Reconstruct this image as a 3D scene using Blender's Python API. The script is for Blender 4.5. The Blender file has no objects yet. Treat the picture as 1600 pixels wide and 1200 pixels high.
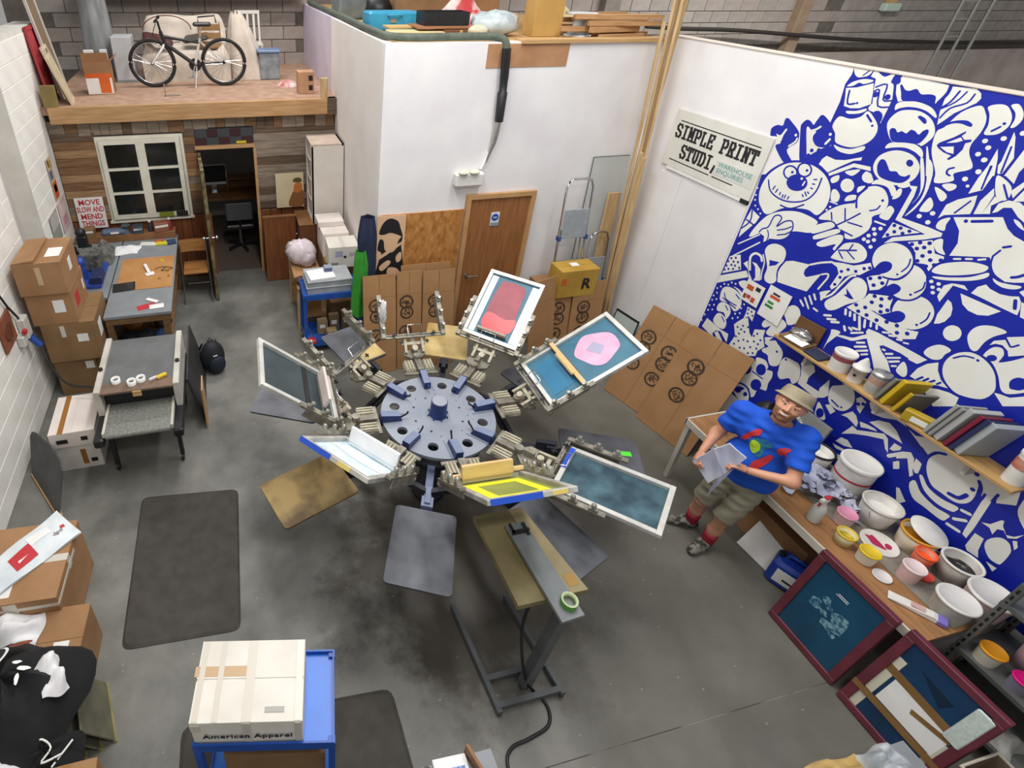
import bpy, bmesh, math, random
from mathutils import Vector, Matrix
random.seed(7)
S = bpy.context.scene
COL = S.collection
PI = math.pi

# ------------------------------------------------------------------ camera
R = [[0.975167, -0.220952, 0.01517], [-0.102276, -0.51003, -0.854054], [0.196442, 0.831294, -0.519962]]
cd = bpy.data.cameras.new('camera')
cd.sensor_fit = 'HORIZONTAL'; cd.sensor_width = 36.0
cd.lens = 19.1976
cd.shift_x = 0.16068; cd.shift_y = -0.09204
cd.clip_start = 0.05; cd.clip_end = 100
cam = bpy.data.objects.new('camera', cd); COL.objects.link(cam)
m3 = Matrix(((R[0][0], -R[1][0], -R[2][0]), (R[0][1], -R[1][1], -R[2][1]), (R[0][2], -R[1][2], -R[2][2])))
cam.matrix_world = Matrix.Translation((0, 0, 4.4)) @ m3.to_4x4()
S.camera = cam

# ------------------------------------------------------------------ light and exposure
w = bpy.data.worlds.new('world'); S.world = w; w.use_nodes = True
w.node_tree.nodes['Background'].inputs[0].default_value = (1.0, 0.985, 0.975, 1)
w.node_tree.nodes['Background'].inputs[1].default_value = 0.46
def area(name, loc, sx, sy, power, col=(1, .975, .945), rot=(0, 0, 0)):
    d = bpy.data.lights.new(name, 'AREA'); d.shape = 'RECTANGLE'; d.size = sx; d.size_y = sy
    d.energy = power; d.color = col
    o = bpy.data.objects.new(name, d); COL.objects.link(o); o.location = loc; o.rotation_euler = rot
    return o
area('ceiling_strip_light', (0.7, 3.8, 6.4), 0.5, 3.4, 260)
area('ceiling_strip_light', (3.1, 3.2, 6.6), 0.5, 3.0, 190)
area('ceiling_strip_light', (1.4, -0.4, 6.4), 3.0, 0.5, 150)
area('ceiling_strip_light', (0.6, 8.4, 6.4), 3.0, 0.5, 190)
area('ceiling_strip_light', (9.5, 7.2, 6.6), 3.0, 0.5, 620)
S.view_settings.view_transform = 'Standard'; S.view_settings.look = 'None'
S.view_settings.gamma = 1.0; S.view_settings.use_curve_mapping = False
S.view_settings.exposure = -0.55

# ------------------------------------------------------------------ materials
def lin(c):
    c = c.lstrip('#'); v = [int(c[i:i+2], 16) / 255 for i in (0, 2, 4)]
    return tuple(x / 12.92 if x <= .04045 else ((x + .055) / 1.055) ** 2.4 for x in v) + (1,)
MATS = {}
def mat(name, c, c2=None, rough=.6, metal=0., scale=8., lo=.35, hi=.65, bump=0., bscale=None, stretch=None, alpha=None, trans=0., detail=4.):
    """procedural material: two colours mixed by noise, optional bump, optional see-through"""
    if name in MATS: return MATS[name]
    m = bpy.data.materials.new(name); m.use_nodes = True; nt = m.node_tree; N = nt.nodes; L = nt.links
    b = N['Principled BSDF']; b.inputs['Base Color'].default_value = lin(c)
    b.inputs['Roughness'].default_value = rough; b.inputs['Metallic'].default_value = metal
    if c2 or bump:
        tc = N.new('ShaderNodeTexCoord'); mp = N.new('ShaderNodeMapping'); L.new(tc.outputs['Object'], mp.inputs[0])
        if stretch: mp.inputs['Scale'].default_value = stretch
        nz = N.new('ShaderNodeTexNoise'); nz.inputs['Scale'].default_value = scale; nz.inputs['Detail'].default_value = detail
        L.new(mp.outputs[0], nz.inputs['Vector'])
        if c2:
            r = N.new('ShaderNodeValToRGB'); r.color_ramp.elements[0].position = lo; r.color_ramp.elements[1].position = hi
            r.color_ramp.elements[0].color = lin(c); r.color_ramp.elements[1].color = lin(c2)
            L.new(nz.outputs[0], r.inputs[0]); L.new(r.outputs[0], b.inputs['Base Color'])
        if bump:
            n2 = nz
            if bscale:
                n2 = N.new('ShaderNodeTexNoise'); n2.inputs['Scale'].default_value = bscale; L.new(mp.outputs[0], n2.inputs['Vector'])
            bp = N.new('ShaderNodeBump'); bp.inputs['Strength'].default_value = bump; bp.inputs['Distance'].default_value = .01
            L.new(n2.outputs[0], bp.inputs['Height']); L.new(bp.outputs[0], b.inputs['Normal'])
    if trans: b.inputs['Transmission Weight'].default_value = trans
    if alpha is not None: b.inputs['Alpha'].default_value = alpha
    MATS[name] = m; return m

# ------------------------------------------------------------------ mesh builder
class MB:
    def __init__(s): s.v = []; s.f = []; s.sm = []
    def add(s, vs, fs, smooth=False, M=None):
        o = len(s.v)
        for p in vs:
            p = Vector(p)
            s.v.append(tuple(M @ p) if M else tuple(p))
        for f in fs: s.f.append([o + i for i in f]); s.sm.append(smooth)
        return s
    def box(s, x0, y0, z0, x1, y1, z1, M=None):
        v = [(x0,y0,z0),(x1,y0,z0),(x1,y1,z0),(x0,y1,z0),(x0,y0,z1),(x1,y0,z1),(x1,y1,z1),(x0,y1,z1)]
        return s.add(v, [(0,3,2,1),(4,5,6,7),(0,1,5,4),(1,2,6,5),(2,3,7,6),(3,0,4,7)], False, M)
    def cbox(s, c, d, M=None):
        return s.box(c[0]-d[0]/2, c[1]-d[1]/2, c[2]-d[2]/2, c[0]+d[0]/2, c[1]+d[1]/2, c[2]+d[2]/2, M)
    def rbox(s, x0, y0, z0, x1, y1, z1, r=.01, M=None):
        """box with chamfered vertical and top edges"""
        r = min(r, (x1-x0)/2.01, (y1-y0)/2.01, (z1-z0)/2.01)
        def ring(i, z): return [(x0+i+r,y0+i,z),(x1-i-r,y0+i,z),(x1-i,y0+i+r,z),(x1-i,y1-i-r,z),(x1-i-r,y1-i,z),(x0+i+r,y1-i,z),(x0+i,y1-i-r,z),(x0+i,y0+i+r,z)]
        rs = [ring(r*.9, z0), ring(0, z0+r), ring(0, z1-r), ring(r*.9, z1)]
        v = [p for q in rs for p in q]; f = [tuple(range(7, -1, -1)), tuple(range(24, 32))]
        for k in range(3):
            for i in range(8): j = (i+1) % 8; f.append((k*8+i, k*8+j, k*8+8+j, k*8+8+i))
        return s.add(v, f, False, M)
    def lathe(s, prof, n=20, M=None, smooth=True, caps=True):
        """prof: list of (radius, z)"""
        v = []; f = []
        for r, z in prof:
            for i in range(n): a = 2*PI*i/n; v.append((r*math.cos(a), r*math.sin(a), z))
        for k in range(len(prof)-1):
            for i in range(n):
                j = (i+1) % n; f.append((k*n+i, k*n+j, k*n+n+j, k*n+n+i))
        s.add(v, f, smooth, M)
        if caps:
            o = len(v); t = len(prof)-1
            if prof[0][0] > 1e-5: s.add(v[:n], [tuple(range(n-1, -1, -1))], False, M)
            if prof[t][0] > 1e-5: s.add(v[t*n:], [tuple(range(n))], False, M)
        return s
    def cyl(s, p0, p1, r, r2=None, n=12, caps=True):
        p0 = Vector(p0); p1 = Vector(p1); d = p1-p0; r2 = r if r2 is None else r2
        M = Matrix.Translation(p0) @ d.to_track_quat('Z', 'Y').to_matrix().to_4x4()
        return s.lathe([(r, 0), (r2, d.length)], n, M, n > 6, caps)
    def tube(s, pts, r, n=8, closed=False):
        pts = [Vector(p) for p in pts]; m = len(pts); v = []; f = []
        up = Vector((0, 0, 1)); 
        for i, p in enumerate(pts):
            a = pts[(i-1) % m] if (closed or i > 0) else p; b = pts[(i+1) % m] if (closed or i < m-1) else p
            t = (b-a).normalized(); x = t.cross(up)
            if x.length < .05: x = t.cross(Vector((1, 0, 0)))
            x.normalize(); y = x.cross(t)
            rr = r[i] if isinstance(r, (list, tuple)) else r
            for k in range(n): q = 2*PI*k/n; v.append(p + x*math.cos(q)*rr + y*math.sin(q)*rr)
        mm = m if closed else m-1
        for i in range(mm):
            i2 = (i+1) % m
            for k in range(n): k2 = (k+1) % n; f.append((i*n+k, i*n+k2, i2*n+k2, i2*n+k))
        s.add(v, f, True)
        if not closed: s.add(v[:n], [tuple(range(n-1, -1, -1))]); s.add(v[-n:], [tuple(range(n))])
        return s
    def bar(s, p0, p1, w, h, up=(0, 0, 1)):
        p0 = Vector(p0); p1 = Vector(p1); d = p1-p0; t = d.normalized(); u = Vector(up)
        x = t.cross(u)
        if x.length < 1e-4: x = t.cross(Vector((0, 1, 0)))
        x.normalize(); y = x.cross(t)
        M = Matrix((x.to_4d(), t.to_4d(), y.to_4d(), (0, 0, 0, 1))).transposed()
        M = Matrix.Translation(p0) @ Matrix(((x.x,t.x,y.x,0),(x.y,t.y,y.y,0),(x.z,t.z,y.z,0),(0,0,0,1)))
        return s.box(-w/2, 0, -h/2, w/2, d.length, h/2, M)
    def prism(s, poly, z0, z1, M=None):
        n = len(poly); v = [(x, y, z0) for x, y in poly] + [(x, y, z1) for x, y in poly]
        f = [tuple(range(n-1, -1, -1)), tuple(range(n, 2*n))] + [(i, (i+1) % n, n+(i+1) % n, n+i) for i in range(n)]
        return s.add(v, f, False, M)
    def grid(s, fn, nu, nv, smooth=True, M=None):
        v = [fn(i/nu, j/nv) for j in range(nv+1) for i in range(nu+1)]
        f = [(j*(nu+1)+i, j*(nu+1)+i+1, (j+1)*(nu+1)+i+1, (j+1)*(nu+1)+i) for j in range(nv) for i in range(nu)]
        return s.add(v, f, smooth, M)
    def ball(s, c, rx, ry=None, rz=None, n=12, m=8, M=None, jit=0.):
        ry = ry or rx; rz = rz or rx; v = []
        rnd = random.Random(int(abs(c[0]*977+c[1]*131+c[2]*71)*100))
        def fn(u, t):
            a = 2*PI*u; b = PI*(t-.5); k = 1
            return (c[0]+rx*math.cos(a)*math.cos(b), c[1]+ry*math.sin(a)*math.cos(b), c[2]+rz*math.sin(b))
        vs = [fn(i/n, j/m) for j in range(m+1) for i in range(n)]
        if jit: vs = [tuple(c[k]+(p[k]-c[k])*(1+q) for k in range(3)) for p, q in ((p, rnd.uniform(-jit, jit)) for p in vs)]
        f = [(j*n+i, j*n+(i+1) % n, (j+1)*n+(i+1) % n, (j+1)*n+i) for j in range(m) for i in range(n)]
        return s.add(vs, f, True, M)
    def build(s, name, m=None, parent=None, **props):
        me = bpy.data.meshes.new(name); me.from_pydata(s.v, [], s.f); me.update()
        if any(s.sm): me.polygons.foreach_set('use_smooth', s.sm)
        o = bpy.data.objects.new(name, me); COL.objects.link(o)
        if m: me.materials.append(m)
        if parent is not None: o.parent = parent
        for k, v in props.items(): o[k] = v
        return o

def thing(name, label, cat, loc=(0, 0, 0), rz=0., group=None, rot=None):
    o = bpy.data.objects.new(name, None); COL.objects.link(o); o.empty_display_size = .1
    o.location = loc; o.rotation_euler = rot or (0, 0, rz)
    o['label'] = label; o['category'] = cat
    if group: o['group'] = group
    return o
def tag(o, label, cat, group=None, kind=None):
    o['label'] = label; o['category'] = cat
    if group: o['group'] = group
    if kind: o['kind'] = kind
    return o
def copy_tree(o, parent=None):
    c = o.copy(); COL.objects.link(c); c.parent = parent
    for ch in list(o.children): copy_tree(ch, c)
    return c
def child(name, mesh, parent, loc=(0, 0, 0), rot=(0, 0, 0), scale=(1, 1, 1)):
    o = bpy.data.objects.new(name, mesh); COL.objects.link(o); o.parent = parent
    o.location = loc; o.rotation_euler = rot; o.scale = scale
    return o
def struct(o):
    o['kind'] = 'structure'; return o
def text_mesh(txt, size, name='lettering', ext=.0006, align='CENTER', bold=0., spacing=1.):
    c = bpy.data.curves.new(name, 'FONT'); c.body = txt; c.size = size; c.extrude = ext; c.align_x = align; c.align_y = 'CENTER'
    c.offset = bold; c.space_character = spacing; c.resolution_u = 2
    o = bpy.data.objects.new(name, c); COL.objects.link(o)
    dg = bpy.context.evaluated_depsgraph_get(); me = bpy.data.meshes.new_from_object(o.evaluated_get(dg))
    bpy.data.objects.remove(o); bpy.data.curves.remove(c); return me
def text(txt, size, m, parent, loc, rot, name='lettering', **k):
    me = text_mesh(txt, size, name, **k); me.materials.clear(); me.materials.append(m)
    return child(name, me, parent, loc, rot)
def catmull(pts, closed=True, k=4):
    n = len(pts); out = []
    for i in range(n if closed else n-1):
        g = lambda j: pts[j % n] if closed else pts[max(0, min(n-1, j))]
        a, b, c, d = g(i-1), g(i), g(i+1), g(i+2)
        for q in range(k):
            t = q/k
            out.append(tuple(.5*((2*b[x]) + (c[x]-a[x])*t + (2*a[x]-5*b[x]+4*c[x]-d[x])*t*t + (3*b[x]-a[x]-3*c[x]+d[x])*t**3) for x in range(len(b))))
    if not closed: out.append(tuple(pts[-1]))
    return out
def ribbon(pts, w):
    """outline polygon of a stroke of width w through 2d pts"""
    l = []; r = []; n = len(pts)
    for i, p in enumerate(pts):
        a = pts[max(0, i-1)]; b = pts[min(n-1, i+1)]; dx = b[0]-a[0]; dy = b[1]-a[1]; q = math.hypot(dx, dy) or 1
        l.append((p[0]-dy/q*w/2, p[1]+dx/q*w/2)); r.append((p[0]+dy/q*w/2, p[1]-dx/q*w/2))
    return l, r
# ================================================================== the setting
def floor_mat():
    m = bpy.data.materials.new('painted_concrete'); m.use_nodes = True; nt = m.node_tree; N = nt.nodes; L = nt.links
    b = N['Principled BSDF']; tc = N.new('ShaderNodeTexCoord')
    def noise(sc, det=6, rough=.6):
        n = N.new('ShaderNodeTexNoise'); n.inputs['Scale'].default_value = sc; n.inputs['Detail'].default_value = det; n.inputs['Roughness'].default_value = rough
        L.new(tc.outputs['Object'], n.inputs['Vector']); return n
    def ramp(src, a, c, lo, hi):
        r = N.new('ShaderNodeValToRGB'); r.color_ramp.elements[0].position = lo; r.color_ramp.elements[1].position = hi
        r.color_ramp.elements[0].color = a; r.color_ramp.elements[1].color = c; L.new(src, r.inputs[0]); return r
    base = ramp(noise(1.3).outputs[0], lin('#5a5a55'), lin('#85857f'), .34, .66)
    # ink and foot-traffic stains spread round the press
    mp = N.new('ShaderNodeMapping'); L.new(tc.outputs['Object'], mp.inputs[0]); mp.inputs['Location'].default_value = (-.58, -.93, 0); mp.inputs['Scale'].default_value = (.36, .37, 1)
    g = N.new('ShaderNodeVectorMath'); g.operation = 'LENGTH'; L.new(mp.outputs[0], g.inputs[0])
    st = noise(1.9, 8, .7); ad = N.new('ShaderNodeMath'); ad.operation = 'MULTIPLY_ADD'; L.new(st.outputs[0], ad.inputs[0]); ad.inputs[1].default_value = 1.1; L.new(g.outputs['Value'], ad.inputs[2])
    sm = ramp(ad.outputs[0], (1, 1, 1, 1), (0, 0, 0, 1), .80, 1.30)
    mx = N.new('ShaderNodeMixRGB'); L.new(sm.outputs[0], mx.inputs[0]); L.new(base.outputs[0], mx.inputs[1]); mx.inputs[2].default_value = lin('#3c3630')
    # olive tinge toward the bench side
    sx = N.new('ShaderNodeSeparateXYZ'); L.new(tc.outputs['Object'], sx.inputs[0])
    ol_ = N.new('ShaderNodeMath'); ol_.operation = 'MULTIPLY_ADD'; L.new(st.outputs[0], ol_.inputs[0]); ol_.inputs[1].default_value = 1.6; L.new(sx.outputs['X'], ol_.inputs[2])
    olr = ramp(ol_.outputs[0], (0, 0, 0, 1), (1, 1, 1, 1), .9, 1.0); mr_ = N.new('ShaderNodeMapRange'); L.new(ol_.outputs[0], mr_.inputs[0]); mr_.inputs[1].default_value = 1.0; mr_.inputs[2].default_value = 3.2; mr_.inputs[4].default_value = .6
    mo_ = N.new('ShaderNodeMixRGB'); L.new(mr_.outputs[0], mo_.inputs[0]); L.new(mx.outputs[0], mo_.inputs[1]); mo_.inputs[2].default_value = lin('#666358'); mx = mo_
    # pale worn flecks and scuffs
    vo = N.new('ShaderNodeTexVoronoi'); vo.inputs['Scale'].default_value = 5.5; mpv = N.new('ShaderNodeMapping'); mpv.inputs['Scale'].default_value = (1, 1.6, 1); mpv.inputs['Rotation'].default_value = (0, 0, .5); L.new(tc.outputs['Object'], mpv.inputs[0]); L.new(mpv.outputs[0], vo.inputs['Vector'])
    fl = ramp(vo.outputs['Distance'], (1, 1, 1, 1), (0, 0, 0, 1), .035, .075)
    mx2 = N.new('ShaderNodeMixRGB'); fm = N.new('ShaderNodeMath'); fm.operation = 'MULTIPLY'; fm.inputs[1].default_value = .55; L.new(fl.outputs[0], fm.inputs[0])
    L.new(fm.outputs[0], mx2.inputs[0]); L.new(mx.outputs[0], mx2.inputs[1]); mx2.inputs[2].default_value = lin('#a19d90')
    dk = ramp(noise(5, 9, .75).outputs[0], (0, 0, 0, 1), (1, 1, 1, 1), .5, .8)
    mx3 = N.new('ShaderNodeMixRGB'); dm = N.new('ShaderNodeMath'); dm.operation = 'MULTIPLY'; dm.inputs[1].default_value = .5; L.new(dk.outputs[0], dm.inputs[0])
    L.new(dm.outputs[0], mx3.inputs[0]); L.new(mx2.outputs[0], mx3.inputs[1]); mx3.inputs[2].default_value = lin('#5c5a54')
    L.new(mx3.outputs[0], b.inputs['Base Color'])
    rr = ramp(noise(3).outputs[0], (.32, .32, .32, 1), (.55, .55, .55, 1), .3, .7); L.new(rr.outputs[0], b.inputs['Roughness'])
    bp = N.new('ShaderNodeBump'); bp.inputs['Strength'].default_value = .08; L.new(noise(60, 3).outputs[0], bp.inputs['Height']); L.new(bp.outputs[0], b.inputs['Normal'])
    return m
WHITE = mat('white_wall_paint', '#e6e4e6', '#efeeef', .7, scale=2.2, bump=.05, bscale=30)
WBLOCK = mat('white_painted_block', '#ebe9e3', '#f4f3ee', .75, scale=3, bump=.35, bscale=60)
MORTARW = mat('white_painted_mortar', '#d9d6cd', '#e4e1d9', .8, scale=5)
GBLOCKS = [mat('grey_block_%s' % n, a, b, .9, scale=6, bump=.3, bscale=60) for n, a, b in (('pale', '#9a928b', '#a8a099'), ('mid', '#938b84', '#a19992'), ('warm', '#978c84', '#a59a92'))]
MORTARG = mat('grey_mortar', '#5f5952', '#6f6860', .95, scale=9)
LILAC = mat('lilac_plasterboard', '#cdc3d6', '#d9d0e0', .7, scale=2)
PINE = mat('pine', '#b58d5a', '#cca877', .55, scale=3, stretch=(1, 12, 12), bump=.05)
PINEX = mat('pine_lengthwise_x', '#ad8559', '#c49c70', .55, scale=3, stretch=(1, 14, 14), bump=.05)
PINEZ = mat('pine_lengthwise_z', '#b8986a', '#d2b68a', .55, scale=3, stretch=(14, 14, 1), bump=.05)
BOARD = mat('chipboard_floor', '#a3816a', '#b59681', .8, scale=7)
OSB = mat('oriented_strand_board', '#9a6228', '#c78f4e', .65, scale=15, stretch=(1.6, 1, .8), lo=.3, hi=.7, bump=.1)
DOORW = mat('oak_veneer', '#8a5a33', '#a06d41', .45, scale=4, stretch=(9, 9, .6))
DARK = mat('dark_interior', '#2b2926', '#35322e', .9, scale=3)
WFRAME = mat('cream_gloss_paint', '#d9d6c6', '#e6e3d5', .4, scale=6)
GLASSD = mat('window_glass', '#1c211f', None, .08)
GLASSD.node_tree.nodes['Principled BSDF'].inputs['Alpha'].default_value = .55
BLACK = mat('black_plastic', '#17171a', '#202024', .45, scale=20)
CHROME = mat('chrome', '#c9cbcd', None, .2, 1.)
STEEL = mat('brushed_steel', '#a9a9a4', '#bdbdb6', .35, .9, scale=20, stretch=(1, 12, 1))

# floor, two bays cast either side of a joint
FL = floor_mat()
fo = struct(MB().box(-2.6, 1.064, -.1, 8, 10.8, 0).build('floor', FL))
MB().box(-2.6, -1.5, -.1, 8, 1.058, 0).build('floor_bay', FL, fo)
MB().box(-2.6, 1.058, -.1, 8, 1.064, -.002).build('joint', mat('worn_joint', '#4f4b43', '#8a867a', .9, scale=3, lo=.45, hi=.6), fo)

# grey block wall at the far end
wb = struct(MB().box(-3.2, 10.80, 0, 24, 10.95, 6.2).build('wall_back', MORTARG))
bmesh_blk = []
for k in range(3):
    bmesh_blk.append(MB().rbox(-.217, -.016, -.104, .217, .02, .104, .008))
meshes = []
for k in range(3):
    o = bmesh_blk[k].build('block', GBLOCKS[k], wb); meshes.append(o.data); bpy.data.objects.remove(o)
rnd = random.Random(3)
def lay(x0, x1, z0, z1):
    r = 0; z = z0; n = 0
    while z < z1:
        x = x0 + (.225 if r % 2 else 0)
        while x < x1: child('block', rnd.choice(meshes), wb, (x, 10.80, z)); x += .445; n += 1
        z += .22; r += 1
    return n
lay(-2.5, 1.6, 2.78, 4.75)
lay(4.3, 13.4, 3.0, 4.9)
rest = MB(); z = 3.0; r = 0
while z < 4.9:
    x = 13.65 + (.225 if r % 2 else 0)
    while x < 23.5: rest.rbox(x-.217, 10.784, z-.104, x+.217, 10.82, z+.104, .008); x += .445
    z += .22; r += 1
rest.build('blockwork_far_end', GBLOCKS[1], wb, kind='stuff')

# white painted block wall on the left, with a flush recess
wl = struct(MB().box(-2.5, -1, 0, -2.232, 6.0, 4.0).box(-2.5, 6.72, 0, -2.232, 8.7, 3.62).build('wall_left', MORTARW))
MB().box(-2.62, 5.9, 0, -2.45, 6.8, 4.0).build('recess_panel', mat('recess_grey', '#c9c7c3', '#d3d1cd', .7, scale=2), wl)
bo = MB().rbox(-.02, -.2218, -.1085, .006, .2218, .1085, .004).build('block', WBLOCK, wl); bme = bo.data; bpy.data.objects.remove(bo)
hb = MB().rbox(-.02, -.1102, -.1085, .006, .1102, .1085, .004).build('block', WBLOCK, wl); hme = hb.data; bpy.data.objects.remove(hb)
for r in range(17):
    z = .11 + r*.2225
    for ya, yb, zt in ((2.4, 6.0, 3.7), (6.72, 8.7, 3.62)):
        if z > zt - .08: continue
        y = ya + .2225 - (.2225 if r % 2 else 0)
        while y < yb + .05:
            a = max(y - .2225, ya); b = min(y + .2225, yb)
            if b - a > .3: child('block', bme, wl, (-2.232, y, z))
            elif b - a > .12: child('block', hme, wl, (-2.232, (a+b)/2, z))
            y += .445

# box-room of white board: front face, side face, roof deck
wp = struct(MB().box(1.64, 5.52, 0, 2.70, 5.62, 3.69).box(3.58, 5.52, 0, 4.82, 5.62, 3.69).box(2.70, 5.52, 2.075, 3.58, 5.62, 3.69).build('wall_partition_front', WHITE))
ws = struct(MB().box(1.64, 5.62, 0, 1.74, 8.19, 3.69).build('wall_partition_side', mat('white_board_side', '#e6e0dc', '#eee9e6', .7, scale=2)))
MB().box(1.642, 8.20, 0, 1.74, 10.78, 3.69).build('plasterboard_sheet', LILAC, ws)
rd = struct(MB().box(1.66, 5.64, 3.62, 4.80, 10.78, 3.68).build('ceiling', PINE))
MB().box(3.08, 5.49, 3.676, 4.80, 5.66, 3.712).build('edge_board', PINE, wp)
MB().box(2.72, 5.512, 3.45, 3.64, 5.522, 3.676).build('patch_board', mat('brown_hardboard', '#a87c58', '#b88b66', .7, scale=5), wp)
# right-hand white wall
wr = struct(MB().box(4.82, -1.0, 0, 4.94, 5.52, 3.74).build('wall_right', WHITE))
MB().box(4.812, 3.885, .0, 4.822, 4.715, 2.44).build('panel', WHITE, wr)
MB().box(4.814, 4.725, .0, 4.822, 5.04, 2.40).build('panel', WHITE, wr)
MB().box(4.81, -.8, 3.738, 4.95, 5.5, 3.744).build('top_edge', mat('raw_edge', '#d6c8bc', None, .8), wr)

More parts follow.
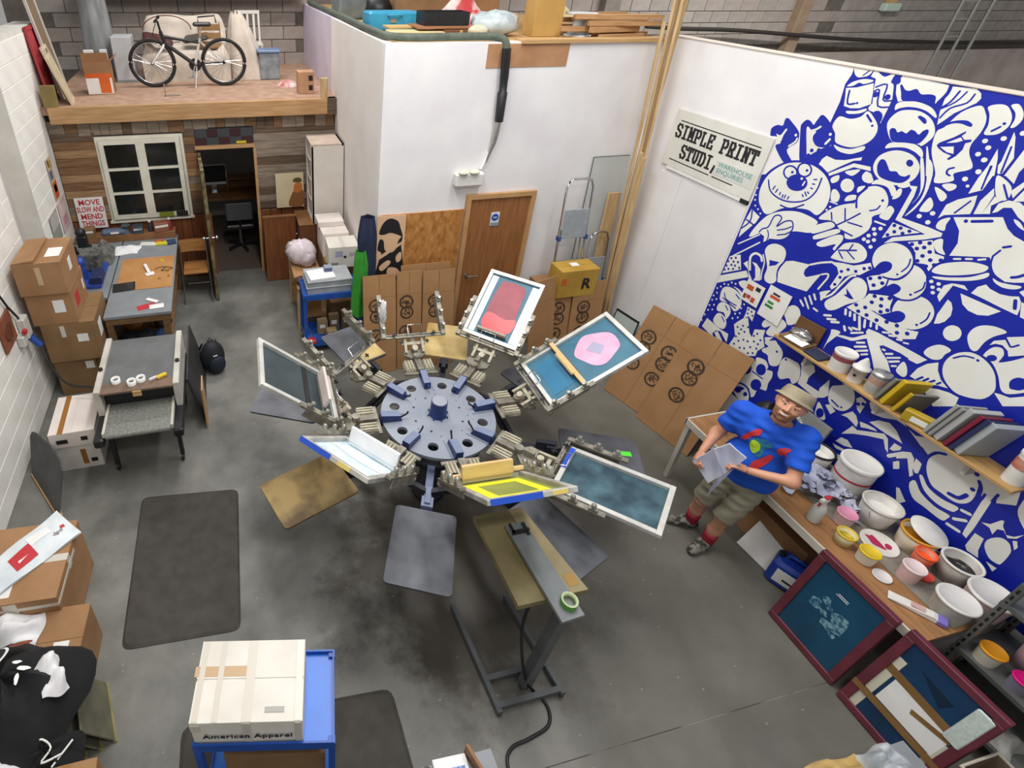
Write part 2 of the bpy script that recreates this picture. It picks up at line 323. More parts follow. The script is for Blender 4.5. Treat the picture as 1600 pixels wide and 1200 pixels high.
# ---------------------------------------------------------------- painted mural on the right-hand wall
MURAL = '0p0:3515,3744 3509,3684 3525,3610 3503,3481 3503,3319 3416,3225 3414,3154 3494,3101 3569,3011 3599,2955 3828,2773 3882,2747 3865,2529 3868,2400 3868,650 300,650 300,3735|0s0:3961,3106 3969,3151 3928,3189 3879,3196 3881,3246 3865,3265 3828,3252 3727,3192 3697,3147 3697,3094 3752,3016 3661,2935 3725,2907 3866,3014 3832,3055 3887,3095 3946,3086|1s0:3903,3118 3862,3117 3839,3177 3824,3173 3835,3124 3835,3070 3858,3071 3890,3102|1d0:3730,3153 3460,3233 12,0|1l16:3748,3053 3711,3098 3706,3130|0s0:3599,2955 3712,3203 3720,3253 3692,3293 3652,3285 3623,3267 3612,3309 3587,3358 3501,3316 3434,3263 3409,3220 3412,3166 3454,3128 3517,3117 3567,3146 3587,3185 3578,3224 3616,3221 3668,3230 3546,2972|1l17:3616,3221 3586,3240 3561,3268|1l18:3463,3155 3446,3196|1p0:3657,3210 3609,3223 3594,3176 3568,3139 3516,3113 3470,3116 3501,3084 3561,3014|2d0:3544,3075 3554,3031 3518,3038 3491,3095 16,0|1s0:3474,3298 3458,3375 3388,3378 3349,3385 3302,3413 3272,3460 3207,3423 3158,3376 3143,3321 3159,3263 3203,3216 3269,3183 3353,3179 3400,3194 3428,3250|2l16:3264,3432 3217,3397|2d0:3195,3370 3374,3497 9,0|1s0:3425,3424 3407,3431 3351,3444 3295,3474 3288,3459 3324,3431 3384,3413 3415,3412|1p0:3505,3584 3430,3602 3327,3653 3301,3589 3277,3510 3342,3466 3404,3452 3459,3457 3482,3525|2l14:3470,3571 3442,3480 3389,3491|1s0:3504,3597 3475,3635 3409,3667 3346,3672 3340,3660 3393,3634 3428,3638 3461,3609|1s0:3506,3745 3496,3699 3460,3673 3423,3680 3386,3699 3382,3743|2l9:3425,3692 3397,3728|1p0:3364,3734 3215,3747 3215,3698 3186,3655 3155,3575 3151,3513 3150,3398 3199,3457 3269,3467 3283,3483 3269,3519 3312,3631 3327,3684 3369,3693|2s0:3335,3739 3240,3743 3260,3715 3289,3710|2s0:3231,3463 3203,3479 3165,3459 3153,3417 3164,3401 3199,3444|2l12:3299,3630 3233,3661 3211,3557 3157,3562|2l12:3296,3599 3266,3615 3225,3509 3137,3522|2d0:3191,3580 3277,3581 3199,3692 21,0|1s0:3398,3166 3343,3161 3263,3171 3181,3219 3170,3192 3208,3159 3258,3133 3344,3132|1p0:3411,3071 3332,3063 3262,3082 3155,3140 3152,3114 3199,3098 3266,3034 3344,2952 3404,2980 3440,2991 3433,3038|1p0:3335,2948 3190,3080 3067,3092 3052,3063 3176,3053 3319,2931|1p0:3164,3746 3177,3678 3151,3615 3111,3565 3069,3583 3001,3598 2900,3596 2873,3608 2856,3658 2860,3726 3009,3744|2s0:3149,3671 3137,3676 3103,3649 3073,3649 3037,3668 2995,3641 2949,3650 2909,3647 2893,3615 2898,3594 2988,3595 3084,3577 3121,3628|2s0:3161,3705 3159,3684 3174,3672 3198,3677 3216,3695 3218,3716 3202,3728 3179,3723|1p0:2847,3631 2857,3721 2712,3732 2677,3711 2662,3682 2671,3652 2756,3565 2783,3517 2810,3475 2836,3558|2l12:2840,3586 2809,3628 2791,3702|2l10:2844,3573 2781,3634 2752,3705|2l11:2817,3521 2790,3592 2719,3642 2705,3700|2l22:2855,3727 2850,3676 2873,3608|1s0:3103,3508 3112,3550 3066,3578 2985,3589 2898,3573 2847,3537 2841,3515 2905,3542 2966,3552 3032,3546 3081,3525|1s0:3098,3388 3104,3451 3071,3506 3012,3529 2940,3533 2863,3504 2811,3451 2795,3394 2827,3326 2856,3327 2933,3317 3020,3302|2s0:3067,3364 3060,3388 3036,3388 3014,3369 2991,3384 2958,3377 2943,3406 2914,3405 2882,3389 2869,3417 2849,3434 2834,3420 2836,3376 2858,3330 2933,3317 3017,3303|2s0:2943,3496 2932,3508 2892,3496 2875,3473 2887,3464 2918,3481|1s0:3037,3245 3031,3283 2971,3310 2890,3324 2823,3305 2793,3270 2795,3251 2846,3273 2916,3284 2986,3266|1s0:2770,3184 2769,3093 2847,3025 2964,3023 3049,3091 3047,3187 2962,3252 2849,3249|2s0:3025,3103 3029,3158 3000,3167 2960,3132 2932,3106 2893,3115 2862,3098 2827,3099 2804,3122 2796,3094 2825,3052 2883,3039 2977,3046|2s0:2821,3201 2819,3184 2830,3172 2847,3174 2862,3188 2864,3206 2853,3217 2835,3215|1s0:3004,2978 2986,3018 2932,3033 2867,3021 2824,2980 2835,2943 2861,2966 2897,2993 2957,2992|1s0:3046,2756 3048,2860 3023,2938 2971,2974 2909,2972 2856,2927 2831,2870 2841,2807 2885,2758 2865,2702 2885,2631 2913,2590 2988,2574 3076,2662|2d0:2877,2893 2542,2440 10,0|2l11:2922,2792 2885,2818 2875,2852|1s0:2844,2776 2832,2836 2816,2876 2777,2859 2774,2810 2785,2772|1l14:2853,2733 2781,2735|1s0:3090,3015 3074,3054 3005,3011 3019,2977 3062,2983|1d0:2833,2678 2795,2699 2843,2617 2811,2646 2860,2578 2826,2574 2795,2602 2792,2545 15,0|1s0:2840,3026 2792,3072 2767,3049 2802,3021|1s0:2828,2929 2822,3005 2799,3009 2789,2969 2803,2939|1s0:3240,2586 3209,2663 3138,2747 3044,2803 3013,2783 2932,2824 2865,2691 2881,2616 2930,2547 2985,2528 3010,2564 3061,2579 3105,2606 3145,2612|2l12:3086,2599 3028,2671 2974,2747|2l11:3045,2648 3090,2740|2l11:3142,2621 3171,2671|2l11:3024,2650 2917,2660|2l12:3043,2572 2946,2566|2l15:3019,2780 3050,2856 3018,2941|1s0:3111,2927 3107,2888 3133,2861 3174,2863 3205,2892 3208,2932 3182,2958 3142,2956|1s0:3298,2920 3252,2962 3238,2919 3274,2887|1s0:3247,2833 3219,2851 3172,2816 3169,2765 3219,2760|1s0:3221,3002 3127,3051 3144,3003 3171,2986|1s0:3020,3025 3017,2996 3036,2977 3065,2979 3088,3001 3091,3030 3072,3049 3043,3047|1s0:3068,2886 3078,2926 3035,2949 3051,2900|1s0:3120,2792 3118,2837 3068,2864 3052,2833|1l10:3220,2748 3161,2749|0s0:3815,2497 3859,2619 3840,2778 3738,2905 3629,2964 3491,2982 3359,2951 3269,2885 3219,2798 3202,2682 3247,2583 3346,2605 3449,2578 3557,2533 3684,2375 3774,2443|1s0:3808,2534 3838,2635 3817,2769 3730,2888 3621,2947 3491,2967 3375,2938 3292,2877 3244,2796 3231,2693 3266,2607 3352,2619 3456,2592 3564,2547 3677,2440 3764,2482|2l13:3796,2726 3739,2646 3632,2612 3515,2626 3409,2684 3361,2782 3366,2895|2l13:3595,2564 3497,2571 3406,2645|2s0:3573,2874 3571,2827 3606,2794 3659,2796 3698,2831 3699,2879 3663,2910 3610,2908|2s0:3468,2932 3466,2886 3500,2853 3553,2855 3592,2891 3594,2939 3558,2970 3506,2967|3s0:3587,2869 3585,2833 3613,2808 3653,2809 3683,2836 3684,2872 3656,2897 3616,2895|3s0:3482,2928 3480,2891 3507,2867 3547,2868 3577,2896 3579,2933 3551,2957 3511,2955|4d0:3619,2860 3507,2914 12,0|4s0:3458,2824 3460,2770 3510,2729 3581,2725 3629,2762 3626,2817 3573,2858 3504,2860|5d0:3518,2838 11,0|5l13:3482,2823 3486,2790|2l12:3714,2698 3721,2666|2l12:3679,2682 3686,2650|2l11:3644,2666 3642,2642|2l12:3612,2654 3609,2630|2l11:3589,2662 3589,2634|2l12:3557,2658 3559,2637|2l11:3421,2864 3398,2873|2l11:3415,2828 3397,2831|2l11:3414,2793 3397,2792|2l11:3423,2754 3410,2744|2l11:3444,2746 3419,2720|2l11:3455,2718 3440,2704|1s0:3752,2190 3726,2303 3670,2425 3580,2507 3451,2565 3339,2576 3234,2557 3263,2487 3253,2450 3402,2394 3477,2293 3582,2243 3638,2280 3716,2198|2l12:3673,2263 3658,2302 3612,2345 3605,2445 3567,2478 3531,2460 3544,2376 3497,2445 3442,2477 3410,2445 3403,2397 3436,2356|2l11:3523,2351 3455,2395 3420,2432|2l11:3504,2311 3434,2353|2l10:3606,2312 3577,2272 3572,2221|1s0:3536,2265 3498,2336 3414,2384 3422,2328 3472,2283|1s0:3256,2465 3263,2503 3170,2585 3125,2601 3098,2578 3141,2527 3224,2456|1s0:3210,2421 3210,2445 3110,2541 3058,2573 3045,2547 3137,2456 3196,2415|1s0:3161,2386 3155,2414 3066,2514 3012,2539 2993,2501 3006,2439 3011,2404 3030,2411 3028,2452 3104,2390 3145,2378|1p0:3835,2426 3730,2391 3745,2321 3772,2273 3846,2127 3857,2216 3849,2330|2l14:3825,2417 3801,2314 3857,2216|2l14:3842,2315 3754,2299|1l12:3822,2067 3659,2243|1l13:3820,1937 3627,2176|1p0:3676,2258 3656,2298 3598,2316 3560,2236 3597,2195 3612,2247|1d0:3866,2624 3852,2560 3841,2517 3816,2469 3777,2449 3738,2422 3201,2709 3215,2676 9,0|1s0:3011,2348 2987,2438 2962,2494 2884,2532 2819,2515 2784,2476 2786,2426 2838,2377 2916,2350 2998,2336|2l13:2984,2418 2868,2476|2l10:2915,2452 2910,2508|2l10:2922,2441 2850,2407|2l11:2975,2407 2928,2373|1s0:3546,2126 3541,2184 3489,2231 3411,2239 3362,2202 3348,2128 3367,2055 3357,1987 3332,1927 3365,1879 3421,1876 3450,1916 3459,1996 3503,2066|2p0:3473,2072 3379,2099 3396,2058 3451,2019 3456,2048|1l12:3547,2089 3504,2028 3487,1933 3466,1869|1l23:3604,1898 3651,2007 3619,2066 3559,2064 3534,2031|1p0:3691,1919 3661,1964 3609,1876 3540,1817 3575,1816 3628,1894|1p0:3617,1977 3570,1983 3509,1950 3468,1853 3530,1818 3523,1856 3567,1947|1p0:3850,1918 3753,1983 3686,1853 3856,1718|2d0:3828,1905 3786,1931 3845,1861 3791,1885 3746,1903 3844,1812 3799,1845 3761,1856 3710,1859 3846,1765 3810,1792 3765,1817 12,0|1p0:3864,1688 3632,1872 3585,1826 3868,1597|1p0:3329,2134 3278,2166 3130,2206 3150,2147 3143,2107 3115,2092 3080,2120 3013,2180 3033,2091 3053,1982 3175,1954 3318,1926 3350,2010 3349,2056|1l16:3130,2206 3061,2262 2984,2309|1l14:3011,2176 2970,2204 2957,2177 2967,2120 2981,2051|1p0:3002,2304 2905,2341 2829,2359 2770,2406 2735,2435 2705,2398 2760,2310 2804,2296 2850,2244 2862,2146 2887,2100 2910,2118 2899,2247 2933,2289|2d0:2888,2274 2851,2311 2796,2325 2754,2373 2722,2396 2875,2225 2884,2153 13,0|1s0:2873,1951 2883,1993 2840,2075 2814,2159 2783,2268 2739,2293 2692,2276 2662,2235 2650,2168 2680,2112 2737,2045 2786,1967 2832,1933|2p0:2796,2170 2783,2163 2708,2117 2734,2105 2789,2109 2770,2125|1l16:2925,1991 2869,2064 2844,2165 2814,2265 2783,2293|1s0:2955,2036 2890,2091 2902,2045 2916,1972 2943,2012|1p0:2707,2318 2689,2343 2637,2383 2583,2381 2570,2333 2594,2275 2643,2239|2d0:2682,2325 2629,2361 2639,2289 2596,2332 15,0|1s0:2362,2481 2350,2381 2406,2301 2502,2289 2579,2356 2589,2461 2528,2539 2434,2546|1s0:2225,2306 2215,2207 2272,2123 2366,2104 2441,2165 2450,2268 2388,2351 2296,2364|2l13:2372,2502 2343,2439 2348,2368 2387,2306 2454,2275 2500,2275|2l11:2573,2373 2565,2322|2l11:2476,2261 2464,2197 2445,2166|2l16:2523,2631 2496,2572 2486,2511 2503,2437 2543,2394 2611,2379|3s0:2504,2578 2494,2479 2555,2400 2655,2389 2734,2457 2742,2561 2676,2638 2578,2643|4s0:2743,2327 2701,2379 2682,2460 2652,2493 2613,2497 2594,2466 2605,2425 2648,2380 2711,2338|4l10:2521,2579 2510,2525 2527,2472|4d0:2541,2440 8,0|2s0:2649,2228 2592,2270 2560,2324 2530,2367 2487,2367 2471,2342 2488,2296 2519,2267 2590,2242|2l10:2369,2470 2360,2422 2388,2371|2d0:2402,2346 2269,2167 9,0|2s0:2562,2104 2541,2110 2498,2109 2455,2152 2414,2196 2371,2200 2351,2170 2366,2124 2420,2094 2492,2098|2l10:2245,2289 2239,2238 2256,2188|1p0:2724,2031 2648,2162 2636,2214 2518,2264 2480,2259 2466,2196 2442,2160 2498,2109 2431,2094 2369,2107 2300,2104 2236,2127 2227,2068 2308,2010 2494,2029 2616,2023|2d0:2594,2216 2545,2220 2589,2163 2524,2171 2609,2102 2505,2128 2501,2253 2472,2163 2574,2053 2498,2055 2637,2048 2673,2086 2436,2080 2368,2093 2343,2044 2287,2076 15,0|1l19:2720,2010 2705,1973|1l18:2683,2010 2671,1979|1l19:2648,2010 2627,1969|1l19:2610,2012 2563,1919|1l17:2565,2011 2544,1956|1l17:2523,2020 2510,1988|1l17:2480,2020 2467,1994|1l19:2668,1879 2648,1852|1l18:2633,1890 2610,1883|1l19:2839,1876 2795,1901|1l19:2804,1862 2749,1891|1l19:2766,1856 2718,1884|1p0:2593,2682 2530,2721 2469,2759 2414,2680 2358,2684 2350,2656 2381,2614 2388,2551 2433,2586 2480,2570 2535,2652|2d0:2525,2712 2564,2680 2474,2732 2523,2665 2488,2691 2445,2677 2469,2633 2480,2587 2416,2627 2362,2653 2418,2576 2380,2606 14,0|1p0:2774,3051 2722,3062 2710,2992 2709,2826 2525,2830 2441,2825 2437,2799 2513,2742 2666,2655 2725,2609 2696,2671 2525,2777 2738,2797 2742,3027|1p0:2744,2773 2557,2775 2702,2682 2755,2639|2d0:2724,2757 2679,2756 2703,2715 2620,2758 2651,2726 2732,2676 13,0|1s0:2792,3233 2775,3239 2703,3112 2682,3018 2697,2941 2692,3038|1s0:2758,3245 2723,3241 2681,3172 2652,3038 2661,2924 2697,2843 2665,2986 2692,3116|1p0:2802,3330 2792,3327 2748,3259 2673,3157 2711,3144|1p0:2794,3245 2780,3249 2721,3141 2735,3136|1s0:2791,3438 2762,3475 2722,3579 2646,3641 2599,3607 2571,3559 2563,3493 2574,3409 2555,3350 2504,3289 2509,3257 2572,3210 2553,3165 2641,3119 2671,3184 2745,3285 2779,3362|2s0:2783,3464 2763,3499 2721,3527 2667,3540 2630,3527 2626,3511 2645,3509 2689,3515 2734,3503|2p0:2749,3352 2741,3373 2683,3425 2639,3478 2634,3468 2647,3444 2622,3425 2588,3437 2581,3424 2607,3406 2601,3366 2616,3316 2640,3281 2653,3286 2640,3312 2692,3320 2734,3338|3p0:2705,3380 2647,3435 2626,3418 2654,3398|3p0:2725,3347 2655,3371 2634,3326 2674,3326|2l12:2589,3245 2613,3226 2608,3198 2586,3191|1s0:2596,3120 2564,3143 2525,3146 2517,3123 2540,3096 2567,3101|1s0:2628,3093 2571,3084 2536,3060 2540,3024 2566,3025|1s0:2637,2918 2622,3018 2579,2981 2578,2934 2603,2916|1d0:2458,3262 2500,3197 2555,2926 2617,2878 2551,2859 2466,3338 16,0|1d0:2466,3160 10,0|1d0:2518,3447 2483,3413 2512,3362 2464,3339 2457,3260 2439,3485 2369,3537 15,0|1s0:2603,3642 2565,3667 2520,3669 2483,3640 2459,3603 2452,3556 2473,3509 2508,3488 2545,3486 2550,3541 2575,3602|2l12:2516,3511 2488,3546|2d0:2479,3568 9,0|1s0:2500,3674 2469,3689 2428,3653 2410,3610 2420,3564 2441,3553 2444,3601 2461,3640|1p0:2411,3534 2390,3507 2337,3389 2344,3290 2361,3278 2379,3330|2l10:2380,3449 2351,3293|1p0:2436,3421 2408,3367 2372,3263 2428,3243 2432,3324|2l10:2412,3313 2404,3252|1p0:2317,3451 2267,3356 2279,3295 2329,3278|1p0:2411,3356 2379,3263 2383,3163 2440,3116 2440,3228 2428,3336|2l10:2416,3313 2391,3167|1p0:2346,3376 2346,3336 2366,3281 2386,3329 2382,3365|1p0:2296,3392 2276,3333 2263,3249 2323,3282 2317,3352 2319,3385|1s0:2361,3266 2311,3259 2260,3223 2243,3160 2268,3136 2312,3161|2l11:2303,3228 2247,3158|1p0:2225,3276 2210,3248 2225,3167 2255,3204|1p0:2201,3231 2169,3169 2216,3150|1p0:2512,2907 2513,3008 2472,3062 2391,3123 2374,3057 2368,3000 2491,2940|2l10:2405,3078 2446,2975|1p0:2361,3099 2337,3194 2315,3153 2315,3023 2353,3006|1p0:2315,3023 2308,3149 2264,3138 2298,3088 2278,3039|1p0:2272,3048 2272,3113 2237,3149 2183,3156 2128,3130 2080,3040 2149,3072 2202,3113 2238,3099 2252,3064|1p0:2438,2947 2212,3045 2159,2989 2111,2961 2029,2943 1917,2730 1973,2697 2018,2679 2086,2703 2121,2754 2148,2789 2337,2703 2336,2799 2368,2878|2d0:2366,2950 12,0|2l19:2336,2961 2248,3002|2l11:2138,2802 2124,2851|2l15:2120,2875 2093,2896|2l10:2138,2802 2120,2746 2078,2699 2018,2679|2l17:1997,2722 1974,2739 1955,2764|1s0:2493,2845 2495,2899 2451,2938 2451,2887 2441,2844|1s0:2460,2755 2422,2790 2393,2732 2360,2699 2402,2694 2437,2717|1s0:2160,3053 2125,3047 2084,3009 2129,3024|1l13:2304,2695 2275,2710|1l13:2248,2724 2222,2737|1l13:2190,2748 2162,2767|1s0:2374,2563 2357,2619 2305,2667 2220,2716 2146,2732 2121,2722 2133,2684 2194,2631 2274,2582 2339,2558|1s0:2351,2530 2267,2569 2173,2626 2109,2694 2099,2664 2153,2609 2247,2555 2322,2525|1s0:2071,2674 2035,2668 1984,2678 1936,2693 1932,2679 1957,2657 2003,2643 2050,2653|1p0:2119,2531 2110,2585 2081,2621 2049,2605 1995,2599 1948,2611 1911,2631 1888,2605 1870,2562 1863,2520 1940,2522 2061,2530|2l19:1913,2600 1892,2553|1p0:2165,2501 2088,2502 1937,2502 1976,2442 2023,2417 2077,2417 2122,2440|1p0:2203,2428 2176,2418 2152,2385 2137,2335 2145,2281 2165,2250 2190,2232 2205,2302|1s0:2033,2260 2027,2217 2049,2181 2086,2174 2117,2201 2122,2245 2100,2280 2063,2286|1p0:2268,2503 2238,2538 2220,2546 2172,2560 2140,2539 2224,2529 2235,2387 2264,2417|1d0:2341,2494 2316,2461 2297,2427 2297,2499 2278,2465 13,0|1p0:1886,2606 1856,2603 1809,2515 1847,2517|1p0:1924,2657 1903,2692 1879,2648 1894,2641|1s0:1991,2244 2002,2290 1991,2340 1958,2377 1906,2399 1850,2395 1888,2335 1908,2274 1913,2198 1946,2191|1s0:2138,2004 2138,2054 2105,2107 2065,2127 2023,2118 2037,2072 2041,2027 2080,1996|1p0:2226,1971 2099,1975 2135,1909 2192,1905|1p0:2518,1933 2514,1963 2441,1973 2137,1975 2117,1937 2136,1909 2255,1918 2374,1904 2391,1884 2359,1853 2297,1816 2233,1740 2248,1655 2311,1639 2331,1689 2399,1780 2480,1875|1l16:2359,1874 2347,1876|1l16:2328,1855 2294,1881|1l14:2306,1833 2241,1884|1l16:2281,1815 2234,1855|1l14:2254,1794 2232,1811|1l16:2530,1814 2488,1845|1l17:2528,1775 2465,1822|1l17:2504,1750 2443,1800|1l16:2461,1746 2429,1774|1l15:2420,1995 2386,2012|1l16:2374,1997 2344,2011|1l16:2318,2000 2293,2011|1l13:2273,2002 2248,2011|1l16:2600,1860 2533,1911|1l19:2610,1904 2579,1911|1s0:2217,1782 2211,1870 2175,1850 2148,1796 2162,1764|1s0:2700,1768 2644,1804 2574,1832 2524,1893 2489,1925 2476,1899 2509,1865 2562,1808 2602,1794 2667,1776|1s0:2735,1802 2669,1819 2691,1737 2713,1668 2717,1611 2726,1757|1p0:2128,1799 2117,1883 2088,1947 2040,1999 2016,1945 1972,1895 1912,1866 1966,1847 2045,1799|2l14:2082,1806 2063,1843|2l14:2047,1822 2031,1856|2l14:2014,1836 1997,1867|2l13:1974,1853 1963,1876|1p0:2033,1775 1954,1823 1892,1844 1836,1847 1823,1778 1918,1690|1s0:2000,1971 2013,2026 2006,2083 1980,2132 1935,2169 1885,2176 1828,2160 1779,2126 1743,2076 1716,2006 1742,1918 1843,1868 1911,1881 1967,1920|2l11:1987,2079 1951,2126 1902,2145|2d0:1878,2144 9,0|1s0:1873,2192 1868,2244 1850,2278 1817,2288 1794,2259 1791,2225 1788,2197 1747,2242 1722,2279 1696,2300 1640,2193 1675,2163 1684,2108 1668,2078 1643,2088 1605,2127 1596,2111 1638,2056 1671,2033 1703,2048 1749,2114 1804,2167 1855,2188|2s0:1809,2217 1808,2199 1820,2182 1837,2176 1851,2185 1852,2203 1840,2220 1822,2226|3s0:1828,2200 1827,2193 1832,2186 1838,2184 1844,2188 1845,2196 1841,2203 1834,2205|1p0:1835,2368 1762,2426 1707,2320 1771,2259 1791,2290 1828,2309 1860,2297 1879,2272 1875,2310 1833,2349|2l11:1834,2357 1805,2332 1789,2323 1767,2355|2s0:1618,2158 1613,2124 1631,2093 1660,2083 1684,2101 1688,2136 1670,2168 1641,2176|3s0:1643,2148 1643,2136 1651,2124 1663,2119 1672,2124 1672,2137 1664,2149 1652,2153|1p0:1713,2001 1687,2012 1639,2023 1583,2086 1553,2028 1639,1949|1p0:3476,1096 3457,1218 3517,1317 3493,1369 3459,1426 3417,1463 3340,1336 3303,1311 3311,1399 3218,1456 3208,1387 3172,1329 3154,1308 3195,1226 3192,1167 3235,1134 3326,1054 3393,1085|2d0:3472,1316 3428,1361 3377,1379 3429,1317 3432,1265 3389,1315 3447,1218 3269,1376 3290,1337 3404,1194 3364,1236 3319,1249 3265,1288 3215,1339 3432,1139 3220,1288 3364,1140 3321,1164 3273,1214 3215,1240 3306,1104 3267,1145 3226,1176 11,0|1p0:3468,1561 3380,1567 3373,1511 3366,1454 3419,1480 3456,1425 3458,1496|2d0:3448,1539 3411,1537 3439,1498 3386,1507 10,0|1s0:3152,1706 3135,1764 3097,1812 3045,1813 3005,1765 2996,1695 3058,1624 3107,1668|1s0:3272,1487 3258,1557 3186,1625 3120,1640 3068,1607 3094,1511 3107,1461 3167,1429 3203,1444 3192,1522 3236,1472|1s0:3172,1346 3099,1421 3063,1410 3003,1380 2977,1341 2966,1257 2982,1211 3030,1181 3068,1211 3095,1251 3151,1251 3163,1276 3125,1330|1s0:2947,1187 2964,1268 2947,1340 2869,1359 2818,1358 2776,1294 2761,1214 2792,1158 2835,1186 2895,1126 2935,1145|1p0:2803,1370 2770,1445 2709,1430 2681,1388 2702,1306 2693,1246 2574,1251 2564,1177 2753,1196 2765,1286|2d0:3036,1338 2935,1324 11,0|1p0:3193,1390 3124,1440 3143,1384 3166,1350|1s0:3291,1054 3256,1108 3192,1132 3158,1105 3174,1163 3091,1193 3041,1155 3040,1120 3020,1128 2986,1138 2967,1084 2971,1010 2957,932 3003,910 3032,885 3030,794 3059,767 3106,829 3190,823 3250,781 3288,768 3278,917|2s0:3171,1036 3165,984 3189,940 3230,930 3264,961 3270,1015 3245,1058 3204,1067|2s0:3046,1116 3040,1070 3061,1032 3098,1023 3127,1049 3133,1096 3111,1134 3075,1142|2s0:3019,951 3014,904 3037,862 3076,850 3107,875 3111,924 3087,965 3049,976|3s0:3191,1007 3142,1046 3062,1049 3009,1022 3043,976 3111,963|4l13:3147,1011 3036,1013|1s0:3253,712 3240,761 3186,816 3118,819 3074,763 3055,686 3122,644 3198,673|2s0:3237,716 3202,775 3143,798 3158,756 3167,720 3201,699|2s0:3093,766 3091,747 3102,730 3117,724 3129,733 3131,752 3121,770 3105,775|2l19:3275,740 3218,808 3131,827 3069,778 3046,704|1s0:3781,1511 3782,1585 3735,1628 3654,1640 3578,1615 3539,1557 3537,1486 3579,1437 3664,1478 3754,1454|2l12:3747,1548 3697,1500 3577,1502|2l13:3739,1495 3656,1483 3574,1472|2l13:3625,1602 3579,1584|1s0:3759,1364 3751,1423 3711,1459 3644,1459 3601,1402 3607,1334 3621,1314 3665,1360 3734,1337|1s0:3743,1232 3731,1306 3687,1335 3621,1314 3589,1259 3601,1201 3663,1186 3723,1201|1p0:3811,1197 3736,1191 3625,1179 3529,1191 3507,1096 3617,1162 3665,1140 3689,1089 3656,1044 3831,1081|1p0:3675,1110 3644,1144 3492,1040 3542,1002|1s0:3654,1731 3594,1781 3534,1742 3555,1699 3619,1702|1s0:3686,1662 3600,1662 3546,1614 3581,1623 3625,1647|2l12:3679,1437 3638,1410|2l12:3671,1313 3622,1280|1d0:3787,1631 3744,1647 3719,1687 3677,1696 3811,1586 3840,1550 3822,1505 3846,1458 3841,1407 3800,1441 3845,1339 3800,1371 3839,1283 3796,1315 3854,1216 3860,1139 3553,1421 3512,1455 3558,1363 3512,1403 3522,1508 3510,1560 10,0|1l18:3064,1884 3023,1854|1l16:3041,1925 2975,1858|1l16:3016,1959 2967,1908|1l17:2989,1993 2959,1958|1l17:2938,1882 2903,1877|1s0:2493,1250 2519,1340 2496,1408 2444,1452 2386,1456 2341,1402 2323,1332 2343,1250 2392,1212 2457,1217|2l14:2464,1256 2400,1241|2d0:2379,1252 9,0|1p0:2564,1194 2587,1281 2557,1404 2504,1272 2523,1231|2p0:2529,1360 2502,1434 2444,1441|1p0:2351,1193 2299,1283 2262,1269 2225,1225 2219,1183 2255,1196 2310,1208|1p0:2279,1048 2244,1174 2204,1165 2048,1282 2012,1264 1960,1161 1989,1177 2031,1237 2125,1180 2214,1114|1p0:2168,1289 2126,1350 2062,1385 1999,1363 1925,1300 2041,1290|1p0:2240,1432 2220,1480 2056,1475 1961,1440 2038,1439 2113,1389 2175,1369 2211,1397|1p0:1952,1433 1845,1407 1825,1368|1l28:1946,1144 1853,1269 1799,1164|1p0:1904,1125 1880,1161 1848,1108 1878,1074|1p0:2327,1399 2305,1435 2258,1423 2251,1375 2251,1304 2283,1322|2d0:2266,1392 2294,1367 15,0|1p0:2221,1245 2171,1262 2114,1271 2092,1261 2152,1234 2195,1206|1p0:1968,1200 1965,1266 1916,1272 1912,1244 1943,1203|1p0:2284,958 2265,1020 2217,1036 2159,1004 2215,970|1p0:2292,923 2158,954 2154,933 2256,901|1p0:2225,864 2152,892 2167,849 2216,821|1s0:2517,1044 2542,1164 2492,1143 2435,1080 2444,1045 2509,1042|2s0:2463,1111 2457,1078 2469,1050 2493,1044 2513,1064 2519,1098 2507,1125 2484,1131|1p0:2486,1182 2457,1217 2399,1189 2418,1137|1s0:1721,1229 1753,1313 1743,1374 1700,1430 1590,1446 1500,1428 1459,1330 1447,1244 1466,1189 1509,1157 1588,1154 1654,1160|1p0:1907,1410 1818,1469 1598,1461 1442,1464 1337,1496 1312,1512 1281,1407 1354,1338 1374,1386 1417,1348 1429,1317 1452,1380 1487,1411 1590,1446 1700,1430 1753,1393 1770,1345 1822,1373|2l20:1765,1334 1745,1398 1700,1430|2l22:1482,1401 1455,1368 1440,1320|2l16:1420,1345 1416,1301|2l17:1374,1398 1372,1331|2d0:1514,1436 1480,1322 15,0|2l27:1554,1187 1503,1203 1483,1258|1s0:1735,1161 1721,1177 1659,1128 1568,1116 1475,1139 1470,1102 1488,1078 1571,1060 1664,1086|1s0:1754,1067 1735,1107 1669,1053 1566,1030 1480,1044 1475,1014 1494,971 1605,971 1676,971 1729,1015|1l22:1449,1138 1407,1150|1l22:1450,1044 1400,1089|1l23:1456,977 1390,986|1p0:1417,1348 1380,1379 1369,1149 1356,1033 1373,1010 1393,1159|1p0:1916,1194 1855,1278 1765,1134 1775,1104 1850,1223 1901,1166|1p0:1893,1149 1875,1160 1855,1120 1861,1086|1p0:1800,1191 1811,1266 1767,1255 1757,1214 1750,1169 1767,1159|1p0:1797,960 1779,972 1717,919 1702,910 1735,839|1s0:1267,1489 1269,1415 1251,1365 1211,1321 1167,1300|1p0:1341,1153 1305,1182 1282,1254 1270,1264 1258,1227 1219,1186 1189,1208 1164,1264 1175,1208 1204,1172 1241,1202 1266,1182 1265,1127 1295,1155|1p0:1393,1329 1376,1345 1346,1083 1340,977 1369,987|1p0:1327,1054 1278,1060 1258,958 1233,909 1297,901 1319,927|1s0:1248,1010 1263,1060 1250,1111 1220,1149 1180,1146 1149,1100 1141,992 1153,966 1198,963|2l15:1188,1175 1150,1121|1p0:1181,1179 1165,1195 1143,1159 1146,1127|1p0:1197,927 1140,935 1143,893'
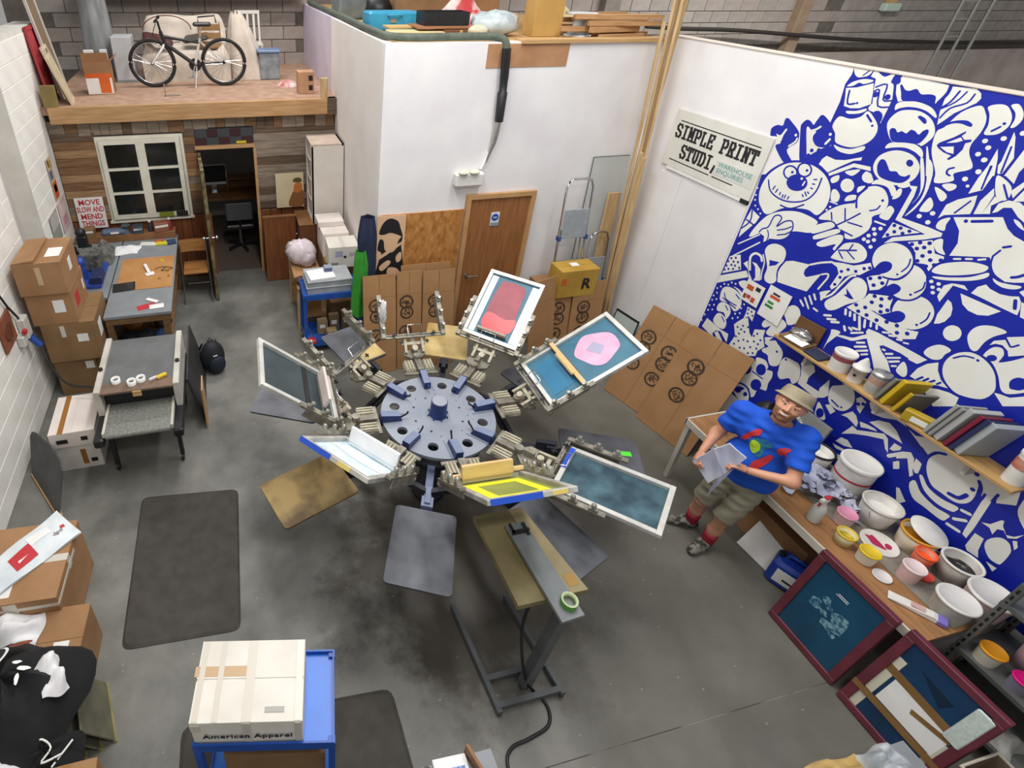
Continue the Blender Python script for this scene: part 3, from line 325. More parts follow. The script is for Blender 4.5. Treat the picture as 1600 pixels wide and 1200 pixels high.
BLUE = mat('mural_blue', '#0a1f9c', '#0d25a6', .5, scale=5)
MWH = mat('mural_white', '#e3e4dc', '#eceee8', .6, scale=3)
def mural():
    t = thing('mural', 'blue and white cartoon mural of faces, bubbles and leaves painted on the wall', 'mural', (4.82, 2.2, .65))
    mbs = {}
    for rec in MURAL.split('|'):
        hd, pts = rec.split(':'); lv = int(hd[0]); ty = hd[1]; w = float(hd[2:]) / 1000
        P = [tuple(float(q) / 1000 for q in p.split(',')) for p in pts.split(' ')]
        polys = []
        if ty == 's': polys.append(catmull(P, True, 4))
        elif ty == 'p': polys.append(P)
        elif ty == 'd':
            rr = abs(P[-1][0])
            for c in P[:-1]: polys.append([(c[0] + rr*math.cos(a*PI/5), c[1] + rr*math.sin(a*PI/5)) for a in range(10)])
        else:
            Q = catmull(P, False, 3) if len(P) > 2 else P
            # rounded ends: a short taper at both tips
            l, r = ribbon(Q, w); polys.append(l + r[::-1])
            for e in (Q[0], Q[-1]): polys.append([(e[0] + w/2*math.cos(a*PI/4), e[1] + w/2*math.sin(a*PI/4)) for a in range(8)])
        for pg in polys: mbs.setdefault(lv, []).append(pg)
    import mathutils.geometry as G
    for lv, pgs in sorted(mbs.items()):
        mb = MB(); x = -.0006*(lv+1) - .0004
        for k, pg in enumerate(pgs):
            # drop repeated points
            q = []
            for p in pg:
                p = (min(max(p[0], -.6), 5.5), min(p[1], 3.733))
                if not q or math.dist(p, q[-1]) > 1e-4: q.append(p)
            if len(q) < 3: continue
            xx = x - k*.0000025
            tri = G.tessellate_polygon([[Vector((a, b, 0)) for a, b in q]])
            vs = [(xx, a-2.2, b-.65) for a, b in q]
            fs = []
            for a, b, c in tri:
                n = (Vector(vs[b])-Vector(vs[a])).cross(Vector(vs[c])-Vector(vs[a]))
                fs.append((a, b, c) if n.x < 0 else (a, c, b))
            mb.add(vs, fs)
        o = mb.build('blue_paint' if lv % 2 == 0 else 'white_paint', BLUE if lv % 2 == 0 else MWH, t, kind='stuff')
mural()

# ---------------------------------------------------------------- plank wall, window, doorway, loft
PLK = [mat('old_plank_%s' % n, a, b, .8, scale=4, stretch=(1, 10, 10), bump=.15) for n, a, b in
       (('brown', '#6f5238', '#8a6a4b'), ('grey', '#7d6f60', '#97897a'), ('red', '#7b5639', '#94694a'), ('dark', '#554536', '#6b5846'), ('tan', '#8f6f4c', '#a98a66'))]
wk = struct(MB().box(-2.22, 7.93, 0, -1.66, 8.0, 2.62).box(-1.66, 7.93, 0, -.36, 8.0, 1.08).box(-1.66, 7.93, 2.26, -.36, 8.0, 2.62).box(-.54, 7.93, 1.08, -.36, 8.0, 2.26)
            .box(.44, 7.93, 0, 1.64, 8.0, 2.62).box(-.36, 7.93, 2.08, .44, 8.0, 2.62).build('wall_planked', DARK))
rnd = random.Random(11)
def plank(x0, x1, z0, z1, m=None, y=7.93):
    d = rnd.uniform(.012, .024)
    MB().rbox(x0, y-d, z0, x1, y, z1, .003).build('plank', m or rnd.choice(PLK), wk)
z = 1.08
while z < 2.24:
    h = .115
    plank(-2.215, -1.672, z, z+h-.004)
    plank(-.545, -.365, z, z+h-.004)
    plank(.445, 1.635, z, z+h-.004, rnd.choice([PLK[1], PLK[1], PLK[4], PLK[3]]))
    z += h
x = -2.215
while x < 1.6:                                                   # short upright boards under the beam
    wd = rnd.choice([.12, .16, .2])
    x1 = min(x+wd, 1.635)
    plank(x, x1-.004, 2.30 if not (-.36 < x < .44) else 2.34, 2.50, rnd.choice([PLK[1], PLK[1], PLK[0], PLK[4] if x < -1.5 else PLK[3]])); x = x1
RED = mat('varnished_pine_panelling', '#6d3d20', '#84502c', .5, scale=4, stretch=(10, 10, 1))
x = -2.215
while x < -.4:
    MB().rbox(x, 7.915, .0, x+.146, 7.93, 1.06, .004).build('panelling_board', RED, wk); x += .15
for x in (.46, .63, .80, .97, 1.14, 1.31, 1.47): MB().rbox(x, 7.90, 0, x+.16, 7.93, 1.06, .004).build('panelling_board', RED, wk)
# window of two casements, three panes each
win = struct(MB().box(-1.68, 7.90, 1.06, -1.64, 7.97, 2.28).box(-.57, 7.90, 1.06, -.53, 7.97, 2.28).box(-1.64, 7.90, 2.24, -.57, 7.97, 2.28).box(-1.70, 7.87, 1.03, -.51, 7.97, 1.06).build('window_1', WFRAME))
for cx in (-1.37, -.84):
    ca = MB()
    for xx in (cx-.265, cx+.205): ca.box(xx, 7.86, 1.085, xx+.06, 7.92, 2.238)
    for zz in (1.085, 1.46, 1.81, 2.175): ca.box(cx-.205, 7.865, zz, cx+.205, 7.915, zz + (.063 if zz in (1.085, 2.175) else .035))
    co = ca.build('casement', WFRAME, win)
    for za, zb in ((1.148, 1.46), (1.495, 1.81), (1.845, 2.175)): MB().box(cx-.205, 7.885, za, cx+.205, 7.889, zb).build('pane', GLASSD, co)
MB().box(-1.60, 8.02, 1.1, -1.25, 8.04, 2.2).build('curtain', mat('grey_net_curtain', '#7d817c', '#555955', .8, scale=6, stretch=(14, 1, .6)), win)
# doorway trim, leaf standing open
dr = struct(MB().box(-.38, 7.86, 2.05, .45, 7.93, 2.10).box(.43, 7.88, 0, .47, 7.96, 2.05).build('door_2', PINEX))
leaf = MB().box(0, -.02, .02, .045, .78, 2.0).build('door_leaf', mat('flaking_green_door_paint', '#7d7550', '#4a3b26', .7, scale=9, lo=.4, hi=.6), dr)
leaf.location = (-.315, 7.12, 0); leaf.rotation_euler.z = .062
for s in (-1, 1):
    k = MB().cyl((.022, .06, 1.0), (.022+s*.07, .06, 1.0), .012).ball((.022+s*.085, .06, 1.0), .03)
    k.build('door_knob', CHROME, leaf)
ck = MB().box(-.36, 7.90, 2.10, .44, 7.93, 2.325).build('transom_panel', mat('slate_panel', '#3c4145', None, .5), dr)
MAR = mat('maroon_checks', '#3b1a1f', None, .5)
for i in range(5):
    for j in range(2):
        if (i+j) % 2 == 0: MB().rbox(-.36+i*.16, 7.893, 2.10+j*.112, -.36+i*.16+.15, 7.90, 2.10+j*.112+.108, .003).build('check', MAR, ck)
tp = MB().box(.20, 7.885, 2.11, .34, 7.893, 2.145).build('sticker', mat('yellow_sticker', '#c9b12a', None, .6), ck)
# loft: deck, beam, posts
lf = struct(MB().box(-2.22, 7.84, 2.60, 1.638, 10.79, 2.70).build('loft_deck', BOARD))
MB().rbox(-2.13, 7.78, 2.495, 1.50, 7.84, 2.705, .004).build('beam', PINEX, lf)
MB().box(1.50, 7.80, 2.48, 1.637, 7.93, 2.70).build('trimmer', PLK[3], lf)
MB().rbox(-2.16, 7.80, 2.70, -1.99, 7.86, 2.97, .004).build('newel_post', mat('olive_board', '#7c6a3c', '#8d7b49', .7, scale=5), lf)
MB().rbox(1.42, 7.82, 2.70, 1.52, 7.88, 2.97, .004).build('newel_post', PINEZ, lf)
# office behind the doorway
of = struct(MB().box(-2.2, 10.3, 0, 1.62, 10.4, 2.6).build('wall_office', mat('office_wall', '#8c8a85', '#98968f', .8, scale=2)))
MB().box(-2.2, 8.0, .0, 1.62, 10.3, .006).build('carpet', mat('office_carpet', '#4c4038', '#5b4d43', .95, scale=30), fo)

# brown fire door in the partition
d1 = struct(MB().box(2.70, 5.47, 0, 2.755, 5.56, 2.075).box(3.525, 5.47, 0, 3.58, 5.56, 2.075).box(2.755, 5.47, 2.02, 3.525, 5.56, 2.075).build('door_1', mat('door_lining', '#b58a5a', '#c49a6a', .5, scale=5)))
lf1 = MB().box(2.758, 5.50, .01, 3.522, 5.545, 2.015).build('door_leaf', DOORW, d1)
h = MB().cyl((2.83, 5.50, 1.0), (2.83, 5.44, 1.0), .012).cyl((2.83, 5.445, 1.0), (2.96, 5.445, .995), .011).lathe([(.026, 0), (.026, .006)], 14, Matrix.Translation((2.83, 5.497, 1.0)) @ Matrix.Rotation(PI/2, 4, 'X'))
h.build('door_handle', CHROME, lf1)
dsn = MB().box(3.045, 5.494, 1.66, 3.155, 5.50, 1.83).build('fire_door_notice', mat('notice_white', '#dfe3ea', None, .5), lf1)
MB().lathe([(.045, 0), (.045, .003)], 20, Matrix.Translation((3.10, 5.494, 1.765)) @ Matrix.Rotation(PI/2, 4, 'X')).build('blue_disc', mat('notice_blue', '#1d4fa3', None, .5), dsn)
MB().box(3.05, 5.49, 1.655, 3.15, 5.494, 1.70).build('text_band', mat('band_grey', '#8d9aa3', None, .5), dsn)
MB().cyl((3.075, 5.4925, 1.765), (3.075, 5.489, 1.765), .001).box(3.075, 5.4895, 1.757, 3.125, 5.491, 1.762).box(3.075, 5.4895, 1.768, 3.125, 5.491, 1.773).build('text_lines', mat('notice_white', '#dfe3ea'), dsn)
# ================================================================== eight-colour rotary printing press
CREAM = mat('cream_casting', '#77736a', '#a09b8d', .45, .4, scale=14)
CREAML = mat('pale_casting', '#a39d89', '#c2bca8', .5, .2, scale=14)
PLATE = mat('press_plate_grey', '#8b92a0', '#9aa1ad', .45, .2, scale=3)
PBLUE = mat('press_blue', '#172a60', '#203872', .4, scale=8)
PBLUEL = mat('press_blue_pale', '#6a7694', '#828ca6', .45, scale=8)  # paler grey-blue for the lever tops and one platen arm
NAVY = mat('press_dark_frame', '#1b1d26', '#262933', .5, scale=6)
PLAT = mat('scuffed_aluminium_platen', '#4f5157', '#6c6e75', .42, .55, scale=5, lo=.3, hi=.7)
PLATG = mat('golden_reflection_platen', '#b99a5c', '#dcc78e', .45, .2, scale=4)  # bright aluminium: the golden reflection is put into the colour
PLATT = mat('tan_stained_platen', '#5f4a2c', '#a08754', .55, scale=4, lo=.38, hi=.62)
KNOBS = mat('steel_knob', '#9d9c95', '#b5b4ac', .35, .8, scale=10)
PC = (1.604, 3.253)
press = thing('screen_printing_press', 'large round eight-arm screen printing press in the middle of the floor', 'printing press', (PC[0], PC[1], 0))
def disc_with_holes(R0, holes, z0, z1, n=64):
    import mathutils.geometry as G
    loops = [[Vector((R0*math.cos(2*PI*i/n), R0*math.sin(2*PI*i/n), 0)) for i in range(n)]]
    for x, y, r in holes:
        k = 18 if r > .02 else 8
        loops.append([Vector((x+r*math.cos(-2*PI*i/k), y+r*math.sin(-2*PI*i/k), 0)) for i in range(k)])
    tri = G.tessellate_polygon(loops); flat = [p for l in loops for p in l]; N = len(flat)
    vs = [(p.x, p.y, z1) for p in flat] + [(p.x, p.y, z0) for p in flat]; fs = []
    for a, b, c in tri:
        up = (flat[b]-flat[a]).cross(flat[c]-flat[a]).z > 0
        t = (a, b, c) if up else (a, c, b); fs.append(t); fs.append(tuple(N+i for i in t[::-1]))
    o = 0
    for l in loops:
        k = len(l)
        for i in range(k): j = (i+1) % k; fs.append((o+i, N+o+i, N+o+j, o+j))
        o += k
    return MB().add(vs, fs)
rad = math.radians
holes = [(.385*math.cos(rad(18.5+45*k)), .385*math.sin(rad(18.5+45*k)), .045) for k in range(8)]
holes += [(r*math.cos(rad(a)), r*math.sin(rad(a)), q) for k in range(8) for r, a, q in ((.22, 10+45*k, .011), (.26, 30+45*k, .006))]
disc_with_holes(.50, holes, .955, .985).build('index_plate', PLATE, press)
hub = MB().lathe([(.078, .985), (.074, .99), (.070, 1.14)], 28).build('hub', PBLUE, press)
MB().lathe([(.066, 1.1405), (.064, 1.146), (.0, 1.147)], 28, None, False).build('hub_cap', mat('hub_cap_grey', '#a3a7b3', None, .4, .3), hub)
bl = MB()
for k in range(8):
    a = 2*PI*k/8; bl.cyl((.088*math.cos(a), .088*math.sin(a), .985), (.088*math.cos(a), .088*math.sin(a), 1.0), .008, n=6)
bl.build('hub_bolts', PBLUE, hub, kind='stuff')
MB().lathe([(.16, .0), (.16, .05), (.10, .08), (.10, .955)], 24).build('column', NAVY, press)
MB().lathe([(.30, .70), (.42, .74), (.42, .80), (.1, .82)], 32).build('lower_carousel', NAVY, press)
for k in range(4):
    a = rad(-25 + 90*k); c, s = math.cos(a), math.sin(a)
    MB().bar((.1*c, .1*s, .70), (.78*c, .78*s, .05), .07, .07).box(-.05, -.05, 0, .05, .05, .05, Matrix.Translation((.80*c, .80*s, 0))).build('leg', NAVY, press)
rp = [(.70*math.cos(rad(19.5+45*k)), .70*math.sin(rad(19.5+45*k)), .80) for k in range(8)]
for k in range(8):
    MB().bar(rp[k], rp[(k+1) % 8], .035, .05).bar([q*.94 for q in rp[k][:2]]+[.78], [q*.94 for q in rp[(k+1) % 8][:2]]+[.78], .02, .03).build('rail', NAVY, press)
# platens
def rrect(x0, x1, w, r=.03, n=4):
    pts = []
    for cx, cy, a0 in ((x1-r, w/2-r, 0), (x0+r, w/2-r, 90), (x0+r, -w/2+r, 180), (x1-r, -w/2+r, 270)):
        for i in range(n+1): a = rad(a0+90*i/n); pts.append((cx+r*math.cos(a), cy+r*math.sin(a)))
    return pts
for k, (r0, m, L) in enumerate([(1.02, PLAT, .60), (1.0, PLATG, .60), (1.06, PLAT, .62), (1.06, PLAT, .62), (.97, PLATT, .64), (.90, PLAT, .62), (.96, PLAT, .64), (1.06, PLAT, .64)]):
    o = MB().prism(rrect(r0, r0+L, .455), .835, .852).build('platen', m, press); o.rotation_euler.z = rad(19.5+45*k)
    MB().box(.38, -.03, .76, r0+.2, .03, .80).box(r0-.12, -.045, .80, r0-.03, .045, .86).box(r0-.2, -.02, .80, r0-.05, .02, .88).box(r0+.05, -.06, .80, r0+.16, .06, .835).build('platen_arm', PBLUEL if k == 5 else NAVY, o)
    if k == 7: MB().box(r0+L-.18, -.14, .852, r0+L-.07, -.09, .854, Matrix.Rotation(.1, 4, 'Z')).build('green_tape', mat('neon_green_tape', '#56e03a', None, .6), o)
    if k == 2: MB().prism([(r0+.02, -.22), (r0+.25, -.22), (r0+.02, .22)], .852, .8535).build('golden_reflection', PLATG, o)  # triangle of painted golden reflection on the aluminium
# print heads
blk = MB().box(-.075, -.045, 0, .075, .045, .022)
for y in (-.03, -.0, .03): blk.cyl((-.07, y, .03), (.07, y, .03), .0105, n=8)
blk_me = blk.build('spring_block', CREAML).data; bpy.data.objects.remove(bpy.data.objects['spring_block'])
body = MB().box(.53, -.16, .99, .56, .16, 1.005).box(.55, -.03, .995, .74, .03, 1.045).cyl((.735, 0, 1.0), (.735, 0, 1.075), .035, n=14).box(.60, -.15, .985, .71, .15, .997)
body.prism([(.74, -.05), (.80, -.11), (.87, -.11), (.87, .11), (.80, .11), (.74, .05)], 1.0, 1.03).box(.78, -.02, 1.03, .86, .02, 1.09)
body_me = body.build('print_head', CREAM).data; bpy.data.objects.remove(bpy.data.objects['print_head'])
lv = MB().add([(.33, -.032, .99), (.52, -.032, .99), (.52, .032, .99), (.33, .032, .99), (.35, -.032, 1.045), (.52, -.032, 1.065), (.52, .032, 1.065), (.35, .032, 1.045)],
              [(0, 3, 2, 1), (4, 5, 6, 7), (0, 1, 5, 4), (1, 2, 6, 5), (2, 3, 7, 6), (3, 0, 4, 7)])
lv_me = lv.build('lever_cover', PBLUE).data; bpy.data.objects.remove(bpy.data.objects['lever_cover'])
lt_me = MB().add([(.35, -.030, 1.0455), (.515, -.030, 1.0655), (.515, .030, 1.0655), (.35, .030, 1.0455)], [(0, 1, 2, 3)]).box(.30, -.055, .986, .50, -.050, .990).build('lever_top', PBLUEL).data; bpy.data.objects.remove(bpy.data.objects['lever_top'])
lh_me = MB().tube([(.345, .0, 1.0), (.31, .01, 1.03), (.285, .012, 1.05), (.28, .012, 1.07)], .008, 6).build('lever_handle', BLACK).data; bpy.data.objects.remove(bpy.data.objects['lever_handle'])
# tilting clamp frame, local x runs outward along the screen
cb_me = MB().box(-.055, -.33, -.005, -.02, .33, .030).box(-.03, -.325, .03, -.02, .325, .042).cyl((-.04, .335, .012), (-.04, -.335, .012), .012, n=8).build('crossbar', CREAM).data; bpy.data.objects.remove(bpy.data.objects['crossbar'])
ar = MB().box(-.05, -.022, .035, .40, .022, .052).box(-.05, .016, -.03, .34, .022, .04)
for x in (.04, .18, .32): ar.box(x-.03, -.018, .052, x+.03, .018, .075)
ar_me = ar.build('clamp_arm', CREAM).data; bpy.data.objects.remove(bpy.data.objects['clamp_arm'])
kn_me = MB().lathe([(.016, 0), (.018, .004), (.018, .032), (.014, .036)], 10).build('clamp_knob', KNOBS).data; bpy.data.objects.remove(bpy.data.objects['clamp_knob'])
yk_me = MB().box(-.24, -.02, -.06, -.03, .02, -.03).cyl((-.16, 0, -.03), (-.16, 0, .03), .028, n=12).box(-.2, -.10, -.05, -.05, -.075, .0).box(-.2, .075, -.05, -.05, .10, .0).box(-.12, -.12, -.045, -.09, .12, -.02).build('yoke', CREAML).data; bpy.data.objects.remove(bpy.data.objects['yoke'])
tw_me = MB().cyl((0, 0, 0), (0, 0, .03), .005, n=6).box(-.022, -.006, .03, .022, .006, .042).box(-.006, -.022, .03, .006, .022, .042).build('wing_knob', BLACK).data; bpy.data.objects.remove(bpy.data.objects['wing_knob'])
wl_me = MB().tube([(-.03, -.07, .04), (-.03, -.07, .10), (.05, -.07, .12), (.05, .07, .12), (-.03, .07, .10), (-.03, .07, .04)], .005, 6).build('wire_loop', CHROME).data; bpy.data.objects.remove(bpy.data.objects['wire_loop'])
# angle, near-edge radius, near-edge height, tilt, screen width, screen length
HEADS = [(41.8, 1.05, 1.15, 37, .57, .75), (86, .95, 1.19, 40, .57, 0), (131, .95, 1.18, 30, .57, 0), (176.8, .94, 1.27, 40, .57, .75),
         (-141.3, .97, 1.28, 38.8, .56, .62), (-92.1, .94, 1.25, 41.9, .57, .73), (-50.3, 1.07, 1.06, 6, .50, .74), (-1.7, .90, 1.17, 33.5, .59, .90)]
TILT = []
for a, r0, z0, t, sw, sl in HEADS:
    h = child('print_head', body_me, press, (0, 0, 0), (0, 0, rad(a)))
    child('lever_cover', lv_me, h); child('lever_top', lt_me, h); child('lever_handle', lh_me, h)
    for s in (-1, 1): child('spring_block', blk_me, h, (.635, s*.095, 1.0))
    T = Matrix.Translation((r0, 0, z0)) @ Matrix.Rotation(-rad(t), 4, 'Y')
    TILT.append(Matrix.Translation((PC[0], PC[1], 0)) @ Matrix.Rotation(rad(a), 4, 'Z') @ T)
    def tc(nm, me, loc, rot=(0, 0, 0)):
        o = child(nm, me, h); o.matrix_local = T @ Matrix.Translation(loc) @ Matrix.Rotation(rot[2], 4, 'Z') @ Matrix.Rotation(rot[0], 4, 'X'); return o
    tc('crossbar', cb_me, (0, 0, 0)); tc('yoke', yk_me, (0, 0, 0))
    for s in (-1, 1):
        tc('clamp_arm', ar_me, (0, s*.305, 0), (0, 0, 0 if s > 0 else 0))
        for x in (.04, .18, .32): tc('clamp_knob', kn_me, (x, s*.305, .075))
        tc('wing_knob', tw_me, (-.1, s*.13, -.01)); tc('wing_knob', tw_me, (-.03, s*.2, .03))
    tc('wire_loop', wl_me, (0, 0, 0))

# ---------------------------------------------------------------- screens clamped in the press
ALU = mat('aluminium_frame', '#c3c3be', '#dcdcd6', .4, .35, scale=8)
ALUD = mat('inky_aluminium_frame', '#a09e98', '#c5c3bd', .5, .3, scale=9)
def blob(cx, cy, rx, ry, n, seed, jit=.18):
    q = random.Random(seed); return catmull([(cx+rx*math.cos(2*PI*i/n)*(1+q.uniform(-jit, jit)), cy+ry*math.sin(2*PI*i/n)*(1+q.uniform(-jit, jit))) for i in range(n)], True, 3)
def flat(poly, z, name, m, par):
    import mathutils.geometry as G
    tri = G.tessellate_polygon([[Vector((a, b, 0)) for a, b in poly]]); vs = [(a, b, z) for a, b in poly]; fs = []
    for a, b, c in tri:
        n = (Vector(vs[b])-Vector(vs[a])).cross(Vector(vs[c])-Vector(vs[a])); fs.append((a, b, c) if n.z > 0 else (a, c, b))
    return MB().add(vs, fs).build(name, m, par)
def screen(idx, label, fm, mesh_m, fw=.038, th=.034):
    a, r0, z0, t, W, L = HEADS[idx]
    s = thing('printing_screen', label, 'screen', group='screens in the press'); s.matrix_world = TILT[idx]
    for nm, b in (('frame_rail', (0, -W/2, 0, fw, W/2, th)), ('frame_rail', (L-fw, -W/2, 0, L, W/2, th)), ('frame_rail', (fw, -W/2, 0, L-fw, -W/2+fw, th)), ('frame_rail', (fw, W/2-fw, 0, L-fw, W/2, th))):
        MB().rbox(*b, r=.003).build(nm, fm, s)
    MB().box(fw-.002, -W/2+fw-.002, .002, L-fw+.002, W/2-fw+.002, .004).build('mesh', mesh_m, s)
    return s, W, L
TEAL = mat('teal_emulsion', '#34677f', '#3e738b', .45, scale=4)
BLUEE = mat('bright_blue_emulsion', '#146a92', '#1d759d', .4, scale=4)
s0, W, L = screen(0, 'screen with wet red ink clamped in the back right of the press', ALU, TEAL)
P1 = mat('white_screen_tape', '#d3e2ee', '#e6eef4', .5, scale=5)
for y in (-W/2+.04, W/2-.105): MB().box(.05, y, .0045, L-.05, y+.065, .006).build('tape_strip', P1, s0)
flat(catmull([(.16, -.14), (.14, .0), (.16, .12), (.40, .15), (.62, .13), (.67, .10), (.66, -.11), (.5, -.14)], True, 4), .0062, 'dried_ink', mat('red_ink_film', '#8f2a3e', '#a0384c', .4, scale=6), s0)
flat(catmull([(.13, -.13), (.11, .02), (.14, .14), (.26, .15), (.30, .10), (.27, -.05), (.30, -.16), (.2, -.17)], True, 4), .0075, 'wet_ink', mat('red_ink_wet', '#d00c20', '#da1a2c', .3, scale=6), s0)
s7, W, L = screen(7, 'long screen flooded with pale pink ink on the right of the press', ALU, TEAL)
flat([(.08, -.19), (.30, -.17), (.30, .19), (.10, .19)], .0062, 'emulsion_patch', BLUEE, s7)
flat(blob(.62, .02, .20, .17, 11, 4), .0062, 'ink', mat('pale_pink_ink', '#e79fc0', '#efb3ce', .3, scale=6), s7)
flat([(.60, -.06), (.68, .0), (.63, .10), (.53, .06)], .0074, 'open_stencil', mat('stencil_lilac', '#a9a6c0', None, .5), s7)
s6, W, L = screen(6, 'dark teal screen lowered flat at the front right of the press', ALU, mat('mottled_teal_emulsion', '#1e3a48', '#4d6f7b', .45, scale=5, lo=.4, hi=.75))
MB().box(-.001, W/2-.26, .034, .036, W/2-.02, .0355).build('blue_tape', mat('blue_tape', '#1d4fc0', None, .5), s6)
s5, W, L = screen(5, 'screen edged with bright yellow ink at the front of the press', ALUD, mat('olive_emulsion', '#7f8a42', '#8d984e', .4, scale=5))
YEL = mat('yellow_ink', '#f4ee10', '#f8f33a', .3, scale=5)
for b in ((.12, -.2, .20, .2), (.20, -.2, .55, -.135), (.20, .135, .55, .2), (.55, -.2, .60, .2)): MB().box(b[0], b[1], .0045, b[2], b[3], .0065).build('ink_band', YEL, s5)
MB().box(L, -W/2+.02, -.001, L+.002, .06, .035).build('blue_tape', mat('blue_tape', '#1d4fc0', None, .5), s5)
MB().box(L, .12, .005, L+.002, .22, .03).build('yellow_tape', mat('yellow_tape', '#d8c36a', None, .5), s5)
s4, W, L = screen(4, 'pale blue screen smeared with white ink at the front left of the press', ALUD, mat('white_ink_film', '#b9d6e6', '#e2eef4', .35, scale=7))
MB().box(L, -W/2, -.001, L+.002, -W/2+.26, .036).build('blue_tape', mat('blue_tape', '#1d4fc0', None, .5), s4)
MB().box(L, .04, .002, L+.002, .14, .030).build('yellow_tape', mat('yellow_tape', '#d8c36a', None, .5), s4)
flat(blob(.22, 0, .09, .24, 9, 5, .1), .0065, 'ink', mat('white_ink', '#f1f3f4', None, .3), s4)
s3, W, L = screen(3, 'dark grey screen standing tilted up on the left of the press', ALU, mat('dark_slate_emulsion', '#2c383d', '#39464b', .45, scale=4))
MB().box(.25, -W/2+.04, .005, .30, W/2-.04, .009).build('ink_edge', BLACK, s3)
# flood bars and squeegees lying in the screens
def squeegee(idx, u, wd, col, label, tilt=.9, h=.10, blade='#c9b48a'):
    q = thing('squeegee', label, 'squeegee', group='squeegees left in the screens')
    q.matrix_world = TILT[idx] @ Matrix.Translation((u, 0, .012)) @ Matrix.Rotation(-tilt, 4, 'Y')
    MB().rbox(-.012, -wd/2, .03, .014, wd/2, h, .004).build('holder', col, q)
    MB().box(-.004, -wd/2+.004, 0, .005, wd/2-.004, .03).build('blade', mat('blade_'+blade, blade, None, .5), q)
    return q
WOODL = mat('pale_beech', '#cfae78', '#ddc08e', .5, scale=5, stretch=(8, 1, 8))
squeegee(5, .06, .38, WOODL, 'wide wooden squeegee resting in the yellow screen', -.3, .13)
squeegee(4, .06, .42, mat('white_flood_bar', '#dcdde0', '#ececec', .35, scale=5), 'white metal flood bar standing in the pale blue screen', -.3, .14, '#eceff1')
squeegee(3, .14, .40, mat('pinkish_flood_bar', '#cdbdb8', '#dccfc9', .35, scale=5), 'pinkish grey flood bar standing in the dark grey screen', -.2, .13, '#8d8880')
squeegee(0, .07, .30, mat('grey_worn_wood', '#9c8f7d', '#b3a694', .6, scale=6), 'worn grey wooden squeegee at the foot of the red screen', -.3, .07, '#4a4038')
squeegee(7, .36, .28, WOODL, 'wooden squeegee with inky blade lying across the pink screen', .8, .09, '#6d5240')
bb = MB().rbox(-.02, -.30, .0, .02, .30, .03, .004).build('wooden_bar', WOODL); bb.matrix_world = TILT[7] @ Matrix.Translation((.33, 0, .036))
tag(bb, 'wooden bar lying across the middle of the pink screen', 'bar')
bb = MB().rbox(-.02, -.30, .0, .02, .30, .03, .004).build('wooden_bar', WOODL); bb.matrix_world = TILT[5] @ Matrix.Translation((.03, 0, .040))
tag(bb, 'wooden bar at the press end of the yellow screen', 'bar')
rg = MB().ball((0, 0, .12), .034, .030, .13, 14, 12, jit=.20).ball((.01, .012, .03), .03, .035, .05, 12, 8, jit=.25)
ro = rg.build('rag', mat('white_rag', '#e8e9ea', '#f2f2f2', .9, scale=6)); ro.location = tuple((TILT[1] @ Vector((.12, .30, .05)))); tag(ro, 'white rag draped over an empty clamp at the back of the press', 'rag')
# ================================================================== left side of the room
CARD = mat('brown_cardboard', '#96704c', '#a47d58', .8, scale=4)
CARDD = mat('dark_cardboard', '#80623f', '#8e6f4b', .8, scale=4)
CARDW = mat('white_cardboard', '#d6d2c8', '#e2dfd7', .7, scale=4)
CARDP = mat('pinkish_white_card', '#d9cfc9', '#e4dcd6', .7, scale=4)
TAPEB = mat('brown_parcel_tape', '#9a6a35', None, .3)
TAPEC = mat('clear_parcel_tape', '#c4a684', None, .25)
TAPEW = mat('pale_parcel_tape', '#cfc9bd', None, .3)
PAPER = mat('white_paper', '#e6e6e4', '#efefed', .7, scale=9)
INK = mat('black_print', '#1b1b1d', None, .6)
REDP = mat('red_print', '#c03038', None, .5)
def carton(label, loc, sx, sy, sz, rz=0, m=None, tape=None, stickers=(), group=None, seam='x', gap=.006, name='cardboard_box'):
    """closed carton; stickers: (side, u, v, w, h, material) with side f (front, -y), r (right, +x), t (top)"""
    t = thing(name, label, 'box', loc, rz, group); m = m or CARD
    MB().rbox(-sx/2, -sy/2, 0, sx/2, sy/2, sz-.004, .004).build('carton', m, t)
    if seam == 'x':
        for a, b in ((-sy/2, -gap/2), (gap/2, sy/2)): MB().box(-sx/2, a, sz-.004, sx/2, b, sz).build('flap', m, t)
    else:
        for a, b in ((-sx/2, -gap/2), (gap/2, sx/2)): MB().box(a, -sy/2, sz-.004, b, sy/2, sz).build('flap', m, t)
    if tape:
        w = .028
        if seam == 'x': q = MB().box(-sx/2-.001, -w, sz, sx/2+.001, w, sz+.001).box(sx/2, -w, sz-.12, sx/2+.001, w, sz)
        else: q = MB().box(-w, -sy/2-.001, sz, w, sy/2+.001, sz+.001).box(-w, -sy/2-.001, sz-.12, w, -sy/2, sz)
        q.build('tape', tape, t)
    for k_, (sd, u, v, w, h, sm) in enumerate(stickers):
        q = MB(); e_ = .0015+.0004*k_
        if sd == 'f': q.box(u-w/2, -sy/2-e_, v-h/2, u+w/2, -sy/2+.001, v+h/2)
        elif sd == 'r': q.box(sx/2-.001, u-w/2, v-h/2, sx/2+e_, u+w/2, v+h/2)
        else: q.box(u-w/2, v-h/2, sz-.001, u+w/2, v+h/2, sz+e_)
        q.build('sticker', sm, t)
    return t
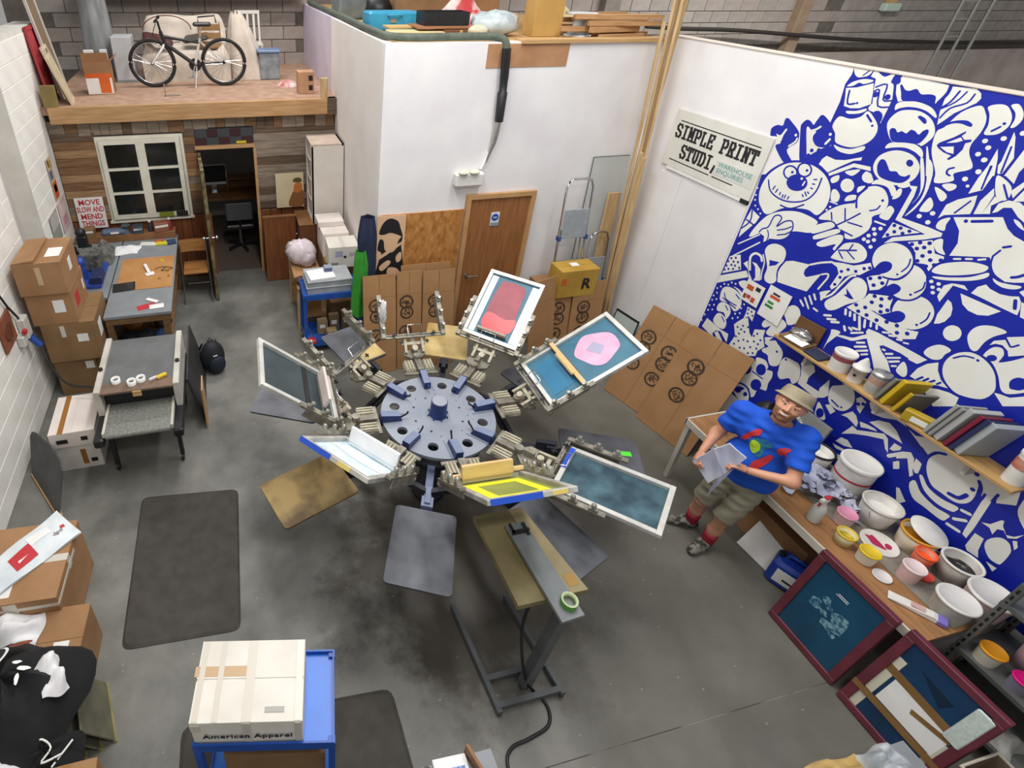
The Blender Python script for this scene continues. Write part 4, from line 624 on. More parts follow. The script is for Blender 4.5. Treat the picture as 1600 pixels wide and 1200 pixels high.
# stack of four by the wall
carton('brown box at the bottom of the tall stack by the left wall', (-1.87, 5.66, 0), .44, .56, .525, 0, CARDD, None, (('f', .15, .40, .09, .10, PAPER),), 'brown boxes stacked by the wall')
carton('wide brown box, third from the top of the left wall stack', (-1.81, 5.62, .525), .54, .62, .50, 0, CARDD, None, (('f', .12, .30, .11, .10, PAPER), ('r', -.12, .30, .14, .2, PAPER), ('f', -.06, .40, .045, .14, TAPEW)), 'brown boxes stacked by the wall')
carton('brown box with red label, second from the top of the left wall stack', (-1.91, 5.60, 1.025), .44, .58, .385, 0, CARD, None, (('f', .08, .22, .11, .15, PAPER), ('r', -.1, .2, .15, .16, REDP), ('r', .2, .2, .05, .12, PAPER)), 'brown boxes stacked by the wall')
b4 = carton('topmost brown box of the left wall stack, its flap sprung open', (-1.92, 5.57, 1.41), .45, .58, .365, 0, CARD, None, (('t', .12, -.05, .14, .2, PAPER), ('f', .0, .22, .05, .2, TAPEC), ('r', .0, .2, .1, .14, PAPER)), 'brown boxes stacked by the wall', seam='y', gap=.02)
MB().add([(-.22, -.28, .368), (-.015, -.28, .372), (-.015, .28, .372), (-.22, .28, .368), (-.22, -.28, .374), (-.01, -.28, .40), (-.01, .28, .385), (-.22, .28, .374)], [(0, 3, 2, 1), (4, 5, 6, 7), (0, 1, 5, 4), (1, 2, 6, 5), (2, 3, 7, 6), (3, 0, 4, 7)]).build('raised_flap', CARD, b4)
# pair of white boxes in front
carton('lower white box of the pair in front of the brown stack', (-1.70, 4.48, 0), .43, .54, .32, .02, CARDW, None, (('f', .06, .16, .05, .2, TAPEB), ('f', .14, .10, .06, .05, INK)), 'white boxes by the left wall', seam='y')
carton('upper white box with brown tape, beside the conveyor dryer', (-1.69, 4.47, .32), .41, .54, .185, .02, CARDP, None, (('t', -.10, 0, .05, .54, TAPEB), ('f', -.1, .08, .1, .05, INK), ('f', .1, .09, .06, .05, INK)), 'white boxes by the left wall', seam='y', gap=.002)

# work table
tb = thing('work_table', 'long grey topped work table running up to the window', 'table', (-1.45, 6.65, 0))
MB().rbox(-.065, -1.08, .84, .68, 1.0, .88, .004).build('table_top', mat('grey_laminate', '#7e8388', '#888d92', .5, scale=6), tb)
EDGE = mat('worn_timber', '#6b4f33', '#7f6041', .7, scale=5, stretch=(1, 8, 8))
MB().box(-.05, -1.07, .76, .66, -1.03, .84).box(.62, -1.03, .76, .66, .98, .84).build('apron', EDGE, tb)
for x in (-.02, .60):
    for y in (-1.03, .92): MB().box(x-.035, y-.035, 0, x+.035, y+.035, .84).build('leg', EDGE, tb)
MB().box(-.05, -1.0, .25, .60, .95, .28).build('shelf', EDGE, tb)
sb = thing('side_bench', 'narrow grey bench along the wall carrying the blue machine', 'bench', (-1.86, 6.86, 0))
MB().rbox(-.33, -.84, .84, .33, .88, .88, .004).build('bench_top', mat('grey_laminate', '#7e8388', '#888d92', .5, scale=6), sb)
for x in (-.29, .29):
    for y in (-.8, .84): MB().box(x-.03, y-.03, 0, x+.03, y+.03, .84).build('leg', EDGE, sb)
for i, (x, y, r, c) in enumerate(((.10, -.80, .10, '#1f2023'), (.30, -.80, .11, '#26282b'), (.47, -.78, .09, '#2b4a78'), (.47, -.5, .1, '#3d3a34'), (.10, -.5, .1, '#b07a3a'))):
    o = MB().ball((0, 0, r*.8), r*1.1, r, r*.8, 14, 8, jit=.18).build('filled_bag', mat('bag_%d' % i, c, None, .6)); o.location = (-1.45+x, 6.65+y+.02, .28)
    tag(o, ('black bag under the near end of the work table', 'second black bag under the work table', 'blue bag under the right end of the table', 'grey bag further back under the table', 'orange bag further back under the table left')[i], 'bag', 'bags under the work table')
# things on the table (top z .88)
o = MB().rbox(-.34, -.42, 0, .33, .42, .006, .002).build('cutting_board', mat('brown_board', '#b07d48', '#bd8b56', .6, scale=4)); o.location = (-1.12, 6.55, .881); tag(o, 'brown board lying on the grey work table', 'board')
t = thing('tablet', 'black tablet standing propped on the work table', 'tablet', (-1.36, 6.22, .881), .1)
MB().rbox(-.13, -.10, 0, .13, .10, .012, .003).build('body', BLACK, t); MB().box(-.11, -.085, .012, .11, .085, .0135).build('display', mat('dark_screen', '#2b2d31', None, .15), t)
def crumple(name, label, cat, loc, sx, sy, h, m, seed=1, group=None, n=12):
    q = random.Random(seed); ph = [q.uniform(0, 6.28) for _ in range(8)]
    def fn(u, v):
        e = (1-(2*u-1)**4)*(1-(2*v-1)**4)
        z = h*e*(.55+.25*math.sin(7*u+ph[0]+3*v)+.22*math.sin(11*v+ph[1]-4*u)+.1*math.sin(23*u+ph[2])*math.sin(19*v+ph[3]))
        return ((u-.5)*sx*(1+.12*math.sin(5*v+ph[4])), (v-.5)*sy*(1+.12*math.sin(6*u+ph[5])), max(z, .002))
    mb = MB().grid(fn, n, n)
    mb.grid(lambda u, v: (fn(1-u, v)[0], fn(1-u, v)[1], .0), n, n)
    o = mb.build(name, m); o.location = loc; tag(o, label, cat, group); return o
CLW = mat('white_cloth', '#dfdfe2', '#ececee', .9, scale=7)
crumple('cloth', 'white cloth bundled on the work table', 'cloth', (-1.44, 7.25, .882), .34, .26, .06, CLW, 3)
t = thing('tape_gun', 'white hand tool lying on the brown board', 'tool', (-1.12, 6.62, .889), .3)
MB().rbox(-.02, -.13, 0, .02, .12, .03, .006).build('body', PAPER, t); MB().rbox(-.05, -.18, 0, .06, -.10, .012, .004).build('foot', PAPER, t)
for i, (x, y, z, sx, sy, rz, m) in enumerate(((-1.06, 5.72, .881, .20, .10, .3, REDP), (-.94, 5.70, .881, .16, .09, .1, PAPER), (-1.0, 5.84, .881, .16, .05, -.6, PAPER))):
    o = MB().box(-sx/2, -sy/2, 0, sx/2, sy/2, .003).build('paper_card', m); o.location = (x, y, z + .003*i); o.rotation_euler.z = rz
    tag(o, ('red card on the near end of the work table', 'white card beside the red card on the work table', 'narrow white slip above the red card on the table')[i], 'card', 'cards on the work table')
o = MB().tube(catmull([(-.10, .0, .004), (-.05, .05, .004), (.05, .04, .004), (.12, .0, .004), (.06, -.04, .004), (-.02, -.05, .004), (.03, .02, .008)], False, 4), .004, 5).build('cable', BLACK); o.location = (-.92, 6.60, .888); tag(o, 'thin dark cable coiled on the brown board', 'cable')
o = MB().lathe([(.028, 0), (.028, .015), (.018, .015), (.018, 0)], 14, caps=False).build('tape_roll', mat('yellow_tape_roll', '#d2b53c', None, .5)); o.location = (-.95, 6.83, .888); tag(o, 'small yellow tape roll on the brown board', 'tape')
for i, (x, y) in enumerate(((-.86, 6.52), (-.84, 6.40), (-.95, 6.35))):
    o = MB().lathe([(.014, 0), (.016, .01), (.008, .02)], 10).build('small_fitting', mat('brass', '#b9a15a', None, .35, .7)); o.location = (x, y, .888); tag(o, ('small brass fitting beside the coiled cable', 'small brass fitting near the table edge', 'small brass fitting nearest the camera on the board')[i], 'fitting', 'fittings on the board')
# blue machine with grey cover at the wall side
t = thing('heat_press', 'blue bench machine with a mottled grey cover on the work table', 'machine', (-1.80, 6.55, .881))
MB().rbox(-.22, -.30, 0, .18, .30, .06, .01).build('base', mat('machine_blue', '#25429a', '#2f4ea8', .4, scale=8), t)
MB().rbox(-.22, .05, .06, .14, .28, .30, .02).build('housing', mat('mottled_grey_cover', '#3c3e3c', '#6d6e68', .8, scale=18), t)
MB().cyl((-.05, -.1, .06), (-.05, -.1, .26), .06, n=14).ball((-.05, -.1, .28), .07).build('motor', mat('machine_blue', '#25429a'), t)
MB().rbox(.06, -.30, .06, .20, -.06, .16, .01).build('drawer_box', mat('machine_navy', '#1d2b55', None, .5), t)
MB().tube([(-.1, .1, .30), (-.12, .0, .46), (-.05, -.12, .48)], .022, 8).build('lever', BLACK, t)
crumple('grey_cover', 'mottled grey cloth slumped beside the blue machine', 'cloth', (-1.70, 7.12, .882), .24, .5, .22, mat('mottled_grey_cloth', '#4b4d4a', '#77786f', .9, scale=16), 9)
t = thing('bench_vice', 'dark bench vice at the wall end of the work table', 'vice', (-1.96, 7.2, .881))
MB().rbox(-.08, -.1, 0, .08, .1, .12, .01).rbox(-.06, -.06, .12, .06, .06, .30, .01).ball((0, 0, .34), .07).build('body', BLACK, t); MB().cyl((-.12, -.12, .16), (.12, -.12, .16), .01).build('handle', STEEL, t)
# clutter along the window end of the table
SHELFB = mat('brown_shelf_board', '#7c5430', '#8f6540', .6, scale=5)
o = MB().rbox(-.70, -.08, 0, .66, .08, .10, .004).build('shelf_riser', SHELFB); o.location = (-1.45, 7.63, .881); tag(o, 'brown wooden riser along the window end of the table', 'shelf')
clut = [(-1.95, '#8a6a48', .14, .12), (-1.62, '#5d6f8a', .34, .07), (-1.30, '#39424e', .14, .10), (-1.13, '#2c2d30', .07, .16), (-.98, '#8f5a44', .20, .13), (-.86, '#8a2c2c', .07, .18), (-1.46, '#4c5b66', .12, .12)]
for i, (x, c, wd, h) in enumerate(clut):
    m = mat('clutter_%d' % i, c, None, .5); t = None
    lab = ('small brown carton at the wall end of the window shelf', 'grey blue plastic sleeve lying on the window shelf', 'dark grey tool box on the window shelf', 'black bottle on the window shelf', 'brick red tin on the window shelf', 'dark red bottle at the right end of the window shelf', 'slate grey spool on the window shelf')[i]
    t = thing(('carton', 'plastic_sleeve', 'tool_box', 'bottle', 'storage_tin', 'bottle', 'spool')[i], lab, ('box', 'sleeve', 'box', 'bottle', 'tin', 'bottle', 'spool')[i], (x, 7.62, .982), .05*i)
    if i in (3, 5): MB().lathe([(wd/2, 0), (wd/2, h*.65), (wd/4, h*.8), (wd/4, h*.9)], 14).build('body', m, t); MB().lathe([(wd/3.4, h*.9), (wd/3.4, h)], 12).build('cap', PAPER, t)
    elif i == 6: MB().lathe([(.06, 0), (.06, .015), (.03, .015), (.03, .105), (.06, .105), (.06, .12)], 16).build('body', m, t)
    elif i == 1: MB().rbox(-wd/2, -.06, 0, wd/2, .06, h, .02).build('body', m, t); MB().box(-.05, -.061, .02, .06, -.06, .05).build('label', PAPER, t)
    else: MB().rbox(-wd/2, -.07, 0, wd/2, .07, h, .006).build('body', m, t); MB().box(-wd/2+.01, -.072, h*.55, wd/2-.01, -.07, h*.8).build('label', PAPER if i != 2 else CHROME, t)
for i, (x, y, sx, sy, c) in enumerate(((-1.16, 7.38, .22, .10, '#dcdcd4'), (-.98, 7.36, .16, .09, '#c7c22f'), (-.85, 7.38, .12, .12, '#2d3f66'), (-1.02, 7.43, .12, .05, '#c85a2a'))):
    o = MB().rbox(-sx/2, -sy/2, 0, sx/2, sy/2, .02+.004*i, .003).build('booklet', mat('booklet_%d' % i, c, None, .6)); o.location = (x, y, .881); o.rotation_euler.z = .2*i-.2
    tag(o, ('white booklet under the window at the table end', 'yellow pad under the window at the table end', 'navy notebook at the right end of the table', 'orange packet under the window at the table end')[i], 'booklet', 'booklets at the table end')
# sign by the window
t = thing('typographic_print', 'white print with red block lettering leaning by the window', 'sign', (-1.93, 7.86, .985), 0, rot=(-.06, 0, 0))
MB().box(-.19, 0, 0, .19, .012, .46).build('sheet', PAPER, t)
for i, s in enumerate(('MOVE', 'SLOW AND', 'MEND', 'THINGS')): text(s, .112, REDP, t, (0, -.001, .385-i*.105), (PI/2, 0, 0), bold=.0025).scale = ((.95, .62, .95, .78)[i], 1, 1)
# stickers on the window sill
for i, (x, w, c) in enumerate(((-.82, .20, '#7f8a2a'), (-.60, .16, '#1e1f22'), (-.33, .0, '#000'))):
    if w: o = MB().box(-w/2, -.006, 0, w/2, 0, .075).build('window_sticker', mat('sticker_%d' % i, c, None, .5)); o.location = (x-.08, 7.855, 1.085); tag(o, ('green sticker on the lower window rail', 'black sticker on the lower window rail')[i], 'sticker', 'window stickers')
# folding chair
ch = thing('folding_chair', 'wooden folding chair with chrome frame beside the office door', 'chair', (-.56, 7.18, 0))
CHW = mat('chair_plywood', '#a9743e', '#ba8650', .45, scale=4, stretch=(1, 8, 8))
MB().add([(-.17, .0, .45), (.17, .0, .45), (.17, .34, .47), (-.17, .34, .47), (-.17, .0, .467), (.17, .0, .467), (.17, .34, .487), (-.17, .34, .487)], [(0, 3, 2, 1), (4, 5, 6, 7), (0, 1, 5, 4), (1, 2, 6, 5), (2, 3, 7, 6), (3, 0, 4, 7)]).build('seat', CHW, ch)
MB().grid(lambda u, v: ((u-.5)*.36, .02*(1-(2*u-1)**2)+.16-.02*v, .74+.2*v), 8, 2).grid(lambda u, v: ((.5-u)*.36, .02*(1-(2*u-1)**2)+.145-.02*v, .74+.2*v), 8, 2).build('backrest', CHW, ch)
for s in (-1, 1):
    MB().tube([(s*.20, -.10, .0), (s*.19, .04, .46), (s*.18, .14, .93)], .011, 8).build('front_leg', CHROME, ch)
    MB().tube([(s*.17, .10, .46), (s*.18, .42, .0)], .011, 8).build('rear_leg', CHROME, ch)
MB().cyl((-.18, .36, .09), (.18, .36, .09), .008).build('stretcher', CHROME, ch)

# conveyor dryer
dy = thing('conveyor_dryer', 'grey and black conveyor belt dryer in front of the work table', 'dryer', (-1.02, 4.55, 0))
DG = mat('dryer_grey_lid', '#5f6163', '#6d6f71', .5, scale=5); DW = mat('dryer_white_side', '#b8b4aa', '#cbc8bf', .5, scale=5)
MB().box(-.33, -.22, .86, .33, .52, .90).build('lid', DG, dy)
for s in (-1, 1): MB().rbox(s*.355-.03, -.33, .60, s*.355+.03, .54, .93, .008).build('side_panel', DW, dy)
MB().box(-.325, -.235, .64, .325, -.19, .88).build('front_panel', BLACK, dy)
MB().box(-.33, -.335, .885, .33, -.20, .905).build('front_lip', mat('heat_stained_steel', '#6f5a4a', '#8a7466', .5, .4, scale=6), dy)
MB().rbox(-.04, -.35, .84, .04, -.335, .90, .003).build('latch', PINE, dy)
MB().box(-.325, -.18, .55, .325, .54, .62).build('lower_case', BLACK, dy)
BELT = mat('mesh_belt', '#73756f', '#8b8d86', .6, .2, scale=40)
MB().box(-.285, -.62, .655, .285, -.19, .675).cyl((-.285, -.62, .645), (.285, -.62, .645), .03, n=14).build('belt', BELT, dy)
for s in (-1, 1):
    MB().rbox(s*.35-.045, -.66, .54, s*.35+.045, .54, .64, .015).build('belt_rail', BLACK, dy)
    MB().box(s*.30-.012, -.63, .64, s*.30+.012, -.19, .69).build('belt_edge', DW, dy)
    for y in (-.42, .42): MB().box(s*.31-.02, y-.02, .08, s*.31+.02, y+.02, .56).build('leg', BLACK, dy)
    for y in (-.42, .42): MB().cyl((s*.31-.012, y, .04), (s*.31+.012, y, .04), .04, n=14).build('castor', BLACK, dy)
    MB().lathe([(.022, 0), (.022, .02)], 12, Matrix.Translation((s*.36, .0, .93))).build('knob', BLACK, dy)
MB().box(-.31, -.03+.42, .30, .31, .03+.42, .34).build('cross_brace', BLACK, dy)
for i, (x, y) in enumerate(((-.15, -.18), (.0, -.24), (.08, -.20))):
    o = MB().lathe([(.042, 0), (.042, .045), (.030, .045), (.030, 0), (.042, 0)], 18, caps=False).build('tape_roll', PAPER); o.location = (-1.02+x-.05, 4.55+y-.0, .906 if y < -.20 else .901)
    tag(o, ('leftmost white tape roll on the dryer lid', 'middle white tape roll on the dryer lid', 'rightmost white tape roll on the dryer lid')[i], 'tape', 'tape rolls on the dryer')
t = thing('tape_dispenser', 'small yellow and white tape dispenser on the dryer lid', 'tape dispenser', (-.80, 4.36, .906), .5)
MB().rbox(-.05, -.02, 0, .05, .02, .03, .006).build('body', mat('dispenser_yellow', '#d9b92c', None, .5), t); MB().box(-.12, -.008, .02, -.05, .008, .04).build('handle', PAPER, t)
# panel and backpack beside the dryer
o = MB().add([(0, 0, 0), (.02, 0, 0), (.02, 1.0, 0), (0, 1.0, 0), (-.12, .0, .62), (-.10, .0, .62), (-.10, 1.0, .62), (-.12, 1.0, .62)], [(0, 3, 2, 1), (4, 5, 6, 7), (0, 1, 5, 4), (1, 2, 6, 5), (2, 3, 7, 6), (3, 0, 4, 7)]).build('leaning_board', mat('black_board', '#2a2b2b', '#363737', .6, scale=6)); o.location = (-.50, 4.62, 0)
tag(o, 'black board leaning against the right side of the dryer', 'board')
o = MB().box(0, 0, 0, .014, .24, .55).build('offcut_board', PINE); o.location = (-.475, 4.50, 0); tag(o, 'brown plywood offcut at the dryer right side', 'board')
bp = thing('backpack', 'black backpack on the floor by the conveyor dryer', 'backpack', (-.38, 5.50, 0), .3)
BPK = mat('backpack_nylon', '#15171c', '#20242c', .7, scale=12)
MB().ball((0, 0, .21), .15, .12, .22, 16, 10).build('main_pouch', BPK, bp); MB().ball((.02, -.09, .14), .11, .07, .13, 14, 8).build('front_pouch', mat('backpack_navy', '#1a2232', None, .7), bp)
MB().tube([(-.08, .1, .36), (-.14, .16, .2), (-.1, .13, .03)], .014, 6).tube([(.08, .1, .36), (.12, .17, .2), (.08, .13, .03)], .014, 6).build('strap', BPK, bp); MB().tube([(-.03, .03, .42), (0, .04, .46), (.03, .03, .42)], .008, 6).build('grab_handle', BPK, bp)
MB().box(-.02, -.125, .29, .03, -.118, .30).build('logo_tab', PAPER, bp)

# wall fittings on the left
t = thing('wooden_plaque', 'square reddish wooden plaque on the left wall', 'plaque', (-2.217, 4.90, 1.10))
MB().rbox(0, -.16, 0, .02, .16, .34, .006).build('board', mat('reddish_wood', '#7b4530', '#8d543b', .5, scale=6), t)
MB().lathe([(.10, 0), (.10, .004), (.085, .006)], 20, Matrix.Translation((.02, 0, .17)) @ Matrix.Rotation(PI/2, 4, 'Y')).build('carved_disc', mat('dark_reddish_wood', '#693825', None, .5), t)
t = thing('socket_box', 'white industrial socket box with a blue plug on the left wall', 'socket', (-2.22, 5.22, .88))
MB().rbox(0, -.07, .10, .08, .06, .34, .01).build('casing', mat('socket_grey', '#cfcdc6', None, .5), t)
MB().rbox(0, -.18, .08, .07, -.085, .20, .01).build('isolator', mat('socket_grey', '#cfcdc6'), t); MB().cyl((.07, -.13, .22), (.09, -.13, .26), .025).build('red_switch', REDP, t)
MB().cyl((.07, -.02, .10), (.14, -.02, -.02), .035).build('blue_plug', mat('plug_blue', '#234a9c', None, .5), t)
o = MB().tube([(-2.19, 4.6, 2.3), (-2.195, 4.85, 1.9), (-2.195, 5.05, 1.45), (-2.19, 5.18, 1.23)], .012, 6).build('wall_cable', BLACK); tag(o, 'black cable running down the left wall to the socket', 'cable')
o = MB().tube(catmull([(-2.08, 5.2, .86), (-2.0, 5.05, .72), (-1.80, 4.80, .62), (-1.55, 4.72, .60), (-1.40, 4.70, .60)], False, 4), .012, 6).build('dryer_cable', BLACK); tag(o, 'black power cable from the blue plug to the dryer', 'cable')
def poster(name, label, y, z, w, h, m, parts=()):
    t = thing(name, label, 'poster', (-2.216, y, z)); MB().box(0, -w/2, 0, .006, w/2, h).build('sheet', m, t)
    for k, (a, b, c, d, mm) in enumerate(parts): MB().box(.006, a, b, .0075, c, d).build('printed_patch', mm, t)
OR = mat('poster_orange', '#c5502c', None, .6)
t = poster('illustrated_skateboard', 'narrow colourful skateboard deck hung on the white pier', 7.55, 1.58, .20, .56, mat('deck_cream', '#c6b593', None, .6), ((-.09, .02, .09, .24, OR), (-.05, .1, .06, .2, PAPER), (-.09, .28, .03, .40, mat('deck_violet', '#5b5f8e', None, .6)), (-.02, .42, .08, .52, mat('deck_gold', '#b38a3c', None, .6)), (-.07, .45, -.03, .54, INK)))
poster('framed_print', 'grey framed print low on the white pier', 7.15, 1.14, .36, .40, mat('print_grey', '#a5a49f', None, .5), ((-.16, .03, .16, .2, mat('print_green_grey', '#9aa295', None, .5)), (-.16, .2, .16, .37, mat('print_silver', '#bdbcb8', None, .5))))
poster('pink_print', 'pink print low on the white pier beside the grey one', 7.62, 1.12, .36, .42, mat('print_pink', '#d8c2c2', None, .5), ((-.12, .08, .1, .2, mat('print_rose', '#c99aa2', None, .5)), (-.1, .22, .14, .36, mat('print_pale', '#e3d6d3', None, .5))))

# anti-fatigue mats
MATM = mat('rubber_mat', '#3b3732', '#46423c', .75, scale=9)
def matt(label, pts):
    mb = MB(); c = (sum(p[0] for p in pts)/4, sum(p[1] for p in pts)/4)
    def ins(k, z):
        out = []
        for i, p in enumerate(pts):
            a = pts[i-1]; b = pts[(i+1) % 4]; R_ = .07
            q = (c[0]+(p[0]-c[0])*(1-k), c[1]+(p[1]-c[1])*(1-k))
            for s, e in ((a, 0), (b, 1)): pass
            va = Vector((a[0]-p[0], a[1]-p[1])).normalized(); vb = Vector((b[0]-p[0], b[1]-p[1])).normalized()
            for t_ in (0, .33, .66, 1):
                w1 = (1-t_)**2; w2 = t_**2; out.append((q[0]+va.x*R_*w1+vb.x*R_*w2, q[1]+va.y*R_*w1+vb.y*R_*w2, z))
        return out
    r1 = ins(0, 0); r2 = ins(.0, .006); r3 = ins(.035, .016); n = len(r1)
    f = [tuple(range(2*n, 3*n))]
    for k in range(2):
        for i in range(n): j = (i+1) % n; f.append((k*n+i, k*n+j, k*n+n+j, k*n+n+i))
    o = MB().add(r1+r2+r3, f).build('floor_mat', MATM); tag(o, label, 'mat', 'rubber floor mats')
matt('dark rubber floor mat on the left of the press', [(-1.11, 2.36), (-.24, 2.32), (-.19, 3.63), (-1.08, 3.72)])
matt('dark rubber floor mat under the blue trolley', [(-.72, .40), (.80, .36), (.77, 1.70), (-.66, 1.78)])
# dark panels leaning on the left wall
t = thing('leaning_platen', 'dark rounded platen on a timber edge leaning by the left wall', 'board', (-1.95, 3.95, 0))
la, lb, ld, lc = [Vector(q) for q in ((-.19, .28, .03), (.17, -.30, .03), (-.17, .52, .40), (.23, .02, .40))]
nn = (lb-la).cross(ld-la).normalized()*.016
def lp(u, v): return la.lerp(lb, u).lerp(ld.lerp(lc, u), v)
ring = [(.0, .0), (1, .0), (1, .8), (.93, .95), (.8, 1), (.2, 1), (.07, .95), (0, .8)]
vs = [lp(*q) for q in ring] + [lp(*q)+nn for q in ring]; n = 8
MB().add(vs, [tuple(range(n-1, -1, -1)), tuple(range(n, 2*n))] + [(i, (i+1) % n, n+(i+1) % n, n+i) for i in range(n)]).build('panel', mat('dark_panel', '#3c3d3e', '#4b4c4d', .5, scale=5), t)
MB().bar(la-Vector((0, 0, .015)), lb-Vector((0, 0, .015)), .05, .03).build('timber_edge', PINE, t)

# ---------------------------------------------------------------- boxes and shirts in the bottom left corner
bx = carton('taped brown box carrying a printed mailing bag, bottom left', (-1.72, 2.83, 0), .58, .62, .58, -.05, CARD, TAPEW, (('t', -.1, -.2, .14, .12, PAPER), ('f', -.02, .40, .09, .34, TAPEW), ('f', 0, .50, .58, .03, TAPEW), ('r', -.1, .5, .42, .03, TAPEW)), seam='x', gap=.003)
mb_ = thing('mailing_bag', 'white mailing bag with red block logo lying on the taped box', 'bag', (-1.70, 2.90, .585), .75)
def bag(u, v): return ((u-.5)*.62, (v-.5)*.30*(1+.2*(u-.5)), .035*(1-(2*u-1)**2)*(1-(2*v-1)**2)+.008*math.sin(9*u+4*v)+.012)
MB().grid(bag, 14, 8).grid(lambda u, v: (bag(1-u, v)[0], bag(1-u, v)[1], 0.003), 14, 8).build('bag', mat('mailer_white', '#ccd6dc', '#e2e9ed', .35, scale=6), mb_)
MB().grid(lambda u, v: (-.14+.16*u, -.09+.13*v, bag((-.14+.16*u)/.62+.5, (-.09+.13*v)/.30+.5)[2]+.003), 6, 4).build('red_logo', REDP, mb_)
MB().grid(lambda u, v: (-.10+.10*u, -.05+.02*v+.02*u, bag((-.10+.10*u)/.62+.5, .35)[2]+.005), 4, 1).build('logo_line', PAPER, mb_)
MB().grid(lambda u, v: (.02+.16*u, .0+.09*v, bag((.02+.16*u)/.62+.5, (.09*v)/.30+.5)[2]+.003), 6, 4).build('address_label', PAPER, mb_)
MB().grid(lambda u, v: (.24+.03*u, -.02+.03*v, bag((.24+.03*u)/.62+.5, .45)[2]+.003), 2, 2).build('red_mark', REDP, mb_)
text('dpd', .05, mat('mailer_ink', '#5d3a3f', None, .5), mb_, (.20, -.04, bag(.82, .37)[2]+.006), (0, 0, 0))
carton('smaller brown box in front of the taped box, bottom left', (-1.52, 2.30, 0), .50, .46, .42, -.06, CARD, None, (('t', .12, -.05, .1, .08, PAPER),), seam='x', gap=.003)
crumple('cloth', 'white cloth bundle on the smaller brown box', 'cloth', (-1.70, 2.40, .425), .30, .24, .16, CLW, 5)
hp = thing('storage_bin', 'clear plastic bin heaped with black shirts, bottom left corner', 'bin', (-1.66, 1.80, 0))
CLP = mat('clear_plastic', '#b8c2c4', None, .25, alpha=.45)
MB().lathe([(.22, 0), (.27, .5)], 24, caps=False).lathe([(.0, .005), (.22, .005)], 24, caps=False).build('bin', CLP, hp)
SH = mat('black_jersey', '#121214', '#1b1b1e', .9, scale=9)
def heap(name, label, loc, rx, ry, h, m, seed, cat='shirt', group='heaped shirts'):
    q = random.Random(seed); ph = [q.uniform(0, 6.28) for _ in range(6)]
    def fn(u, v):
        a = 2*PI*u; r = v
        return (rx*r*math.cos(a)*(1+.12*math.sin(3*a+ph[0])), ry*r*math.sin(a)*(1+.12*math.sin(4*a+ph[1])), h*(1-r**2.2)*(1+.15*math.sin(5*a+ph[2]+4*r)+.08*math.sin(13*a+ph[3])*r)+.02*math.sin(9*a+6*r+ph[4])*(1-r*.5))
    o = MB().grid(fn, 30, 9).build(name, m); o.location = loc; tag(o, label, cat, group); return o
h1 = heap('black_shirt', 'black shirt with a round yellow print on the heap, bottom left', (-1.55, 1.90, .50), .42, .37, .32, SH, 2)
def over(x, y): return 0
DEC = mat('print_yellow', '#e2cf27', None, .6)
def decal(par, cx, cy, rx, ry, m, nm, seed, zf, n=10, jit=.1):
    pg = blob(cx, cy, rx, ry, n, seed, jit); c = (cx, cy, zf(cx, cy)); vs = [(x, y, zf(x, y)) for x, y in pg]; k = len(vs)
    mid = [((x+cx)/2, (y+cy)/2, zf((x+cx)/2, (y+cy)/2)) for x, y in pg]
    fs = [(k*2, k+i, k+(i+1) % k) for i in range(k)] + [(i, (i+1) % k, k+(i+1) % k, k+i) for i in range(k)]
    return MB().add(vs+mid+[c], fs, True).build(nm, m, par)
zf = lambda x, y: .32*(1-min(1, math.hypot(x/.42, y/.37))**2.2)*1.12+.03
decal(h1, -.10, .13, .10, .10, PAPER, 'white_ring', 1, zf, 14, .03); decal(h1, -.10, .13, .085, .085, SH, 'black_ground', 1, lambda x, y: zf(x, y)+.003, 14, .03); decal(h1, -.09, .10, .06, .05, DEC, 'yellow_figure', 3, lambda x, y: zf(x, y)+.006); decal(h1, -.12, .16, .04, .03, PAPER, 'white_figure', 7, lambda x, y: zf(x, y)+.006)
decal(h1, .02, .24, .06, .05, mat('print_flame', '#a8521f', '#2a1208', .6, scale=30), 'flame_print', 9, zf)
for i, (x, y, rx, ry) in enumerate(((.12, .02, .03, .012), (.10, -.04, .012, .03), (.08, .06, .02, .01))): decal(h1, x, y, rx, ry, PAPER, 'white_print', 20+i, lambda a, b: zf(a, b)+.004, 9, .3)
crumple('white_shirt', 'white printed shirt crumpled on the right of the shirt heap', 'shirt', (-1.33, 1.93, .70), .16, .26, .12, CLW, 41, 'heaped shirts').rotation_euler = (0, .5, .5)
heap('white_shirt', 'white shirt lying at the front of the black shirt heap', (-1.60, 1.53, .46), .26, .16, .16, CLW, 8)
o = heap('black_bag', 'black shirt with white drawstrings at the heap front', (-1.32, 1.60, .44), .20, .14, .14, SH, 6)
MB().tube(catmull([(-.1, .0, .16), (-.03, .05, .17), (.04, .0, .16), (.0, -.06, .15), (.1, -.03, .13)], False, 4), .006, 5).tube([(.05, -.08, .12), (.14, .03, .12)], .006, 5).build('drawstring', PAPER, o)
ol = mat('olive_edge', '#8a8052', '#a59b6a', .6, scale=7)
for i in range(4):
    t = thing('platen_board', ('nearest of four spare platens leaning by the shirt heap', 'second of four spare platens leaning by the heap', 'third of four spare platens leaning by the heap', 'rearmost of four spare platens leaning by the heap')[i], 'platen', (-1.12-.085*i, 1.98-.03*i, 0), -.25, 'spare platens')
    t.rotation_euler = (0, -.42, .28)
    MB().rbox(-.014, -.19, .02, .0, .19, .36-.02*i, .004).build('board', mat('platen_grey', '#5d5c50', '#77755f', .5, .2, scale=6), t); MB().box(-.016, -.195, 0, .002, .195, .022).build('lower_edge', ol, t)
